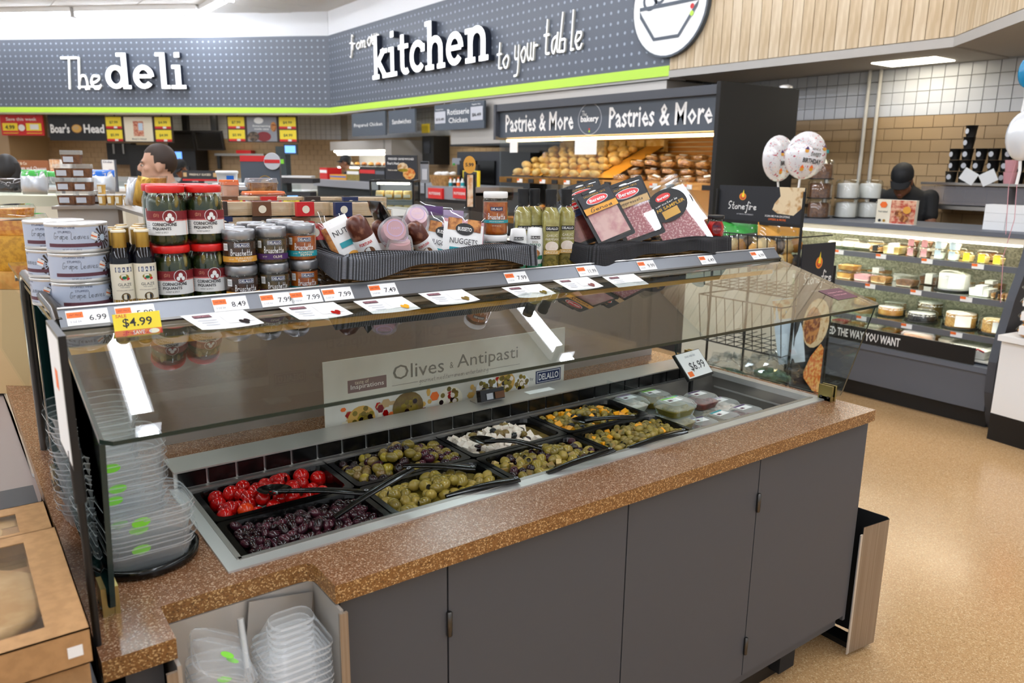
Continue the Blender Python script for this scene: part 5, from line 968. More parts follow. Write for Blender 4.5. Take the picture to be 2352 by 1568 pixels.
t = thing('chocolate_tub', 'clear-lidded chocolate tub, stacked on the raised steel shelf', 'tub', (0, 0, 0), -YAW+.3, 'chocolate tubs'); w_, h = 40*s, 20*s; hl = 33*s
B().rbox([(w_*.86, w_*.8, 0), (w_*.95, w_*.88, h)], 'cake brown', .008).ob('tub', t); B().rbox([(w_, w_*.94, h), (w_*1.02, w_*.96, h+.002), (w_, w_*.94, hl*.9)], 'cloudy', .01).ob('lid', t); B().flat(rect(-w_*.1, h*.5, w_*.5, h*.6), face(-w_*.45), 'flyer grey').ob('label', t); first = True
for u, n in ((161, 3), (200, 3)):
    P = onshelf(u, 470); base = P+V((.0, .04, 0))
    for i in range(n):
        q = base+V((0, 0, i*hl*.9))
        if first: t.location = q; first = False
        else: dup(t, q)
dup(t, onshelf(180, 470)+V((.0, .04, 3*hl*.9)), None, 'clear-lidded chocolate tub topping the stack of tubs'); dup(t, onshelf(205, 470)+V((.06, .12, 0)), None, 'chocolate tub behind the stack of tubs')
s = (onshelf(235, 470)-CAM).dot(_fw)/FPX; t = thing('gold_cup', 'small gold dessert cup with a white lid on the steel shelf', 'cup', onshelf(236, 470), -YAW, 'gold dessert cups'); r = 9*s; h = 24*s
B().lathe([(r*.8, 0), (r, h*.9)], 'gold matte', n=14).ob('cup', t); B().lathe([(r*1.08, h*.88), (r*1.08, h)], 'white', n=14).ob('lid', t); B().flat(strip(0, h*.45, r*.9, h*.6, 3), cyl(r*1.0), 'cream').ob('label', t)
for u in (256, 274, 294): dup(t, onshelf(u, 470))
dup(t, onshelf(237, 470)+V((0, 0, h)), None, 'small gold dessert cup stacked on another'); dup(t, onshelf(294, 470)+V((.02, .05, h)), None, 'small gold dessert cup behind the gold bag')
def sack(name, label, cat, u, v, d, wp, hp, film, stripe=None, roll=0, th=.06, group=None, lean=8):
    p = at(u, v, d=d); s = d/FPX; t = thing(name, label, cat, p, 0, group); t.rotation_euler = (M.Rotation(-YAW, 4, 'Z') @ M.Rotation(R(-lean), 4, 'X') @ M.Rotation(R(roll), 4, 'Y')).to_euler(); b = B(); pillow(b, wp*s, hp*s, th, film, wr=.008); b.ob('bag', t)
    if stripe: B().grid(lambda a, c: (wp*s*(a-.5)*.98, -(th/2*max(0, (1-abs(2*a-1)**2.6)*(1-abs(.5+c*.5)**3))**.5)-.004, hp*s*(.2+c*.29)), 6, 4, stripe).ob('header', t)
    return t
sack('coffee_bag', 'white and gold foil bag standing on the steel shelf', 'bag', 326, 440, 2.9, 32, 68, 'gold', None, 12, .05); sack('coffee_bag', 'silver-white foil bag beside the gold bag', 'bag', 303, 440, 2.95, 24, 64, 'foil bag', None, 8, .04)
q = at(356, 428, d=3.3); b = B(); b.bx((q.x-.035, q.y-.01, 1.441), (q.x+.035, q.y+.07, q.z-.001), 'cream'); tag(b.ob('cream_carton'), 'small cream carton under the tub of orange crackers', 'carton')
t, w_, h = yawbox('crouton_tub', 'clear tub of orange crackers above the gold bag', 'tub', 335, 405, 378, 428, 3.3, .1, None); B().rbox([(w_*.8, .08, .002), (w_*.88, .09, h*.8)], 'crouton', .01).ob('crackers', t); B().rbox([(w_*.85, .085, 0), (w_, .1, h)], 'clear plastic', .012).ob('tub', t)
for i, (u, v, wp, hp, f, st, lb) in enumerate(((80, 418, 60, 56, 'foil bag', 'bright green', 'green-topped clear bread bag on the far shelf'), (115, 418, 50, 50, 'film', 'bright green', 'green-topped bread bag beside the chocolate tubs'), (140, 406, 42, 30, 'film', 'bright red', 'red-topped bread bag behind the chocolate tubs'), (232, 418, 66, 56, 'foil bag', 'blue', 'blue-topped bread bag behind the gold cups'), (20, 428, 60, 36, 'film', None, 'clear bag of bread rolls at the left'))): sack('bread_bag', lb, 'bag', u, v, 4.0+i*.05, wp, hp, f, st, 0, .1)
b = B(); p0 = at(-60, 458, d=4.3); p1 = at(285, 458, d=4.2); dr = (p1-p0); b.prism([(p0.x-.3, p0.y), (p1.x, p1.y), (p1.x+.1, p1.y+.2), (p0.x, p0.y+.35)], fl, 0, p0.z+.03, 'cream'); tag(b.ob('bread_counter'), 'cream counter behind the tins carrying the bread bags', 'counter')
b = B(); a, c = at(-30, 440, d=3.9), at(130, 440, d=3.9); e, f_ = at(-30, 474, d=3.6), at(180, 474, d=3.6); b.quad([a, c, f_, e], 'case glass'); b.quad([p+V((.005, .005, 0)) for p in (a, c, f_, e)], 'case glass'); tag(b.ob('slanted_glass'), 'slanted glass guard in front of the cream counter', 'glass guard')
# ================================================================== deli and hot food background
def KP(u0, v0, u1, v1, x):
    """rectangle on the plane x (faces -x): base-left corner, width, height, rotation"""
    vm = (v0+v1)/2; um = (u0+u1)/2; a = at(u0, vm, x=x); c = at(u1, vm, x=x); zt, zb_ = at(um, v0, x=x).z, at(um, v1, x=x).z
    return V((x, a.y, zb_)), a.y-c.y, zt-zb_, R(-90)
def DP(u0, v0, u1, v1, o=.0):
    p0 = (6.28+o/math.sqrt(2), 13.19+o/math.sqrt(2)); vm = (v0+v1)/2; um = (u0+u1)/2
    a = line_at(u0, vm, p0, (1, -1)); c = line_at(u1, vm, p0, (1, -1)); zt, zb_ = line_at(um, v0, p0, (1, -1)).z, line_at(um, v1, p0, (1, -1)).z
    return V((a.x, a.y, zb_)), (c-a).to_2d().length, zt-zb_, R(-45)
def CP(u0, v0, u1, v1, d, yaw=None):
    s = d/FPX; p = at(u0, v1, d=d); q = at((u0+u1)/2, v0, d=d); rz = -YAW if yaw is None else yaw
    return p, (u1-u0)*s, (v1-v0)*s*1.01, rz
def board(name, label, cat, g, m, prints, th=.03, part='panel', group=None, stem=False):
    """flat sign: prints = [(outline in 0..1 units, material)]"""
    loc, W, H, rz = g; t = thing(name, label, cat, loc, rz, group); B().bx((0, 0, 0), (W, th, H), m).ob(part, t); b = B()
    for i, (vf, mm) in enumerate(prints): b.flat(vf, (lambda e: lambda u, v: (u*W, -e, v*H))(.003+.002*i), mm)
    if prints: b.ob('print', t)
    if stem: B().bx((W*.42, th*.3, -loc.z+.0), (W*.58, th*.8, 0), 'dark grey').ob('stand', t)
    return t, W, H
T = lambda s_, cx, cy, w_, h, bold=.015: fit(sans(s_, bold), cx, cy, w_, h)
# hanging menu boards under the deli bulkhead
def hang(t, W, H):
    for x in (W*.15, W*.85): B().bx((x-.01, .01, H), (x+.01, .02, H+.12), 'black').ob('hanger', t)
t, W, H = board('sale_board', 'red board reading Save this week under the deli sign', 'menu board', DP(2, 264, 99, 311, .3), 'red', [(T('Save this week', .5, .8, .72, .16), 'white'), (rect(.22, .35, .36, .5), 'yellow'), (rect(.78, .35, .36, .5), 'yellow'), (rect(.22, .18, .36, .1), 'bright red'), (rect(.78, .18, .36, .1), 'bright red'), (T('4.99', .22, .4, .22, .2), 'text dark'), (rect(.8, .42, .2, .25), 'white'), (disc(.5, .38, .08, .16), 'white')]); hang(t, W, H)
t, W, H = board('brand_board', 'black menu board with big white lettering around a gold oval', 'menu board', DP(112, 264, 242, 323, .3), 'black', [(T('Boar\'s', .2, .47, .34, .36, .03), 'white'), (T('Head', .8, .47, .36, .34, .03), 'white'), (disc(.5, .47, .1, .18), 'brown'), (disc(.5, .47, .085, .155), 'gold matte'), (disc(.49, .5, .05, .08, 9), 'tan')]); hang(t, W, H)
def menu(label, u0, v0, u1, v1, mid, extra):
    loc, W, H, rz = DP(u0, v0, u1, v1, .3); t = thing('menu_board', label, 'menu board', loc, rz); B().bx((0, 0, 0), (W, .03, H), 'hair brown').ob('frame', t)
    for a, c in ((.01, .26), (.74, .99)):
        for e in (0, 1):
            b = B(); f = lambda k: (lambda u, v: ((a+(c-a)*u)*W, -.004-.002*k, (.04+.48*e+.44*v)*H)); b.flat(rect(.5, .5, .94, .98), f(0), 'yellow'); b.flat(rect(.5, .1, .94, .2), f(1), 'bright red'); b.flat(rect(.6, .1, .2, .16), f(2), 'white'); b.flat(T(('$5.99', '$7.99', '$4.99', '$4.99')[e+2*(a > .5)], .5, .52, .5, .26), f(1), 'text dark'); b.ob('price_card', t)
    b = B(); f = lambda k: (lambda u, v: ((.29+.42*u)*W, -.004-.002*k, (.04+.92*v)*H)); b.flat(rect(.5, .5, 1, 1), f(0), mid)
    for i, (vf, m) in enumerate(extra): b.flat(vf, f(1+i), m)
    b.ob('picture', t); hang(t, W, H)
menu('menu board with yellow price cards and a cream photo panel', 242, 266, 396, 327, 'cream', [(rect(.5, .52, .36, .62), 'photo red'), (rect(.58, .6, .16, .3), 'pale blue'), (T('Boar\'s Head', .5, .1, .5, .06), 'text dark')])
menu('menu board with yellow price cards and a grey food photo', 522, 266, 683, 327, 'grey', [(disc(.4, .85, .16, .13), 'white'), (disc(.55, .2, .25, .2), 'maroon'), (disc(.2, .2, .2, .2), 'photo dark'), (disc(.9, .6, .1, .2), 'photo food'), (T('Entertaining', .5, .62, .6, .1), 'white'), (T('made easy', .5, .5, .5, .1), 'white')])
for (u0, v0, u1, v1, pu), lb in (((386, 300, 448, 345, 425), 'black monitor hung beside the menu board'), ((451, 300, 514, 345, 482), 'black monitor hung on a post between the menu boards')):
    loc, W, H, rz = DP(u0, v0, u1, v1, .9); t = thing('monitor', lb, 'monitor', loc, rz); b = B(); b.T = M.Rotation(R(12), 4, 'X'); b.bx((0, 0, 0), (W, .06, H), 'black'); b.ob('case', t); b = B(); b.T = M.Rotation(R(12), 4, 'X'); b.bx((.03, -.004, .03), (W-.03, 0, H-.03), 'black gloss'); b.ob('screen', t); B().bx((W*.5, .06, H*.6), (W*.5+.12, .16, H+.6), 'black').ob('post', t)
# deli wall equipment
loc, W, H, rz = DP(300, 333, 452, 470, 1.0); t = thing('deli_oven', 'tall black oven with a dark glass door against the deli wall', 'oven', (loc.x, loc.y, 0), rz); H = loc.z+H
B().bx((0, 0, 0), (W, .5, H), 'black').ob('body', t); B().bx((W*.1, -.02, .9), (W*.9, 0, H*.78), 'dark grey').ob('door', t); B().bx((W*.55, -.015, H*.83), (W*.8, 0, H*.93), 'screen blue').ob('display', t)
loc, W, H, rz = DP(246, 328, 302, 378, 1.3); t = thing('wall_cabinet', 'black wall cabinet with two pale handles', 'cabinet', loc, rz); B().bx((0, 0, 0), (W, .2, H), 'black').ob('body', t)
for x in (.3, .7): B().bx((W*x-.015, -.02, H*.5), (W*x+.015, 0, H*.95), 'grey').ob('handle', t)
t, W, H = board('arch_sign', 'brown arched sign reading Meats and Cheeses on the deli case', 'sign', CP(14, 368, 113, 397, 9.5), 'photo food' if False else 'brown sign', [(T('Beef & Co', .36, .75, .3, .22), 'cream'), (T('Meats and Cheeses', .6, .38, .7, .28), 'white')], stem=True)
board('leaflet_stand', 'white food leaflet stand on the deli case', 'sign', CP(116, 367, 163, 397, 9.4), 'white', [(rect(.26, .5, .5, .98), 'photo warm'), (T('DELI', .75, .6, .2, .2), 'grey')], stem=True); board('order_sign', 'narrow white order sign with a red and black square', 'sign', CP(239, 369, 271, 440, 8.5), 'mid grey', [(rect(.5, .74, .86, .5), 'white'), (rect(.66, .6, .3, .2), 'maroon'), (rect(.38, .6, .2, .12), 'amber'), (T('Order', .5, .93, .7, .06), 'navy')], stem=True)
board('dark_placard', 'dark placard with pale lettering on the deli case', 'sign', CP(420, 392, 502, 415, 9.2), 'dark grey', [(T('FRESHLY SLICED', .5, .62, .6, .2), 'cream'), (rect(.5, .1, 1, .16), 'red'), (rect(.08, .6, .1, .4), 'tan'), (rect(.92, .6, .1, .4), 'tan')], stem=True)
b = B(); a = line_at(-40, 410, (4.8, 11.2), (1, -1)); c = line_at(690, 410, (4.8, 11.2), (1, -1)); W = (c-a).to_2d().length
t = thing('deli_case', 'long white deli service case below the menu boards', 'display case', (a.x, a.y, 0), R(-45)); B().bx((0, 0, 0), (W, 1.0, 1.12), 'offwhite').ob('body', t); B().bx((-.02, -.05, 1.12), (W, .95, 1.17), 'white').ob('top', t); B().bx((0, .0, 1.17), (W, .02, 1.28), 'case glass').ob('front_glass', t); B().bx((0, .9, 1.17), (W, 1.0, 1.34), 'steel').ob('back_shelf', t)
# shelf bracket on the deli wall, kiosk, standing sign
loc, W, H, rz = DP(492, 350, 605, 358, 1.4); t = thing('wall_shelf', 'steel shelf bracket on the brown deli wall', 'shelf', loc, rz); B().bx((0, 0, 0), (W, .3, .05), 'steel').ob('shelf', t); B().bx((0, .1, -.28), (.06, .3, 0), 'steel dark').ob('bracket', t); B().bx((W*.45, .0, .05), (W*.75, .2, .12), 'red').ob('tray', t)
p, W, H, rz = CP(638, 340, 660, 440, 9.0); t = thing('label_scale', 'grey-green deli scale with a lit blue screen', 'scale', (p.x, p.y, p.z), rz); B().bx((0, 0, 0), (W, .2, H), 'dark teal').ob('tower', t)
b = B(); b.T = M.Translation((W*.9, -.02, H*.82)); b.bx((0, 0, 0), (.15, .05, .12), 'dark teal'); b.ob('head', t); B().bx((W*.9+.015, -.025, H*.82+.02), (W*.9+.135, -.02, H*.82+.1), 'screen blue').ob('screen', t); B().bx((W*.3, -.006, H*.62), (W*.8, 0, H*.72), 'lime sticker').ob('sticker', t); B().bx((W*.6, -.15, H*.2), (.45, .2, H*.3), 'dark grey').ob('weigh_plate', t); B().bx((W*.6, -.1, H*.32), (.42, .1, H*.36), 'white').ob('printer', t); B().bx((0, -.1, -p.z), (.4, .2, 0), 'dark grey').ob('pedestal', t)
t, W, H = board('standing_sign', 'dark standing sign with a red top band and a gold boar head oval', 'sign', CP(556, 360, 645, 440, 4.6), 'sign grey', [(rect(.5, .92, 1, .16), 'red'), (disc(.62, .22, .2, .24), 'gold'), (disc(.62, .22, .185, .22), 'sign grey'), (disc(.62, .22, .12, .15, 10), 'tan'), (disc(.72, .2, .07, .08, 8), 'tan')], stem=True); b = B(); b.lathe([(.048, 0), (.05, .004), (.048, .008)], 'flyer grey', n=20); b.box((0, 0, .009), (.09, .02, .002), 'red'); o = b.ob('round_badge', t, (W*.84, -.01, H*.85), (R(90), 0, 0))
# hot food case, sandwich sign, sandwich case
p, W, H, rz = KP(762, 322, 950, 430, 6.5); W = 2.3; t = thing('hot_case', 'cream hot food case lit inside behind the snack counter', 'display case', (6.5, p.y, 0), R(-90)); zt = p.z+H
B().bx((0, -.02, zt-.17), (W, .68, zt), 'soffit').ob('canopy', t); B().bx((W, 0, .8), (W+.25, .66, zt), 'soffit').ob('side_cabinet', t); B().bx((0, .6, .9), (W, .66, zt-.17), 'white').ob('back_panel', t); B().bx((.02, .05, zt-.2), (W-.02, .12, zt-.171), 'case light').ob('lamp', t)
for i, z in enumerate((1.3, 1.55, 1.8)): B().bx((0, .1, z), (W, .6, z+.02), 'white').ob('shelf', t); B().bx((.02, .12, z-.02), (W-.02, .16, z-.001), 'case light').ob('lamp', t)  # lamp under each shelf is added to brighten the interior
B().bx((0, 0, 0), (W, .66, .9), 'dark grey').ob('base', t); random.seed(2)
for i in range(14):
    z = (1.32, 1.57)[i % 2]; q = thing('chicken_tray', 'wrapped food tray in the lit hot food case', 'food tray', (6.5+.3, p.y-(.1+.15*i), z), R(-90), 'trays in the hot case'); B().rbox([(.11, .14, 0), (.13, .16, .03)], 'black', .02).ob('tray', q); B().ell((0, 0, .04), (.055, .065, .045), random.choice(['feta', 'bread', 'photo food']), 8, 5).ob('food', q)
cxx = 5.0
pa = at(728, 412, x=cxx); pb = at(1075, 428, x=cxx); t = thing('snack_counter', 'grey steel counter with a slanted front carrying snacks before the hot case', 'counter', (cxx, pa.y, 0), R(-90)); W = pa.y-pb.y; zt = at(850, 418, x=cxx).z
B().bx((0, .0, 0), (W, .8, zt-.06), 'dark grey').ob('body', t); B().bx((0, -.06, zt-.1), (W, .8, zt), 'grey').ob('top', t); b = B(); b.quad([(0, -.05, zt-.1), (W*.5, -.05, zt-.1), (W*.5, -.45, zt-.55), (0, -.45, zt-.55)], 'case glass'); b.ob('front_glass', t); B().bx((0, -.5, 0), (W, 0, zt-.56), 'mid grey').ob('lower_body', t)
for i, (u0, u1, v0, m, lb) in enumerate(((735, 752, 385, 'red', 'red snack carton on the steel counter'), (758, 795, 402, 'amber', 'orange box of blue-wrapped snacks'), (797, 825, 388, 'olive pale', 'box of small jars on the steel counter'), (826, 862, 383, 'hair black', 'black and red snack box by the small jars'), (862, 884, 386, 'black', 'black snack box beside the sandwich sign'))):
    a = at(u0, 411, x=cxx+.15); c = at(u1, 411, x=cxx+.15); H = at((u0+u1)/2, v0, x=cxx+.15).z-zt; q = thing('snack_box', lb, 'box', (cxx+.15, a.y, zt), R(-90)); B().bx((0, 0, 0), (a.y-c.y, .25, max(.08, H)), m).ob('carton', q); B().bx((.01, -.003, H*.55), (a.y-c.y-.01, 0, H*.8), ['white', 'blue', 'white', 'red', 'mid grey'][i]).ob('label', q)
t, W, H = board('sandwich_sign', 'dark sign with a photo of two sandwiches on the steel counter', 'sign', CP(886, 358, 960, 418, 6.3, -YAW-.1), 'dark grey', [(T('PRESSED SANDWICHES', .5, .86, .8, .08), 'white'), (T('Boar\'s Head', .25, .7, .36, .1), 'white'), (disc(.55, .55, .17, .18, 9), 'naan'), (disc(.75, .32, .2, .22, 9), 'pizza'), (disc(.56, .45, .17, .06, 8), 'olive light'), (T('Fresh to order', .24, .45, .3, .06), 'cream')], stem=True)
t, W, H = board('angled_sign', 'narrow grey sign leaning beside the sandwich sign', 'sign', CP(966, 372, 985, 420, 6.3), 'grey', [(rect(.5, .93, 1, .1), 'black'), (rect(.5, .4, .6, .5), 'flyer grey')], stem=True)
p, W, H, rz = CP(853, 418, 950, 496, 4.6, -YAW); t = thing('sandwich_case', 'small glass case of wrapped sandwiches with a black frame', 'display case', p, rz); D = .3
b = B()
for x in (0, W):
    for y in (0, D): b.bx((x-.006, y-.006, 0), (x+.006, y+.006, H), 'black')
for z in (0, H):
    for y in (0, D): b.bx((0, y-.006, z-.006), (W, y+.006, z+.006), 'black')
    for x in (0, W): b.bx((x-.006, 0, z-.006), (x+.006, D, z+.006), 'black')
b.ob('frame', t); b = B(); b.bx((.006, .0, .006), (W-.006, .004, H-.006), 'case glass'); b.bx((W-.004, 0, .006), (W, D, H-.006), 'case glass'); b.ob('glass', t); B().bx((.006, .02, H*.42), (W-.006, D, H*.45), 'case glass').ob('shelf', t); B().bx((0, D, 0), (W, D+.01, H), 'grey').ob('back_panel', t); B().bx((.03, .05, H-.02), (W-.03, .08, H-.008), 'case light').ob('lamp', t); B().bx((-.02, -.02, -p.z), (W+.3, D+.2, -.006), 'mid grey').ob('stand', t)
for i in range(8): q = thing('sandwich', 'paper wrapped sandwich in the small glass case', 'sandwich', (t.matrix_world @ V((0, 0, 0))) if False else p+M.Rotation(rz, 3, 'Z') @ V((.04+.055*(i % 4), .1, H*.45+.004 if i < 4 else .01)), rz, 'sandwiches in the small case'); B().rbox([(.045, .07, 0), (.05, .08, .02), (.045, .07, .05)], 'bread pale', .015).ob('bread', q); B().bx((-.02, -.042, .012), (.02, -.036, .03), 'cream').ob('sticker', q)
# basket, bottles, price cards, yellow sign at the end of the steel counter
p, W, H, rz = KP(985, 402, 1025, 430, 4.95); t = thing('bread_basket', 'tan woven basket of white foil packets on the steel counter', 'basket', (4.95+.1, p.y-W/2, p.z), 0); b = B(); b.rbox([(W*.4, W*.8, 0), (W*.55, W, H)], 'wicker pale', .03); b.ob('basket', t)
for i in range(9): B().ell((random.uniform(-.07, .07), random.uniform(-.35, .35)*W, H+.01), (.05, .06, .03), 'white', 6, 4, M.Rotation(random.uniform(-.6, .6), 3, 'X')).ob('packet', t)
for i in range(10):
    q = at(1026+(i % 5)*9, 430, x=5.0+.08*(i//5)); t = thing('drink_bottle', 'small white bottle with a coloured label beside the tan basket', 'bottle', (q.x, q.y, q.z), 0, 'small bottles on the steel counter'); B().lathe([(.02, 0), (.022, .06), (.01, .09), (.01, .11)], 'white', n=10).ob('bottle', t); B().lathe([(.0225, .015), (.0228, .055)], ['orange', 'teal', 'hair black'][i % 3], n=10, c0=False, c1=False).ob('label', t); B().lathe([(.011, .1), (.011, .115)], 'orange' if i % 2 else 'black', n=8).ob('cap', t)
for u0, u1 in ((983, 1015), (1040, 1072)): board('shelf_card', 'red and white shelf card on the front of the steel counter', 'price sign', KP(u0, 432, u1, 456, 4.9), 'bright red', [(T('ROTISSERIE', .5, .5, .8, .25), 'white')], group='red shelf cards')
b = B(); g = KP(978, 430, 1080, 458, 4.93); loc, W, H, rz = g; B().bx((0, 0, 0), (W, .03, H), 'grey').ob('card_rail', thing('card_rail', 'grey rail holding the red shelf cards', 'rail', loc, rz))
t, W, H = board('strip_sign', 'tall narrow photo sign in a black frame by the hot counter', 'sign', CP(1070, 402, 1092, 476, 4.3), 'black', [(rect(.45, .5, .6, .96), 'photo warm')]); b = B(); b.lathe([(.034, 0), (.034, .004)], 'amber', n=22, sy=1.4); b.ob('price_bubble', t, (W*.4, -.01, H+.05), (R(90), 0, 0)); B().flat(T('5.99', W*.4, H+.05, .045, .02), face(-.016), 'text dark').ob('price', t); B().bx((W*.3, 0, -1.4), (W*.6, .01, 0), 'black').ob('pole', t)
board('yellow_frame_sign', 'dark card in a yellow frame behind the narrow photo sign', 'sign', KP(1063, 392, 1098, 432, 5.2), 'yellow', [(rect(.5, .5, .86, .9), 'dark grey'), (disc(.75, .5, .15, .16), 'red')])
# rotisserie oven and stainless hood
loc, W, H, rz = KP(1050, 348, 1150, 470, 6.3); t = thing('rotisserie_oven', 'black double-door rotisserie oven under the steel hood', 'oven', (6.3, loc.y, 0), rz); H += loc.z; B().bx((0, 0, 0), (W, .8, H), 'dark grey').ob('body', t)
for k in range(2): d = B().bx((W*(.1+.42*k), -.03, .9), (W*(.48+.42*k), 0, H*.93), 'black gloss').ob('door', t); B().bx((W*(.44+.06*k), -.07, 1.0), (W*(.44+.06*k)+.03, -.03, H*.9), 'steel').ob('handle', d)
B().bx((-.12, -.01, H*.9), (W*.1, .02, H*.95), 'grey').ob('trim', t); B().box((-.06, -.02, H*.9), (.03, .02, .03), 'bright green').ob('status_light', t)
loc, W, H, rz = KP(1032, 215, 1320, 328, 6.35); t = thing('exhaust_hood', 'large stainless exhaust hood above the rotisserie oven', 'hood', (6.32, at(1035, 300, x=6.32).y, at(1100, 330, x=6.32).z), R(-90)); W = at(1035, 300, x=6.32).y-4.7; H = 2.515-t.location.z; B().bx((0, 0, 0), (W, .8, H), 'steel brushed').ob('hood', t); B().bx((0, -.01, -.03), (W, .8, 0), 'black').ob('filter', t)
loc, W, H, rz = KP(970, 312, 996, 378, 6.9); t = thing('dispenser_box', 'black wall dispenser left of the rotisserie oven', 'dispenser', loc, rz); B().bx((0, 0, 0), (W, .32, H), 'black').ob('body', t); B().bx((W*.2, -.01, H*.4), (W*.7, 0, H*.85), 'dark grey').ob('window', t); B().bx((0, -.01, H+.05), (W*.6, .02, H+.2), 'yellow').ob('note', t)
# hanging grey signs
for u0, v0, u1, v1, rows_, lb in ((808, 258, 885, 312, (('Prepared Chicken', .5, .46, .84, .2),), 'grey hanging sign reading Prepared Chicken'), (893, 252, 953, 305, (('Sandwiches', .5, .5, .72, .2),), 'grey hanging sign reading Sandwiches'), (998, 236, 1112, 297, (('Rotisserie', .5, .68, .44, .22), ('Chicken', .5, .36, .38, .2)), 'grey hanging sign reading Rotisserie Chicken with two prices')):
    pr = [(T(*r_[:5], .008), 'white') for r_ in rows_]
    if len(rows_) == 2: pr += [(rect(.13, .5, .23, .46), 'flyer grey'), (rect(.87, .55, .23, .5), 'flyer grey'), (T('$10.49', .13, .42, .17, .12), 'text dark'), (T('$6.49', .87, .5, .17, .14), 'text dark'), (T('Family Size', .13, .8, .16, .06), 'white'), (T('Regular Size', .87, .88, .16, .06), 'white')]
    t, W, H = board('hanging_sign', lb, 'sign', KP(u0, v0, u1, v1, 6.22), 'sign grey', pr)
    for x in (.2, .8): B().bx((W*x-.006, .01, H), (W*x+.006, .02, 2.52-t.location.z), 'steel').ob('hanger', t)
# ---- pastry case
PX = 5.23; ya, yb_ = 6.17, 3.09; W = ya-yb_; ZT, ZB = 2.285, 1.925
t = thing('pastry_case', 'dark grey pastry case with a Pastries & More header', 'display case', (PX, ya, 0), R(-90))
B().bx((0, 0, ZB), (W, .1, ZT-.075), 'sign grey').ob('header', t); B().bx((-.03, -.05, ZT-.075), (W+.02, 1.0, ZT), 'charcoal').ob('cornice', t); B().bx((W, -.06, 0), (W+.04, 1.0, ZT+.02), 'black matte').ob('side_panel', t); B().bx((-.04, -.06, ZB-.02), (0, .9, ZT), 'charcoal').ob('end_cap', t); B().bx((0, .95, 0), (W, 1.0, ZT-.07), 'cream').ob('back_panel', t); B().bx((0, 0, 0), (W, .95, .62), 'black matte').ob('plinth', t)
def PC(u, v): p = at(u, v, x=PX); return (ya-p.y, p.z)
hd = t; b = B()
for x0, x1, v0 in ((PC(1162, 280)[0], PC(1318, 280)[0], 280), (PC(1400, 262)[0], PC(1638, 262)[0], 262)): b.flat(fit(sans('Pastries & More', .018), (x0+x1)/2, 2.075, x1-x0, .19), face(-.004), 'white')
xe = PC(1355, 275)[0]; b.flat(ring(xe, 2.075, .17, .15, .006, 26), face(-.004), 'flyer grey'); b.flat(fit(sans('bakery', .03), xe, 2.07, .26, .075), face(-.005), 'white'); b.flat(fit(hand('The', 1), xe-.08, 2.13, .07, .05), face(-.005), 'white'); b.flat(disc(xe, 1.98, .01), face(-.005), 'red'); b.flat(disc(xe, 1.96, .01), face(-.005), 'lime'); b.ob('header_lettering', t)
B().bx((.05, .06, ZB-.04), (W-.05, .1, ZB-.015), 'warm light').ob('lamp', t); B().bx((.05, .1, 1.44), (W-.05, .14, 1.46), 'warm light').ob('lamp', t)
for z in (1.50, 1.05): B().bx((0, .02, z-.025), (W, .95, z), 'wood shelf').ob('shelf', t); B().bx((0, -.0, z-.06), (W, .02, z-.0), 'wood shelf').ob('shelf_edge', t)
for k in range(9): B().bx((0, .93, 1.52+.045*k), (W, .95, 1.555+.045*k), 'wood shelf').ob('back_slat', t)
xg = PC(1385, 400)[0]; b = B(); b.bx((0, .0, .62), (xg*.5-.003, .006, ZB-.02), 'case glass'); b.bx((xg*.5+.003, 0, .62), (xg, .006, ZB-.02), 'case glass'); b.ob('sliding_glass', t); B().bx((.2, -.004, ZB-.16), (.34, 0, ZB-.03), 'paper').ob('notice', t)
B().bx((xg-.42, -.006, 1.74), (xg-.1, -.002, 1.88), 'paper').ob('notice', t)
for k in range(15):
    x = .15+k*.2; B().bx((x, -.008, 1.445), (x+.09, -.002, 1.485), 'paper' if k % 2 else 'black').ob('shelf_tag', t)
    if k % 2: B().bx((x, -.011, 1.465), (x+.035, -.008, 1.485), 'orange').ob('tag_square', t)
random.seed(9); rl = thing('bread_roll', 'golden bread roll in the sloped bins of the pastry case', 'bread', (0, 0, 0), 0, 'bread rolls in the pastry case'); B().ell((0, 0, .0), (.07, .05, .042), 'bread pale', 10, 6).ob('crust', rl); first = True
for c in range(9):
    for r_ in range(5):
        x = .2+c*.16+random.uniform(-.02, .02); yy = .12+r_*.13; z = 1.55+r_*.062+random.uniform(0, .02); q = V((PX+yy, ya-x, z))
        if x > xg-.05: continue
        if first: rl.location = q; first = False
        else: dup(rl, q, (0, random.uniform(-.3, .3), random.uniform(0, 3)), None, None, random.uniform(.85, 1.15))
for k in range(6): b = B(); x = .1+k*.28; b.quad([(x, .1, 1.52), (x+.25, .1, 1.52), (x+.25, .85, 1.86), (x, .85, 1.86)], 'amber' if k % 2 else 'gold matte'); b.bx((x, .8, 1.78), (x+.25, .86, 1.9), 'bread pale'); b.ob('sloped_bin', t)
random.seed(4); ck = None
for c in range(7):
    for r_ in range(3):
        for l in range(2 if r_ else 1):
            x = xg+.12+c*.21+random.uniform(-.02, .02); yy = .14+r_*.2; z = 1.502+r_*.06+l*.075
            if x > W-.1: continue
            if ck is None:
                ck = thing('cookie_tray', 'clear domed tray of cookies on the pastry case shelf', 'cookies', (0, 0, 0), 0, 'cookie trays in the pastry case'); B().lathe([(.08, 0), (.088, .04), (.08, .05)], 'clear plastic', n=14).ob('dome', ck); B().lathe([(.07, .004), (.078, .035), (.03, .045)], 'cookie', n=10).ob('cookies', ck); B().box((0, -.0, .052), (.07, .05, .002), 'paper').ob('label', ck); ck.location = (PX+yy, ya-x, z)
            else: dup(ck, (PX+yy, ya-x, z), (random.uniform(-.2, .2), random.uniform(-.3, .0), random.uniform(0, 3)), None, None, random.uniform(.9, 1.15))
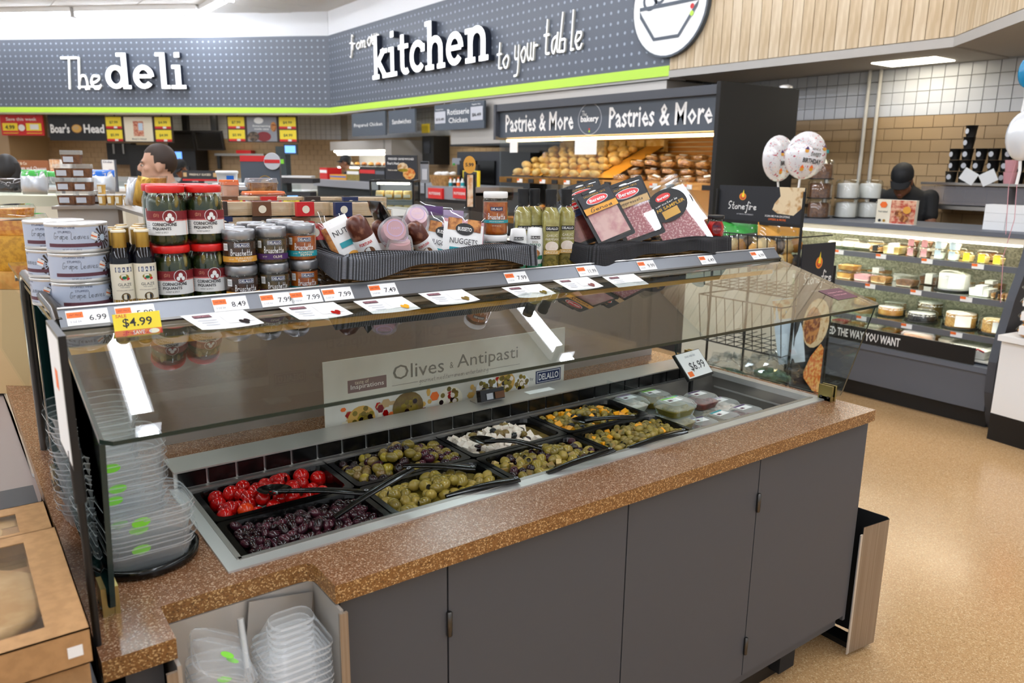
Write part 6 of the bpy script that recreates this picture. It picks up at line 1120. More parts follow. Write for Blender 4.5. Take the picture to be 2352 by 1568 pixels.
for c in range(13):
    for l in range(2):
        x = .3+c*.21; z = 1.052+l*.09
        q = thing('muffin_box', 'clear box of muffins on the lower pastry shelf', 'muffins', (PX+.22, ya-x, z), R(-90), 'muffin boxes in the pastry case'); B().rbox([(.16, .13, 0), (.17, .14, .05), (.15, .12, .08)], 'clear plastic', .02).ob('box', q)
        for a in (-.04, .04): B().ell((a, -.02, .035), (.035, .035, .03), ('cookie', 'bread', 'cake brown')[c % 3], 8, 4).ob('muffin', q)
t = thing('steel_lamp_cap', 'small round steel cap on top of the pastry case', 'cap', at(1805, 203, y=3.2), 0); B().lathe([(.06, 0), (.06, .02), (.03, .03)], 'steel bright', n=16).ob('cap', t)
# ================================================================== bakery side
YB0, YB1 = 3.02, .84     # left and right end of the bakery case
prof = [(5.30, .1), (5.24, .26), (5.23, .46), (5.27, .61), (5.35, .84), (5.46, 1.05), (5.5, 1.17), (5.52, 1.24), (6.15, 1.24), (6.15, 0), (5.36, 0)]
t = thing('bakery_case', 'low grey open bakery case with cakes on glass shelves', 'display case', (0, 0, 0)); BC = t
for y in (YB1-.05, YB0): B().prism(prof, lambda u, v, w_: (u, w_, v), y, y+.05, 'charcoal').ob('end_panel', t)
b = B(); b.prism([(5.28, .12), (5.25, .4), (5.4, .43), (6.1, .43), (6.1, .12)], lambda u, v, w_: (u, w_, v), YB1, YB0, 'mid grey'); b.ob('base', t); B().bx((5.34, YB1, 0), (6.1, YB0, .12), 'black').ob('toe_kick', t); B().bx((5.235, YB1, .375), (5.26, YB0, .41), 'mid grey').ob('bumper', t)
b = B(); b.bx((5.242, YB1+.09, .415), (5.256, YB0, .525), 'black'); bd = b.ob('front_band', t); xl = YB0
def bf(y0): return lambda u, v: (5.2405, y0-u, v)
ylw = at(1900, 760, x=5.242).y; yrw = at(2068, 775, x=5.242).y
b = B(); b.flat(fit(sans('CREATED THE WAY YOU WANT', .02), -(ylw-yrw)/2+.05-.1, .468, (ylw-yrw)*1.24, .062), lambda u, v: (5.2405, (ylw+yrw)/2-u-.26, v), 'white'); b.ob('band_lettering', bd)
B().bx((6.05, YB1, .4), (6.1, YB0, 1.2), 'mesh back').ob('back_panel', t)
B().bx((5.5, YB1-.05, 1.175), (6.15, YB0+.05, 1.215), 'cream').ob('canopy_lip', t); B().bx((5.49, YB1-.05, 1.215), (6.15, YB0+.05, 1.245), 'mid grey').ob('top', t); B().bx((5.56, YB1+.05, 1.155), (5.62, YB0-.05, 1.172), 'case light').ob('lamp', t)
SHV = [(5.5, 1.03), (5.4, .82), (5.33, .59)]
for x, z in SHV:
    s_ = B().bx((x, YB1, z-.01), (6.05, YB0, z), 'shelf glass').ob('shelf', t); B().bx((x-.012, YB1, z-.035), (x+.006, YB0, z+.004), 'silver strip').ob('price_rail', s_); B().bx((x+.02, YB1, z-.03), (x+.04, YB0, z-.02), 'case light').ob('shelf_lamp', s_)
    for k in range(6):
        y = 1.05+k*.33; q = B(); q.bx((x-.0145, y, z-.03), (x-.0125, y+.075, z+.002), 'paper'); q.bx((x-.0165, y+.04, z-.014), (x-.0145, y+.075, z+.002), 'orange'); q.ob('price_tag', s_)
B().bx((5.3, YB1, .425), (6.05, YB0, .435), 'offwhite').ob('deck', t)
# goods in the case
def cake(name, label, loc, r, h, m, top=None, lab=None, dome='clear plastic', group=None, tray='black'):
    t = thing(name, label, 'cake', loc, R(-90), group); B().lathe([(r*1.1, 0), (r*1.15, .004), (r*1.1, .008)], tray, n=20).ob('tray', t); B().lathe([(r*.92, .008), (r*.92, h*.75), (r*.85, h*.8), (r*.4, h*.8)], m, n=22).ob('cake', t)
    if top: B().lathe([(r*.93, h*.6), (r*.9, h*.8), (r*.3, h*.84)], top, n=18).ob('icing', t)
    B().lathe([(r*1.08, .008), (r*1.08, h*.85), (r*.95, h), (r*.3, h*1.02)], dome, n=22, c1=True).ob('dome', t)
    if lab: b = B(); label_patch(b, r*1.09, h*.15, h*.75, .1, 1.0, 'paper', n=6); b.ob('label', t)
    return t
cake('layer_cake', 'domed crumb-coated layer cake with a white label on the low shelf', (5.52, 1.16, .592), .1, .125, 'cake tan', 'feta', True); cake('layer_cake', 'domed crumb-coated layer cake at the end of the low shelf', (5.52, .93, .592), .095, .115, 'cake tan', 'bread pale', True)
cake('layer_cake', 'domed chocolate ring cake with white icing on the low shelf', (5.52, 1.42, .592), .095, .075, 'hair black', 'cake white'); cake('layer_cake', 'domed pale cake on the low shelf beside the chocolate ring', (5.55, 1.66, .592), .09, .08, 'bread', 'cake white'); cake('layer_cake', 'stacked dark domed cake behind on the low shelf', (5.8, 1.5, .592), .09, .12, 'olive brown', 'cake white'); cake('layer_cake', 'large white iced cake in a dome on the middle shelf', (5.62, 1.28, .822), .105, .145, 'cake white', None, True)
def slicebox(name, label, loc, w_, d_, h, m, st=None, group=None, tilt=0):
    t = thing(name, label, 'bakery box', loc, (tilt, 0, R(-90)), group); B().rbox([(w_*.86, d_*.86, .002), (w_*.92, d_*.92, h*.7)], m, .012).ob('pastry', t); B().rbox([(w_*.9, d_*.9, 0), (w_, d_, h*.55), (w_*.9, d_*.9, h)], 'clear plastic', .016).ob('box', t)
    if st: B().bx((-w_*.14, -d_*.5-.002, h*.1), (w_*.2, d_*.1, h+.001), st).ob('sleeve', t)
    return t
for i in range(7):
    for l in range(2):
        y = 1.58-i*.095; m, st, nm = (('cake brown', 'pink', 'brown parfait'), ('cake brown', 'pink', 'brown parfait'), ('cake white', 'pale blue', 'white pudding'), ('cake white', 'pale blue', 'white pudding'), ('bread pale', 'yellow', 'lemon pudding'), ('bread pale', 'yellow', 'lemon pudding'), ('bread pale', 'yellow', 'lemon pudding'))[i]
        if i > 3 and l: continue
        q = thing('dessert_cup', 'clear %s cup on the top shelf of the bakery case, %s layer' % (nm, ('lower', 'upper')[l]), 'dessert cup', (5.6, y, 1.032+l*.066), R(-90), nm+' cups'); B().lathe([(.03, .001), (.038, .04)], m, n=12).ob('dessert', q); B().lathe([(.032, 0), (.042, .045), (.045, .046), (.045, .05), (.03, .064)], 'clear plastic', n=14).ob('cup', q); b = B(); label_patch(b, .043, .005, .06, -.5, .5, st, n=4); b.ob('label', q)
for i, y in enumerate((2.2, 2.1, 2.0)): slicebox('pastry_tray', 'tray of pale pastry sticks on the top shelf of the bakery case', (5.68, y, 1.035), .16, .1, .04, 'feta', None, 'pastry stick trays', -.3)
slicebox('pastry_box', 'clear box of cream cake slices on the top shelf beside the parfaits', (5.62, 1.72, 1.032), .13, .14, .075, 'bread pale', 'paper'); slicebox('pastry_tray', 'tray of dark pastry sticks on the top shelf', (5.66, 1.86, 1.035), .1, .14, .045, 'cookie', 'hair black')
for i, (y, m, nm) in enumerate(((2.02, 'bread', 'golden pies'), (1.88, 'pink', 'pink-topped slices'), (1.75, 'cookie', 'nut slices'), (1.56, 'cake brown', 'chocolate pie'))): slicebox('pie_container', 'clear round container of %s on the middle shelf' % nm, (5.54, y, .822), .13, .13, .06, m, None)
slicebox('pie_container', 'upper clear container of golden pies on the middle shelf', (5.56, 2.02, .884), .14, .14, .05, 'bread', None)
slicebox('cake_box', 'clear box of white cake with a paper label on the middle shelf', (5.55, 1.06, .822), .14, .15, .07, 'cake white', 'paper')
for i in range(4): slicebox('biscuit_tray', 'slim tray of biscuits at the end of the middle shelf', (5.55, .97-i*.028, .822), .026, .17, .045, 'cookie', 'black' if i == 1 else None, 'slim biscuit trays')
for i in range(5): slicebox('cookie_tub', 'clear tub of iced cookies on the bottom deck', (5.42, 2.0-i*.13, .437), .11, .12, .06, ('cookie', 'icing red', 'bread pale', 'feta', 'icing red')[i], None, 'cookie tubs on the bottom deck')
cake('layer_cake', 'broad tan cake in a dome on the bottom deck', (5.42, 1.38, .437), .1, .09, 'cookie', None, None, 'smoky plastic')
t = slicebox('sheet_cake', 'white sheet cake with red icing swags on the bottom deck', (5.42, 1.02, .437), .26, .2, .08, 'cake white'); B().tube([(-.11+.02*i, -.09, .06+.008*math.sin(i*2.2)) for i in range(12)], .006, 'icing red').ob('swag', t)
for i in range(6): slicebox('pastry_box', 'clear pastry box at the back of the middle bakery shelf', (5.78, 2.1-i*.2, .822), .15, .14, .06+.02*(i % 2), ('bread', 'cookie', 'cake white', 'cake brown')[i % 4], 'paper' if i % 2 else None, 'boxes at the back of the middle shelf')
for i in range(6): slicebox('pastry_box', 'clear pastry box at the back of the top bakery shelf', (5.82, 2.15-i*.2, 1.032), .15, .13, .07, ('feta', 'bread pale', 'cookie')[i % 3], None, 'boxes at the back of the top shelf')
for i in range(7): slicebox('cookie_tub', 'clear tub of iced cookies in the second row of the bottom deck', (5.58, 2.05-i*.135, .437), .12, .12, .07, ('icing red', 'cookie', 'feta', 'bread')[i % 4], None, 'cookie tubs, second row')
for i in range(4): cake('layer_cake', 'low domed cake at the back of the low bakery shelf', (5.8, 2.0-i*.24 if i < 2 else 1.25-(i-2)*.22, .592), .085, .07, ('bread', 'cookie', 'cake tan', 'cake white')[i], 'cake white' if i % 2 else None, None, 'clear plastic', 'cakes at the back of the low shelf')
# on top of the case
ztop = 1.245
def ontop(u, v): return at(u, v, z=ztop)
for i, (u, n, m, tp) in enumerate(((1877, 3, 'cake brown', None), (1940, 2, 'cake white', 'cake white'), (1992, 2, 'cake white', 'cake white'))):
    P = ontop(u, 500); P.x = max(P.x, 5.66)
    for l in range(n): cake('domed_cake', '%s cake in a clear dome on top of the bakery case, layer %d up' % (('dark', 'white', 'white')[i], l+1), (P.x, P.y, ztop+.001+l*.152), .085, .15, m, tp, None, 'clear plastic', 'domed cakes on the case')
loc, W, H, rz = KP(2014, 449, 2105, 505, 5.62); t, W, H = board('counter_card', 'cream and orange counter card with a food photo on the bakery case', 'sign', (V((5.62, loc.y, ztop)), W, H, R(-90)), 'cream', [(rect(.68, .5, .62, .96), 'photo red'), (disc(.18, .78, .1, .14, 6), 'orange'), (T('fresh baked', .18, .5, .24, .08), 'text grey'), (disc(.12, .12, .04, .06), 'text dark'), (disc(.24, .12, .04, .06), 'gold'), (disc(.6, .45, .1, .14), 'photo food'), (disc(.8, .6, .1, .15), 'amber'), (disc(.75, .25, .12, .14), 'photo food')])
for i in range(3):
    for j in range(3):
        a = ontop(2352, 522); q = B().bx((0, 0, 0), (.1, .135, .055), 'white').ob('white_carton', None, (5.68, .92-i*.138+.12, ztop+.001+j*.056)); tag(q, 'plain white cake carton stacked on the case, %s row' % ('bottom', 'middle', 'top')[j], 'carton', 'white cartons on the case, row %d' % (j+1))
p = ontop(2150, 506); t = thing('price_scanner', 'grey and red hand labeller lying on the bakery case', 'labeller', (5.72, p.y, ztop), 0); B().box((0, 0, .02), (.05, .16, .035), 'dark grey').ob('body', t); B().box((0, -.1, .03), (.04, .05, .03), 'red').ob('head', t)
B().bx((-.04, -.14, 0), (.04, .14, .003), 'paper').ob('paper_slips', None, (5.62, p.y-.06, ztop+.001)); tag(bpy.data.objects['paper_slips'], 'white paper slips on the bakery case', 'paper')
# back shelf with stacked cups
p = at(2235, 420, x=6.85); zt = p.z; t = thing('back_shelf', 'steel shelf with clear drawers behind the baker', 'shelf', (0, 0, 0)); y0, y1 = at(2120, 430, x=6.85).y, .7
B().bx((6.8, y1, zt-.02), (7.2, y0, zt), 'steel').ob('shelf', t)
for k in range(2): B().bx((6.82, y1+.05+k*(y0-y1)/2, zt-.18), (7.18, y1+(k+1)*(y0-y1)/2, zt-.03), 'smoky plastic').ob('drawer', t)
B().bx((6.82, y1, zt-.22), (7.2, y0, zt-.19), 'steel').ob('lower_shelf', t)
for y in (y0-.02, y1+.02): B().bx((6.85, y-.015, 0), (6.88, y+.015, zt-.22), 'steel').ob('leg', t)
cup = thing('deli_cup', 'black printed cup stacked on the shelf behind the baker', 'cup', (6.9, y0-.1, zt), 0, 'black cups on the back shelf'); B().lathe([(.036, 0), (.045, .085), (.047, .086), (.047, .09)], 'black', n=12).ob('cup', cup); b = B(); b.flat(disc(0, .045, .02, .022, 10), lambda u, v: (-.043, -u, v), 'flyer grey'); b.ob('badge', cup)
random.seed(8); first = True
for i in range(9):
    for j in range((5, 5, 3, 3, 3, 3, 3, 3, 3)[i] if i else 3):
        q = (6.88+random.uniform(0, .05), y0-.2-i*.1, zt+j*.092)
        if first: cup.location = q; first = False
        else: dup(cup, q, (0, 0, random.uniform(-.5, .5)))
for k, (u, v) in enumerate(((2225, 405), (2270, 408))): q = at(u, v, x=6.8); t = thing('paper_card', 'white card leaning on the black cups', 'card', q, (0, 0, 0), 'white cards on the cups'); B().box((0, 0, 0), (.004, .12, .1), 'paper', M.Rotation(.5-k, 3, 'X')).ob('card', t)
for k in range(2): cq = (6.84, at(2318, 420, x=6.84).y, zt+k*.092); q = thing('pink_cup', 'pink printed cup at the end of the shelf', 'cup', cq, 0, 'pink cups'); B().lathe([(.04, 0), (.05, .085), (.05, .09)], 'pink', n=12).ob('cup', q)
# rolling rack behind the cakes, balloons
p = at(1905, 380, x=6.4); t = thing('rolling_rack', 'grey tubular bakery rack behind the domed cakes', 'rack', (0, 0, 0)); y0 = at(1900, 400, x=6.4).y
B().tube([(6.4, y0-.0, .0), (6.4, y0, p.z-.05), (6.4, y0+.04, p.z+.04), (6.4, y0+.12, p.z+.08), (6.4, y0+.4, p.z+.08)], .022, 'steel', 8).ob('frame', t)
for k in range(4): B().bx((6.38, y0, p.z-.12-.25*k), (6.42, y0+.4, p.z-.09-.25*k), 'steel dark').ob('runner', t)
B().box((6.4, y0+.06, p.z+.12), (.05, .08, .03), 'teal').ob('clip', t)
def balloon(label, u, v, x, wp, hp, m, txt=None, yawo=0, roll=0, stick=True):
    p = at(u, v, x=x); s = (p-CAM).dot(_fw)/FPX; rx, rz_ = wp*s/2, hp*s/2; t = thing('balloon', label, 'balloon', p, 0)
    t.rotation_euler = (M.Rotation(yawcam(p)+yawo, 4, 'Z') @ M.Rotation(R(roll), 4, 'Y')).to_euler()
    b = B(); rg = []
    for i in range(13):
        a = math.pi*i/12; rr = max(.02, math.sin(a)); rg.append([(rx*rr*math.cos(q)*(1+.02*math.cos(10*q)), rx*.55*rr*math.sin(q), -rz_*math.cos(a)) for q in [2*math.pi*k/24 for k in range(24)]])
    b.loft(rg, m, True, True, True); b.ob('foil', t); B().tube([(0, 0, -rz_), (.005, 0, -rz_-.05), (.0, 0, -rz_-.12)], .008, 'white').ob('neck', t); (B().tube([(0, 0, -rz_-.1), (0, .01, -rz_-.75)], .003, 'white', 5).ob('stick', t) if stick else B().tube([(0, 0, -rz_-.1), (.015, .01, -rz_-.3), (-.01, 0, -rz_-.5), (.01, 0, -rz_-.75)], .0018, 'pink', 5).ob('ribbon', t))
    f = lambda e: (lambda u, v: (u*rx, -rx*.55*math.sqrt(max(.02, 1-u*u-v*v))-e, v*rz_))
    if txt:
        b = B(); random.seed(len(label))
        for k in range(150):
            a, c = random.uniform(-.9, .9), random.uniform(-.9, .9)
            if a*a+c*c < .8 and not (abs(c+.05) < .3 and a > -.3): b.flat(disc(a, c, .022, .016, 4), f(.001), random.choice(['red', 'orange', 'teal', 'purple', 'pink', 'text dark', 'gold matte']))
        b.flat(fit(sans('SWEET', .02), .42, .08, .5, .16), f(.002), 'text grey'); b.flat(fit(sans('BIRTHDAY', .03), .3, -.2, .9, .2), f(.002), 'text dark'); b.flat(fit(sans('HAVE A'), .4, .3, .4, .1), f(.002), 'text grey')
        for cx, cy in ((-.05, .22), (-.1, -.55), (.35, -.5), (.8, .4)): b.flat(disc(cx, cy-.04, .1, .08, 8), f(.003), 'amber'); b.flat(([(cx-.11, cy+.02), (cx+.11, cy+.02), (cx, cy+.16)], [(0, 1, 2)]), f(.004), 'purple' if cy > 0 else 'orange')
        b.ob('print', t)
balloon('confetti foil birthday balloon against the black case side', 1788, 364, 5.1, 78, 104, 'balloon', 1, .5, -4); balloon('confetti foil birthday balloon overlapping the other one', 1850, 357, 4.95, 90, 108, 'balloon', 1, .15, 8)
balloon('white foil balloon above the white cartons', 2352, 312, 4.6, 72, 112, 'balloon white', stick=False); balloon('blue foil balloon hanging high above the white one', 2362, 165, 4.6, 40, 70, 'balloon blue', stick=False)
# white cooler with croissant packs
a = at(2262, 985, z=0); t = thing('white_cooler', 'white chest with a black base beside the bakery case', 'chest', (5.12, .74, 0), R(-8)); B().bx((0, -2.2, 0), (.9, 0, .17), 'black').ob('base', t); B().bx((.0, -2.2, .17), (.9, -.0, .63), 'white gloss').ob('body', t); B().bx((-.03, -2.23, .63), (.93, .01, .665), 'white').ob('rim', t)
for i in range(4):
    P = at((2330, 2325, 2322, 2318)[3-i], 770-i*24, x=5.1); q = thing('croissant_pack', 'red banded pack of croissants stacked on the white chest', 'bakery pack', (5.2, .55, .667+i*.085), R(-90), 'croissant packs on the white chest'); b = B(); b.rbox([(.2, .16, .002), (.24, .19, .04), (.2, .16, .078)], 'crouton', .03); b.ob('croissants', q); B().rbox([(.21, .17, 0), (.26, .2, .042), (.21, .17, .083)], 'film', .035).ob('film', q); B().bx((-.05, -.105, .012), (.1, -.0, .086), 'bright red').ob('band', q); B().bx((-.1, -.107, .02), (-.05, -.0, .07), 'paper').ob('label', q)
# ---- bread rack with the Stonefire header
RX = 3.7; t = thing('bread_rack', 'black wire bread rack with a dark header board showing flatbread', 'display rack', (0, 0, 0))
ys0 = at(1651, 462, x=RX).y; ys1 = at(1846, 475, x=RX).y; zt, zb = at(1750, 428, x=RX).z, at(1750, 511, x=RX).z; W = ys0-ys1; H = zt-zb
hp = B().bx((RX, ys1, zb), (RX+.008, ys0, zt), 'header dark').ob('header_board', t)
def logo(b, f, k=1.0):
    b.flat(disc(0, .3*k, .1*k, .1*k, 18), f(1), 'orange'); b.flat(ring(0, .3*k, .105*k, .105*k, .012*k), f(2), 'amber'); b.flat(([(-.04*k, .3*k), (.05*k, .28*k), (.02*k, .5*k)], [(0, 1, 2)]), f(3), 'yellow'); b.flat(ring(0, .29*k, .06*k, .06*k, .014*k, 14), f(2), 'header dark'); b.flat(fit(hand('Stonefire', 1.25, .2), 0, .0, .86*k, .34*k), f(2), 'white'); b.flat(fit(sans('AUTHENTIC FLATBREADS', .01), .1*k, -.2*k, .5*k, .035*k), f(2), 'flyer grey')
b = B(); logo(b, lambda e: (lambda u, v: (RX-.0005-.0005*e, ys0-W*.3-u*H*1.15, zb+H*.4+v*H*1.0))); b.ob('logo', hp); b = B()
g = lambda e: (lambda u, v: (RX-.0005-.0005*e, ys0-u*W, zb+v*H)); b.flat(([(.72, 1), (1, 1), (.98, .45), (.9, .25), (.72, .28), (.66, .38), (.68, .55), (.74, .75)], [tuple(range(8))]), g(1), 'naan'); b.ob('bread_photo', hp); b = B(); b.flat(T('SCAN ME FOR EXCITING', .72, .2, .28, .055, .01), g(1), 'white'); b.flat(T('OFFERS & MORE', .72, .11, .2, .055, .01), g(1), 'orange'); b.ob('header_print', hp)
pA = [(RX-.01, ys0+.005), (RX-.01, ys1-.005), (RX+.35, ys1-.005), (RX+.35, ys0+.005)]
for (x, y), z in zip(pA, (zt-.02, zt-.02, 1.1, 1.1)): B().tube([(x, y, .04), (x, y, z)], .008, 'black').ob('post', t)
B().bx((RX-.008, ys1, zb-.012), (RX+.012, ys0, zb+.004), 'black').ob('header_rail', t)
def wirebasket(zt_, zb_, out=.12):
    b = B(); xf = RX-out
    b.tube([(xf, ys0, zt_), (xf, ys1, zt_)], .004, 'black', 5); b.tube([(xf+.04, ys0, zb_), (xf+.04, ys1, zb_)], .005, 'black', 5); b.tube([(xf, ys1, zt_), (RX+.3, ys1, zt_)], .004, 'black', 5); b.tube([(xf, ys0, zt_), (RX+.3, ys0, zt_)], .004, 'black', 5)
    n = 9
    for k in range(n+1): y = ys0-(ys0-ys1)*k/n; b.tube([(xf, y, zt_), (xf+.04, y, zb_), (RX+.3, y, zb_+.02)], .0028, 'black', 5)
    for k in range(4): x = xf+.04+.09*k; b.tube([(x, ys0, zb_+.005*k), (x, ys1, zb_+.005*k)], .0028, 'black', 5)
    b.ob('wire_basket', t)
wirebasket(at(1750, 542, x=RX-.12).z, at(1750, 660, x=RX-.12).z-.04); wirebasket(at(1750, 700, x=RX-.12).z, at(1750, 815, x=RX-.12).z)
B().bx((RX-.1, ys1, .3), (RX+.35, ys0, .32), 'black').ob('bottom_shelf', t); B().bx((RX-.05, ys1, .04), (RX+.35, ys0, .08), 'black').ob('foot_frame', t)
yp = ys1-.012; xs1 = at(1916, 600, y=yp).x; zp = at(1842, 562, y=yp).z; xs0 = at(1842, 600, y=yp).x
sp_ = B().bx((xs0, yp, .08), (xs1, yp+.008, zp), 'header dark').ob('side_board', t); wq = xs1-xs0
b = B(); logo(b, lambda e: (lambda u, v: (xs0+wq*.52+u*wq*1.0, yp-.0005-.0005*e, zp-.2+v*wq*1.0))); f = lambda u, v: (xs0+u*wq, yp-.0012, v); z0, z1 = at(1860, 800, y=yp).z, at(1860, 688, y=yp).z
b.flat(disc(.62, (z0+z1)/2, .42, (z1-z0)/2, 20), f, 'naan'); b.flat(disc(.5, (z0+z1)/2-.01, .25, (z1-z0)/2.6, 12), lambda u, v: (xs0+u*wq, yp-.0018, v), 'photo food'); b.ob('side_print', sp_)
pz = [at(u, v, y=yp-.02) for u, v in ((1886, 790), (1892, 800), (1880, 905), (1868, 900), (1846, 868), (1846, 855), (1862, 820))]
B().prism([(q.x, q.z) for q in pz], lambda u, v, w_: (u, w_, v), yp-.02, yp-.016, 'pizza').ob('pizza_cutout', t)
for i, (u, v, wp, hp_, m, st, lb) in enumerate(((1700, 560, 95, 110, 'film', 'bright green', 'green-topped bag of rolls in the bread rack'), (1790, 565, 105, 110, 'film', 'amber', 'orange-topped bag of flatbread in the bread rack'), (1760, 575, 70, 90, 'film', None, 'clear bag of buns between the two topped bags'))):
    q = sack('bread_bag', lb, 'bag', u, v, (at(u, v, x=RX+.06+.02*i)-CAM).dot(_fw), wp, hp_, m, st, -6+6*i, .1); s = (at(u, v, x=RX+.06)-CAM).dot(_fw)/FPX
    for k in range(10): B().ell(((-.36+.18*(k % 5))*wp*s, .0, (-.3+.28*(k//5))*hp_*s+random.uniform(-.01, .01)), (.042, .035, .042), ('bread pale', 'bread', 'photo dark')[(k+i) % 3], 8, 5).ob('bun', q)
q = sack('flatbread_bag', 'blue and white flatbread bag in the lower wire basket', 'bag', 1812, 760, (at(1812, 760, x=RX+.02)-CAM).dot(_fw), 64, 150, 'pale blue', 'naan', -8, .06)
for u, lb in ((1680, 'crinkled clear bag of greens on the bottom shelf by the steel ledge'), (1775, 'crinkled clear bag of greens on the bottom shelf by the side board')):
    p = at(u, 850, x=RX-.02); q = thing('salad_bag', lb, 'bag', p, 0); random.seed(u); b = B()
    def S(a, c): th_, ph = 2*math.pi*a, math.pi*(c-.5)*.98; r_ = 1+.18*math.sin(7*th_+9*ph)+.12*math.sin(13*th_*1.0+4*ph); return (.1*r_*math.cos(th_)*math.cos(ph), .16*r_*math.sin(th_)*math.cos(ph), .09*r_*math.sin(ph))
    b.grid(S, 28, 14, 'film', False); b.ob('film', q); B().ell((0, 0, -.03), (.07, .12, .04), 'salad green', 9, 5).ob('greens', q)

b = B(); pf = at(1560, 700, d=4.3); b.bx((4.55, 2.2, 0), (5.1, 2.75, .95), 'offwhite'); tag(b.ob('white_display_stand'), 'white display stand behind the bread rack', 'stand')
# ================================================================== people
def bake(b, name, parent, vox, smooth=3, loc=None):
    o = b.ob(name, parent); m = o.modifiers.new('r', 'REMESH'); m.mode = 'VOXEL'; m.voxel_size = vox; m.use_smooth_shade = True
    s_ = o.modifiers.new('s', 'SMOOTH'); s_.iterations = smooth; s_.factor = .5; return o
def limb(b, ps, rs, m):
    b.tube(ps, .05, m, 10, True, rs)
    for p, r_ in zip(ps, rs): b.ell(p, (r_, r_, r_), m, 10, 6)
def person(label, head, face_dir, skin, hair, shirt, trousers, tilt=0, arms='down', cap=False, longhair=False, sleeves=.6, stoop=0, fwd=0):
    """head = centre of the head; the figure stands on the floor below it"""
    rz = math.atan2(face_dir[0], -face_dir[1]); zh = head.z; z0 = zh; zh = z0+stoop; t = thing('person', label, 'person', (head.x, head.y, 0), rz)
    b = B(); H = M.Translation((0, -fwd, z0)) @ M.Translation((0, .02, -.1)) @ M.Rotation(tilt, 4, 'X') @ M.Translation((0, -.02, .1)); b.T = H
    b.ell((0, .012, .03), (.074, .095, .098), skin, 16, 10); b.ell((0, -.03, -.05), (.056, .066, .074), skin, 14, 8); b.ell((0, -.072, -.098), (.024, .022, .02), skin, 10, 6); b.ell((0, -.078, .022), (.045, .018, .016), skin, 10, 6)
    b.ell((0, -.1, -.012), (.0125, .018, .026), skin, 8, 6); b.ell((0, -.108, -.026), (.014, .016, .011), skin, 8, 6); b.ell((0, -.09, -.06), (.022, .012, .008), skin, 8, 5); b.ell((0, -.087, -.074), (.018, .012, .008), skin, 8, 5)
    for s_ in (-1, 1): b.ell((s_*.076, .012, -.012), (.009, .02, .032), skin, 8, 6); b.ell((s_*.04, -.06, -.02), (.025, .025, .02), skin, 8, 6)
    b.T = M(); zs = zh-.27
    limb(b, [(0, .025-fwd, z0-.07), (0, .035-fwd*.5, (z0+zh)/2-.15), (0, .04, zh-.22)], [.056, .056, .065], skin)
    tors = [(zh-.2, .075, .06), (zh-.235, .14, .075), (zh-.27, .185, .09), (zh-.36, .19, .11), (zh-.5, .175, .11), (zh-.66, .155, .1), (zh-.78, .17, .11), (zh-.88, .175, .115)]
    def torso(bb, m, g): bb.loft([[((rx+g)*math.cos(a), .04+(ry+g)*math.sin(a), z) for a in [2*math.pi*k/20 for k in range(20)]] for z, rx, ry in tors], m, True, True, True)
    torso(b, skin, 0); A = {}
    for s_ in (-1, 1):
        sh = V((s_*.195, .045, zh-.285))
        if arms == 'down': el, wr = V((s_*.235, .06, zh-.57)), V((s_*.22, -.02, zh-.82))
        else: el, wr = V((s_*.24, -.04, zh-.55)), V((s_*.1, -.28, zh-.6))
        A[s_] = (sh, el, wr); limb(b, [sh, sh.lerp(el, .5), el, el.lerp(wr, .5), wr], [.06, .05, .043, .038, .028], skin)
        d = (wr-el).normalized(); sd = d.cross(V((0, 0, 1)) if abs(d.z) < .8 else V((0, 1, 0))).normalized(); up = sd.cross(d); pc = wr+d*.045; b.ell(pc, (.036, .036, .03), skin, 8, 6)
        for k in range(4): f0 = pc+d*.03+sd*(k-1.5)*.019; L = (.062, .075, .07, .055)[k]; limb(b, [f0, f0+d*L*.5-up*.006, f0+d*L*.9-up*.03], [.0095, .009, .008], skin)
        limb(b, [pc-d*.02+sd*-s_*.03, pc+d*.01+sd*-s_*.055-up*.01, pc+d*.035+sd*-s_*.06-up*.02], [.011, .0105, .009], skin)
        hp_ = V((s_*.09, .04, zh-.9)); kn = V((s_*.1, .02, (zh-.9)*.5+.03)); an = V((s_*.1, .06, .09)); limb(b, [hp_, hp_.lerp(kn, .5), kn, kn.lerp(an, .4), an], [.09, .08, .06, .058, .04], skin); b.ell((s_*.1, -.0, .045), (.045, .12, .045), skin, 10, 6)
    bake(b, 'body', t, .0085, 4)
    g = B(); torso(g, shirt, .014); limb(g, [(0, .036, zh-.2), (0, .04, zh-.24)], [.075, .09], shirt)
    for s_ in (-1, 1): sh, el, wr = A[s_]; e2 = sh.lerp(el, sleeves/.6*.55 if sleeves < 1 else 1); limb(g, [sh, sh.lerp(e2, .5), e2]+([el.lerp(wr, .8)] if sleeves >= 1 else []), [.074, .066, .062]+([.05] if sleeves >= 1 else []), shirt)
    bake(g, 'shirt', t, .012, 4)
    g = B(); zt = zh-.8
    for s_ in (-1, 1): hp_ = V((s_*.09, .04, zh-.9)); kn = V((s_*.1, .02, (zh-.9)*.5+.03)); an = V((s_*.1, .06, .1)); limb(g, [hp_, kn, an], [.105, .08, .07], trousers)
    g.ell((0, .04, zh-.9), (.185, .13, .1), trousers, 14, 8); bake(g, 'trousers', t, .015, 3)
    for s_ in (-1, 1): B().ell((s_*.1, -.01, .05), (.055, .14, .05), 'black', 10, 6).ob('shoe', t)
    # hair: a skull cap that dips under the skin below the hairline
    g = B(); g.T = H; rg = []; n, k = 28, 18
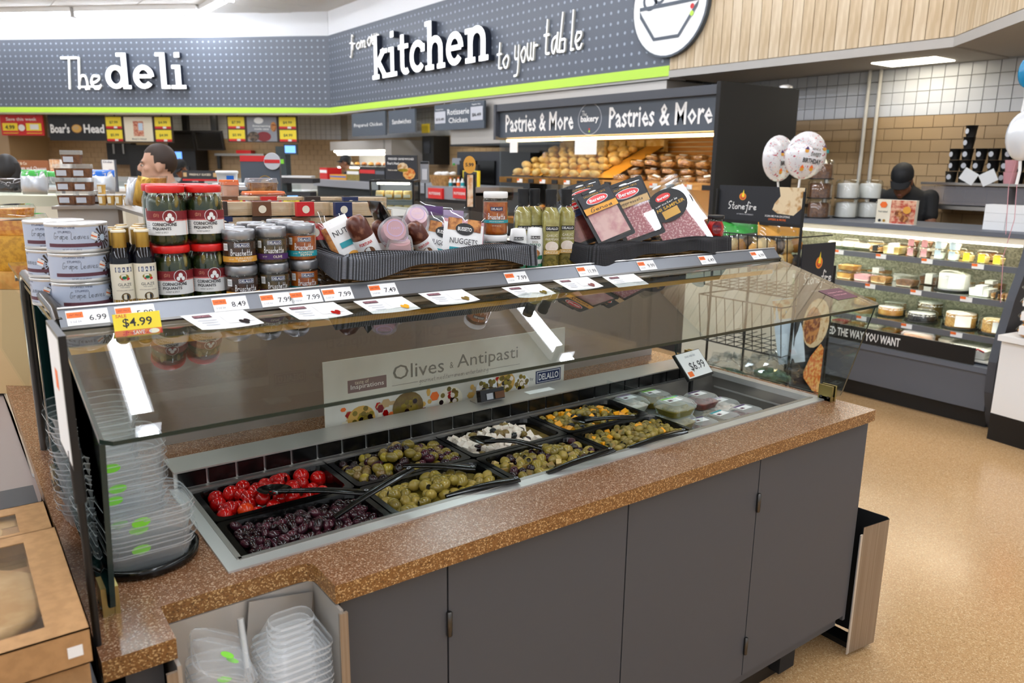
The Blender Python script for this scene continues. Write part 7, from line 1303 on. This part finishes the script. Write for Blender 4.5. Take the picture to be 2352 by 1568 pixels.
    for i in range(k+1):
        th_ = math.pi*i/k; th_ = min(max(th_, .03), math.pi-.03); row = []
        for j in range(n):
            a = 2*math.pi*j/n; d = V((math.sin(th_)*math.cos(a), math.sin(th_)*math.sin(a), -math.cos(th_))); p = V((0, .012, .03))+V((d.x*.074, d.y*.095, d.z*.098))
            line = .075 if p.y < -.055 else .075-(p.y+.055)*.9 if p.y < .03 else -.0-(p.y-.03)*1.3
            if abs(p.x) > .058 and -.02 < p.y < .035: line = .012
            q = 1.035+.012*math.sin(9*a+5*th_) if p.z > line else .86
            if longhair and p.y > -.02: q = 1.12
            row.append(V((0, .012, .03))+V((d.x*.074*q, d.y*.095*q, d.z*.098*q)))
        rg.append(row)
    g.loft(rg, hair, True, True, True)
    if longhair: g.loft([[(.085*w_*math.cos(a), .05+.05*w_*math.sin(a), z) for a in [2*math.pi*m/16 for m in range(16)]] for z, w_ in ((.08, .9), (0, 1.15), (-.1, 1.2), (-.22, 1.0), (-.28, .5))], hair, True, True, True)
    g.ob('hair', t)
    for s_ in (-1, 1):
        g = B(); g.T = H; g.ell((s_*.034, -.084, .0), (.01, .006, .004), 'offwhite', 8, 5); g.ell((s_*.034, -.089, .0), (.006, .005, .006), 'hair black', 8, 5); g.ob('eye', t)
        g = B(); g.T = H; g.tube([(s_*.016, -.094, .018), (s_*.036, -.092, .023), (s_*.052, -.08, .018)], .004, hair, 5); g.ob('eyebrow', t)
    g = B(); g.T = H; g.ell((0, -.1, -.067), (.019, .006, .004), 'lips', 8, 4); g.ob('mouth', t)
    if cap:
        g = B(); g.T = H; rg = [[(.086*math.cos(a)*w_, .012+.108*math.sin(a)*w_, .04+z) for a in [2*math.pi*m/24 for m in range(24)]] for z, w_ in ((0, 1), (.04, .99), (.075, .86), (.1, .55), (.108, .1))]; g.loft(rg, cap, True, True, True); c = g.ob('cap', t)
        g = B(); g.T = H; g.grid(lambda u, v: (.082*math.cos(math.pi*(1+u))*(1-.12*v), -.05+(.05+.085*v)*-abs(math.sin(math.pi*u))**.6+.02, .045-.02*v-.012*(2*u-1)**2), 14, 4, cap); g.grid(lambda u, v: (.082*math.cos(math.pi*(1+u))*(1-.12*v), -.05+(.05+.085*v)*-abs(math.sin(math.pi*u))**.6+.02, .039-.02*v-.012*(2*u-1)**2), 14, 4, cap); g.ob('brim', c)
    return t
mat('lips', '9c5f55', .5)
left = -_rt
person('man in a beige T-shirt with short brown hair looking left past the counter', at(372, 380, d=4.7), left+_fw*-.3, 'skin', 'hair brown', 'tee beige', 'dark grey', stoop=.045, fwd=.02)
hb = at(2080, 410, x=6.62); person('baker in a black cap and black shirt looking down behind the bakery case', hb, V((-1, -.35, 0)), 'skin dark', 'hair black', 'cap black', 'black', tilt=R(30), arms='work', cap='cap black', sleeves=.6, stoop=.13, fwd=.13)
person('deli worker in a black cap seen from the side near the hot case', at(793, 374, x=6.15), left, 'skin dark', 'hair black', 'cap black', 'black', cap='cap black', sleeves=.6)
person('woman with dark hair seen from behind at the bread bags', at(18, 402, d=5.2), _fw+left*.5, 'skin', 'hair black', 'pink', 'dark grey', longhair=True)
person('worker in a black cap bending before the black oven', at(420, 384, d=12.0), left*.4+_fw*-1, 'skin dark', 'hair black', 'cap black', 'black', tilt=R(30), arms='work', cap='cap black')
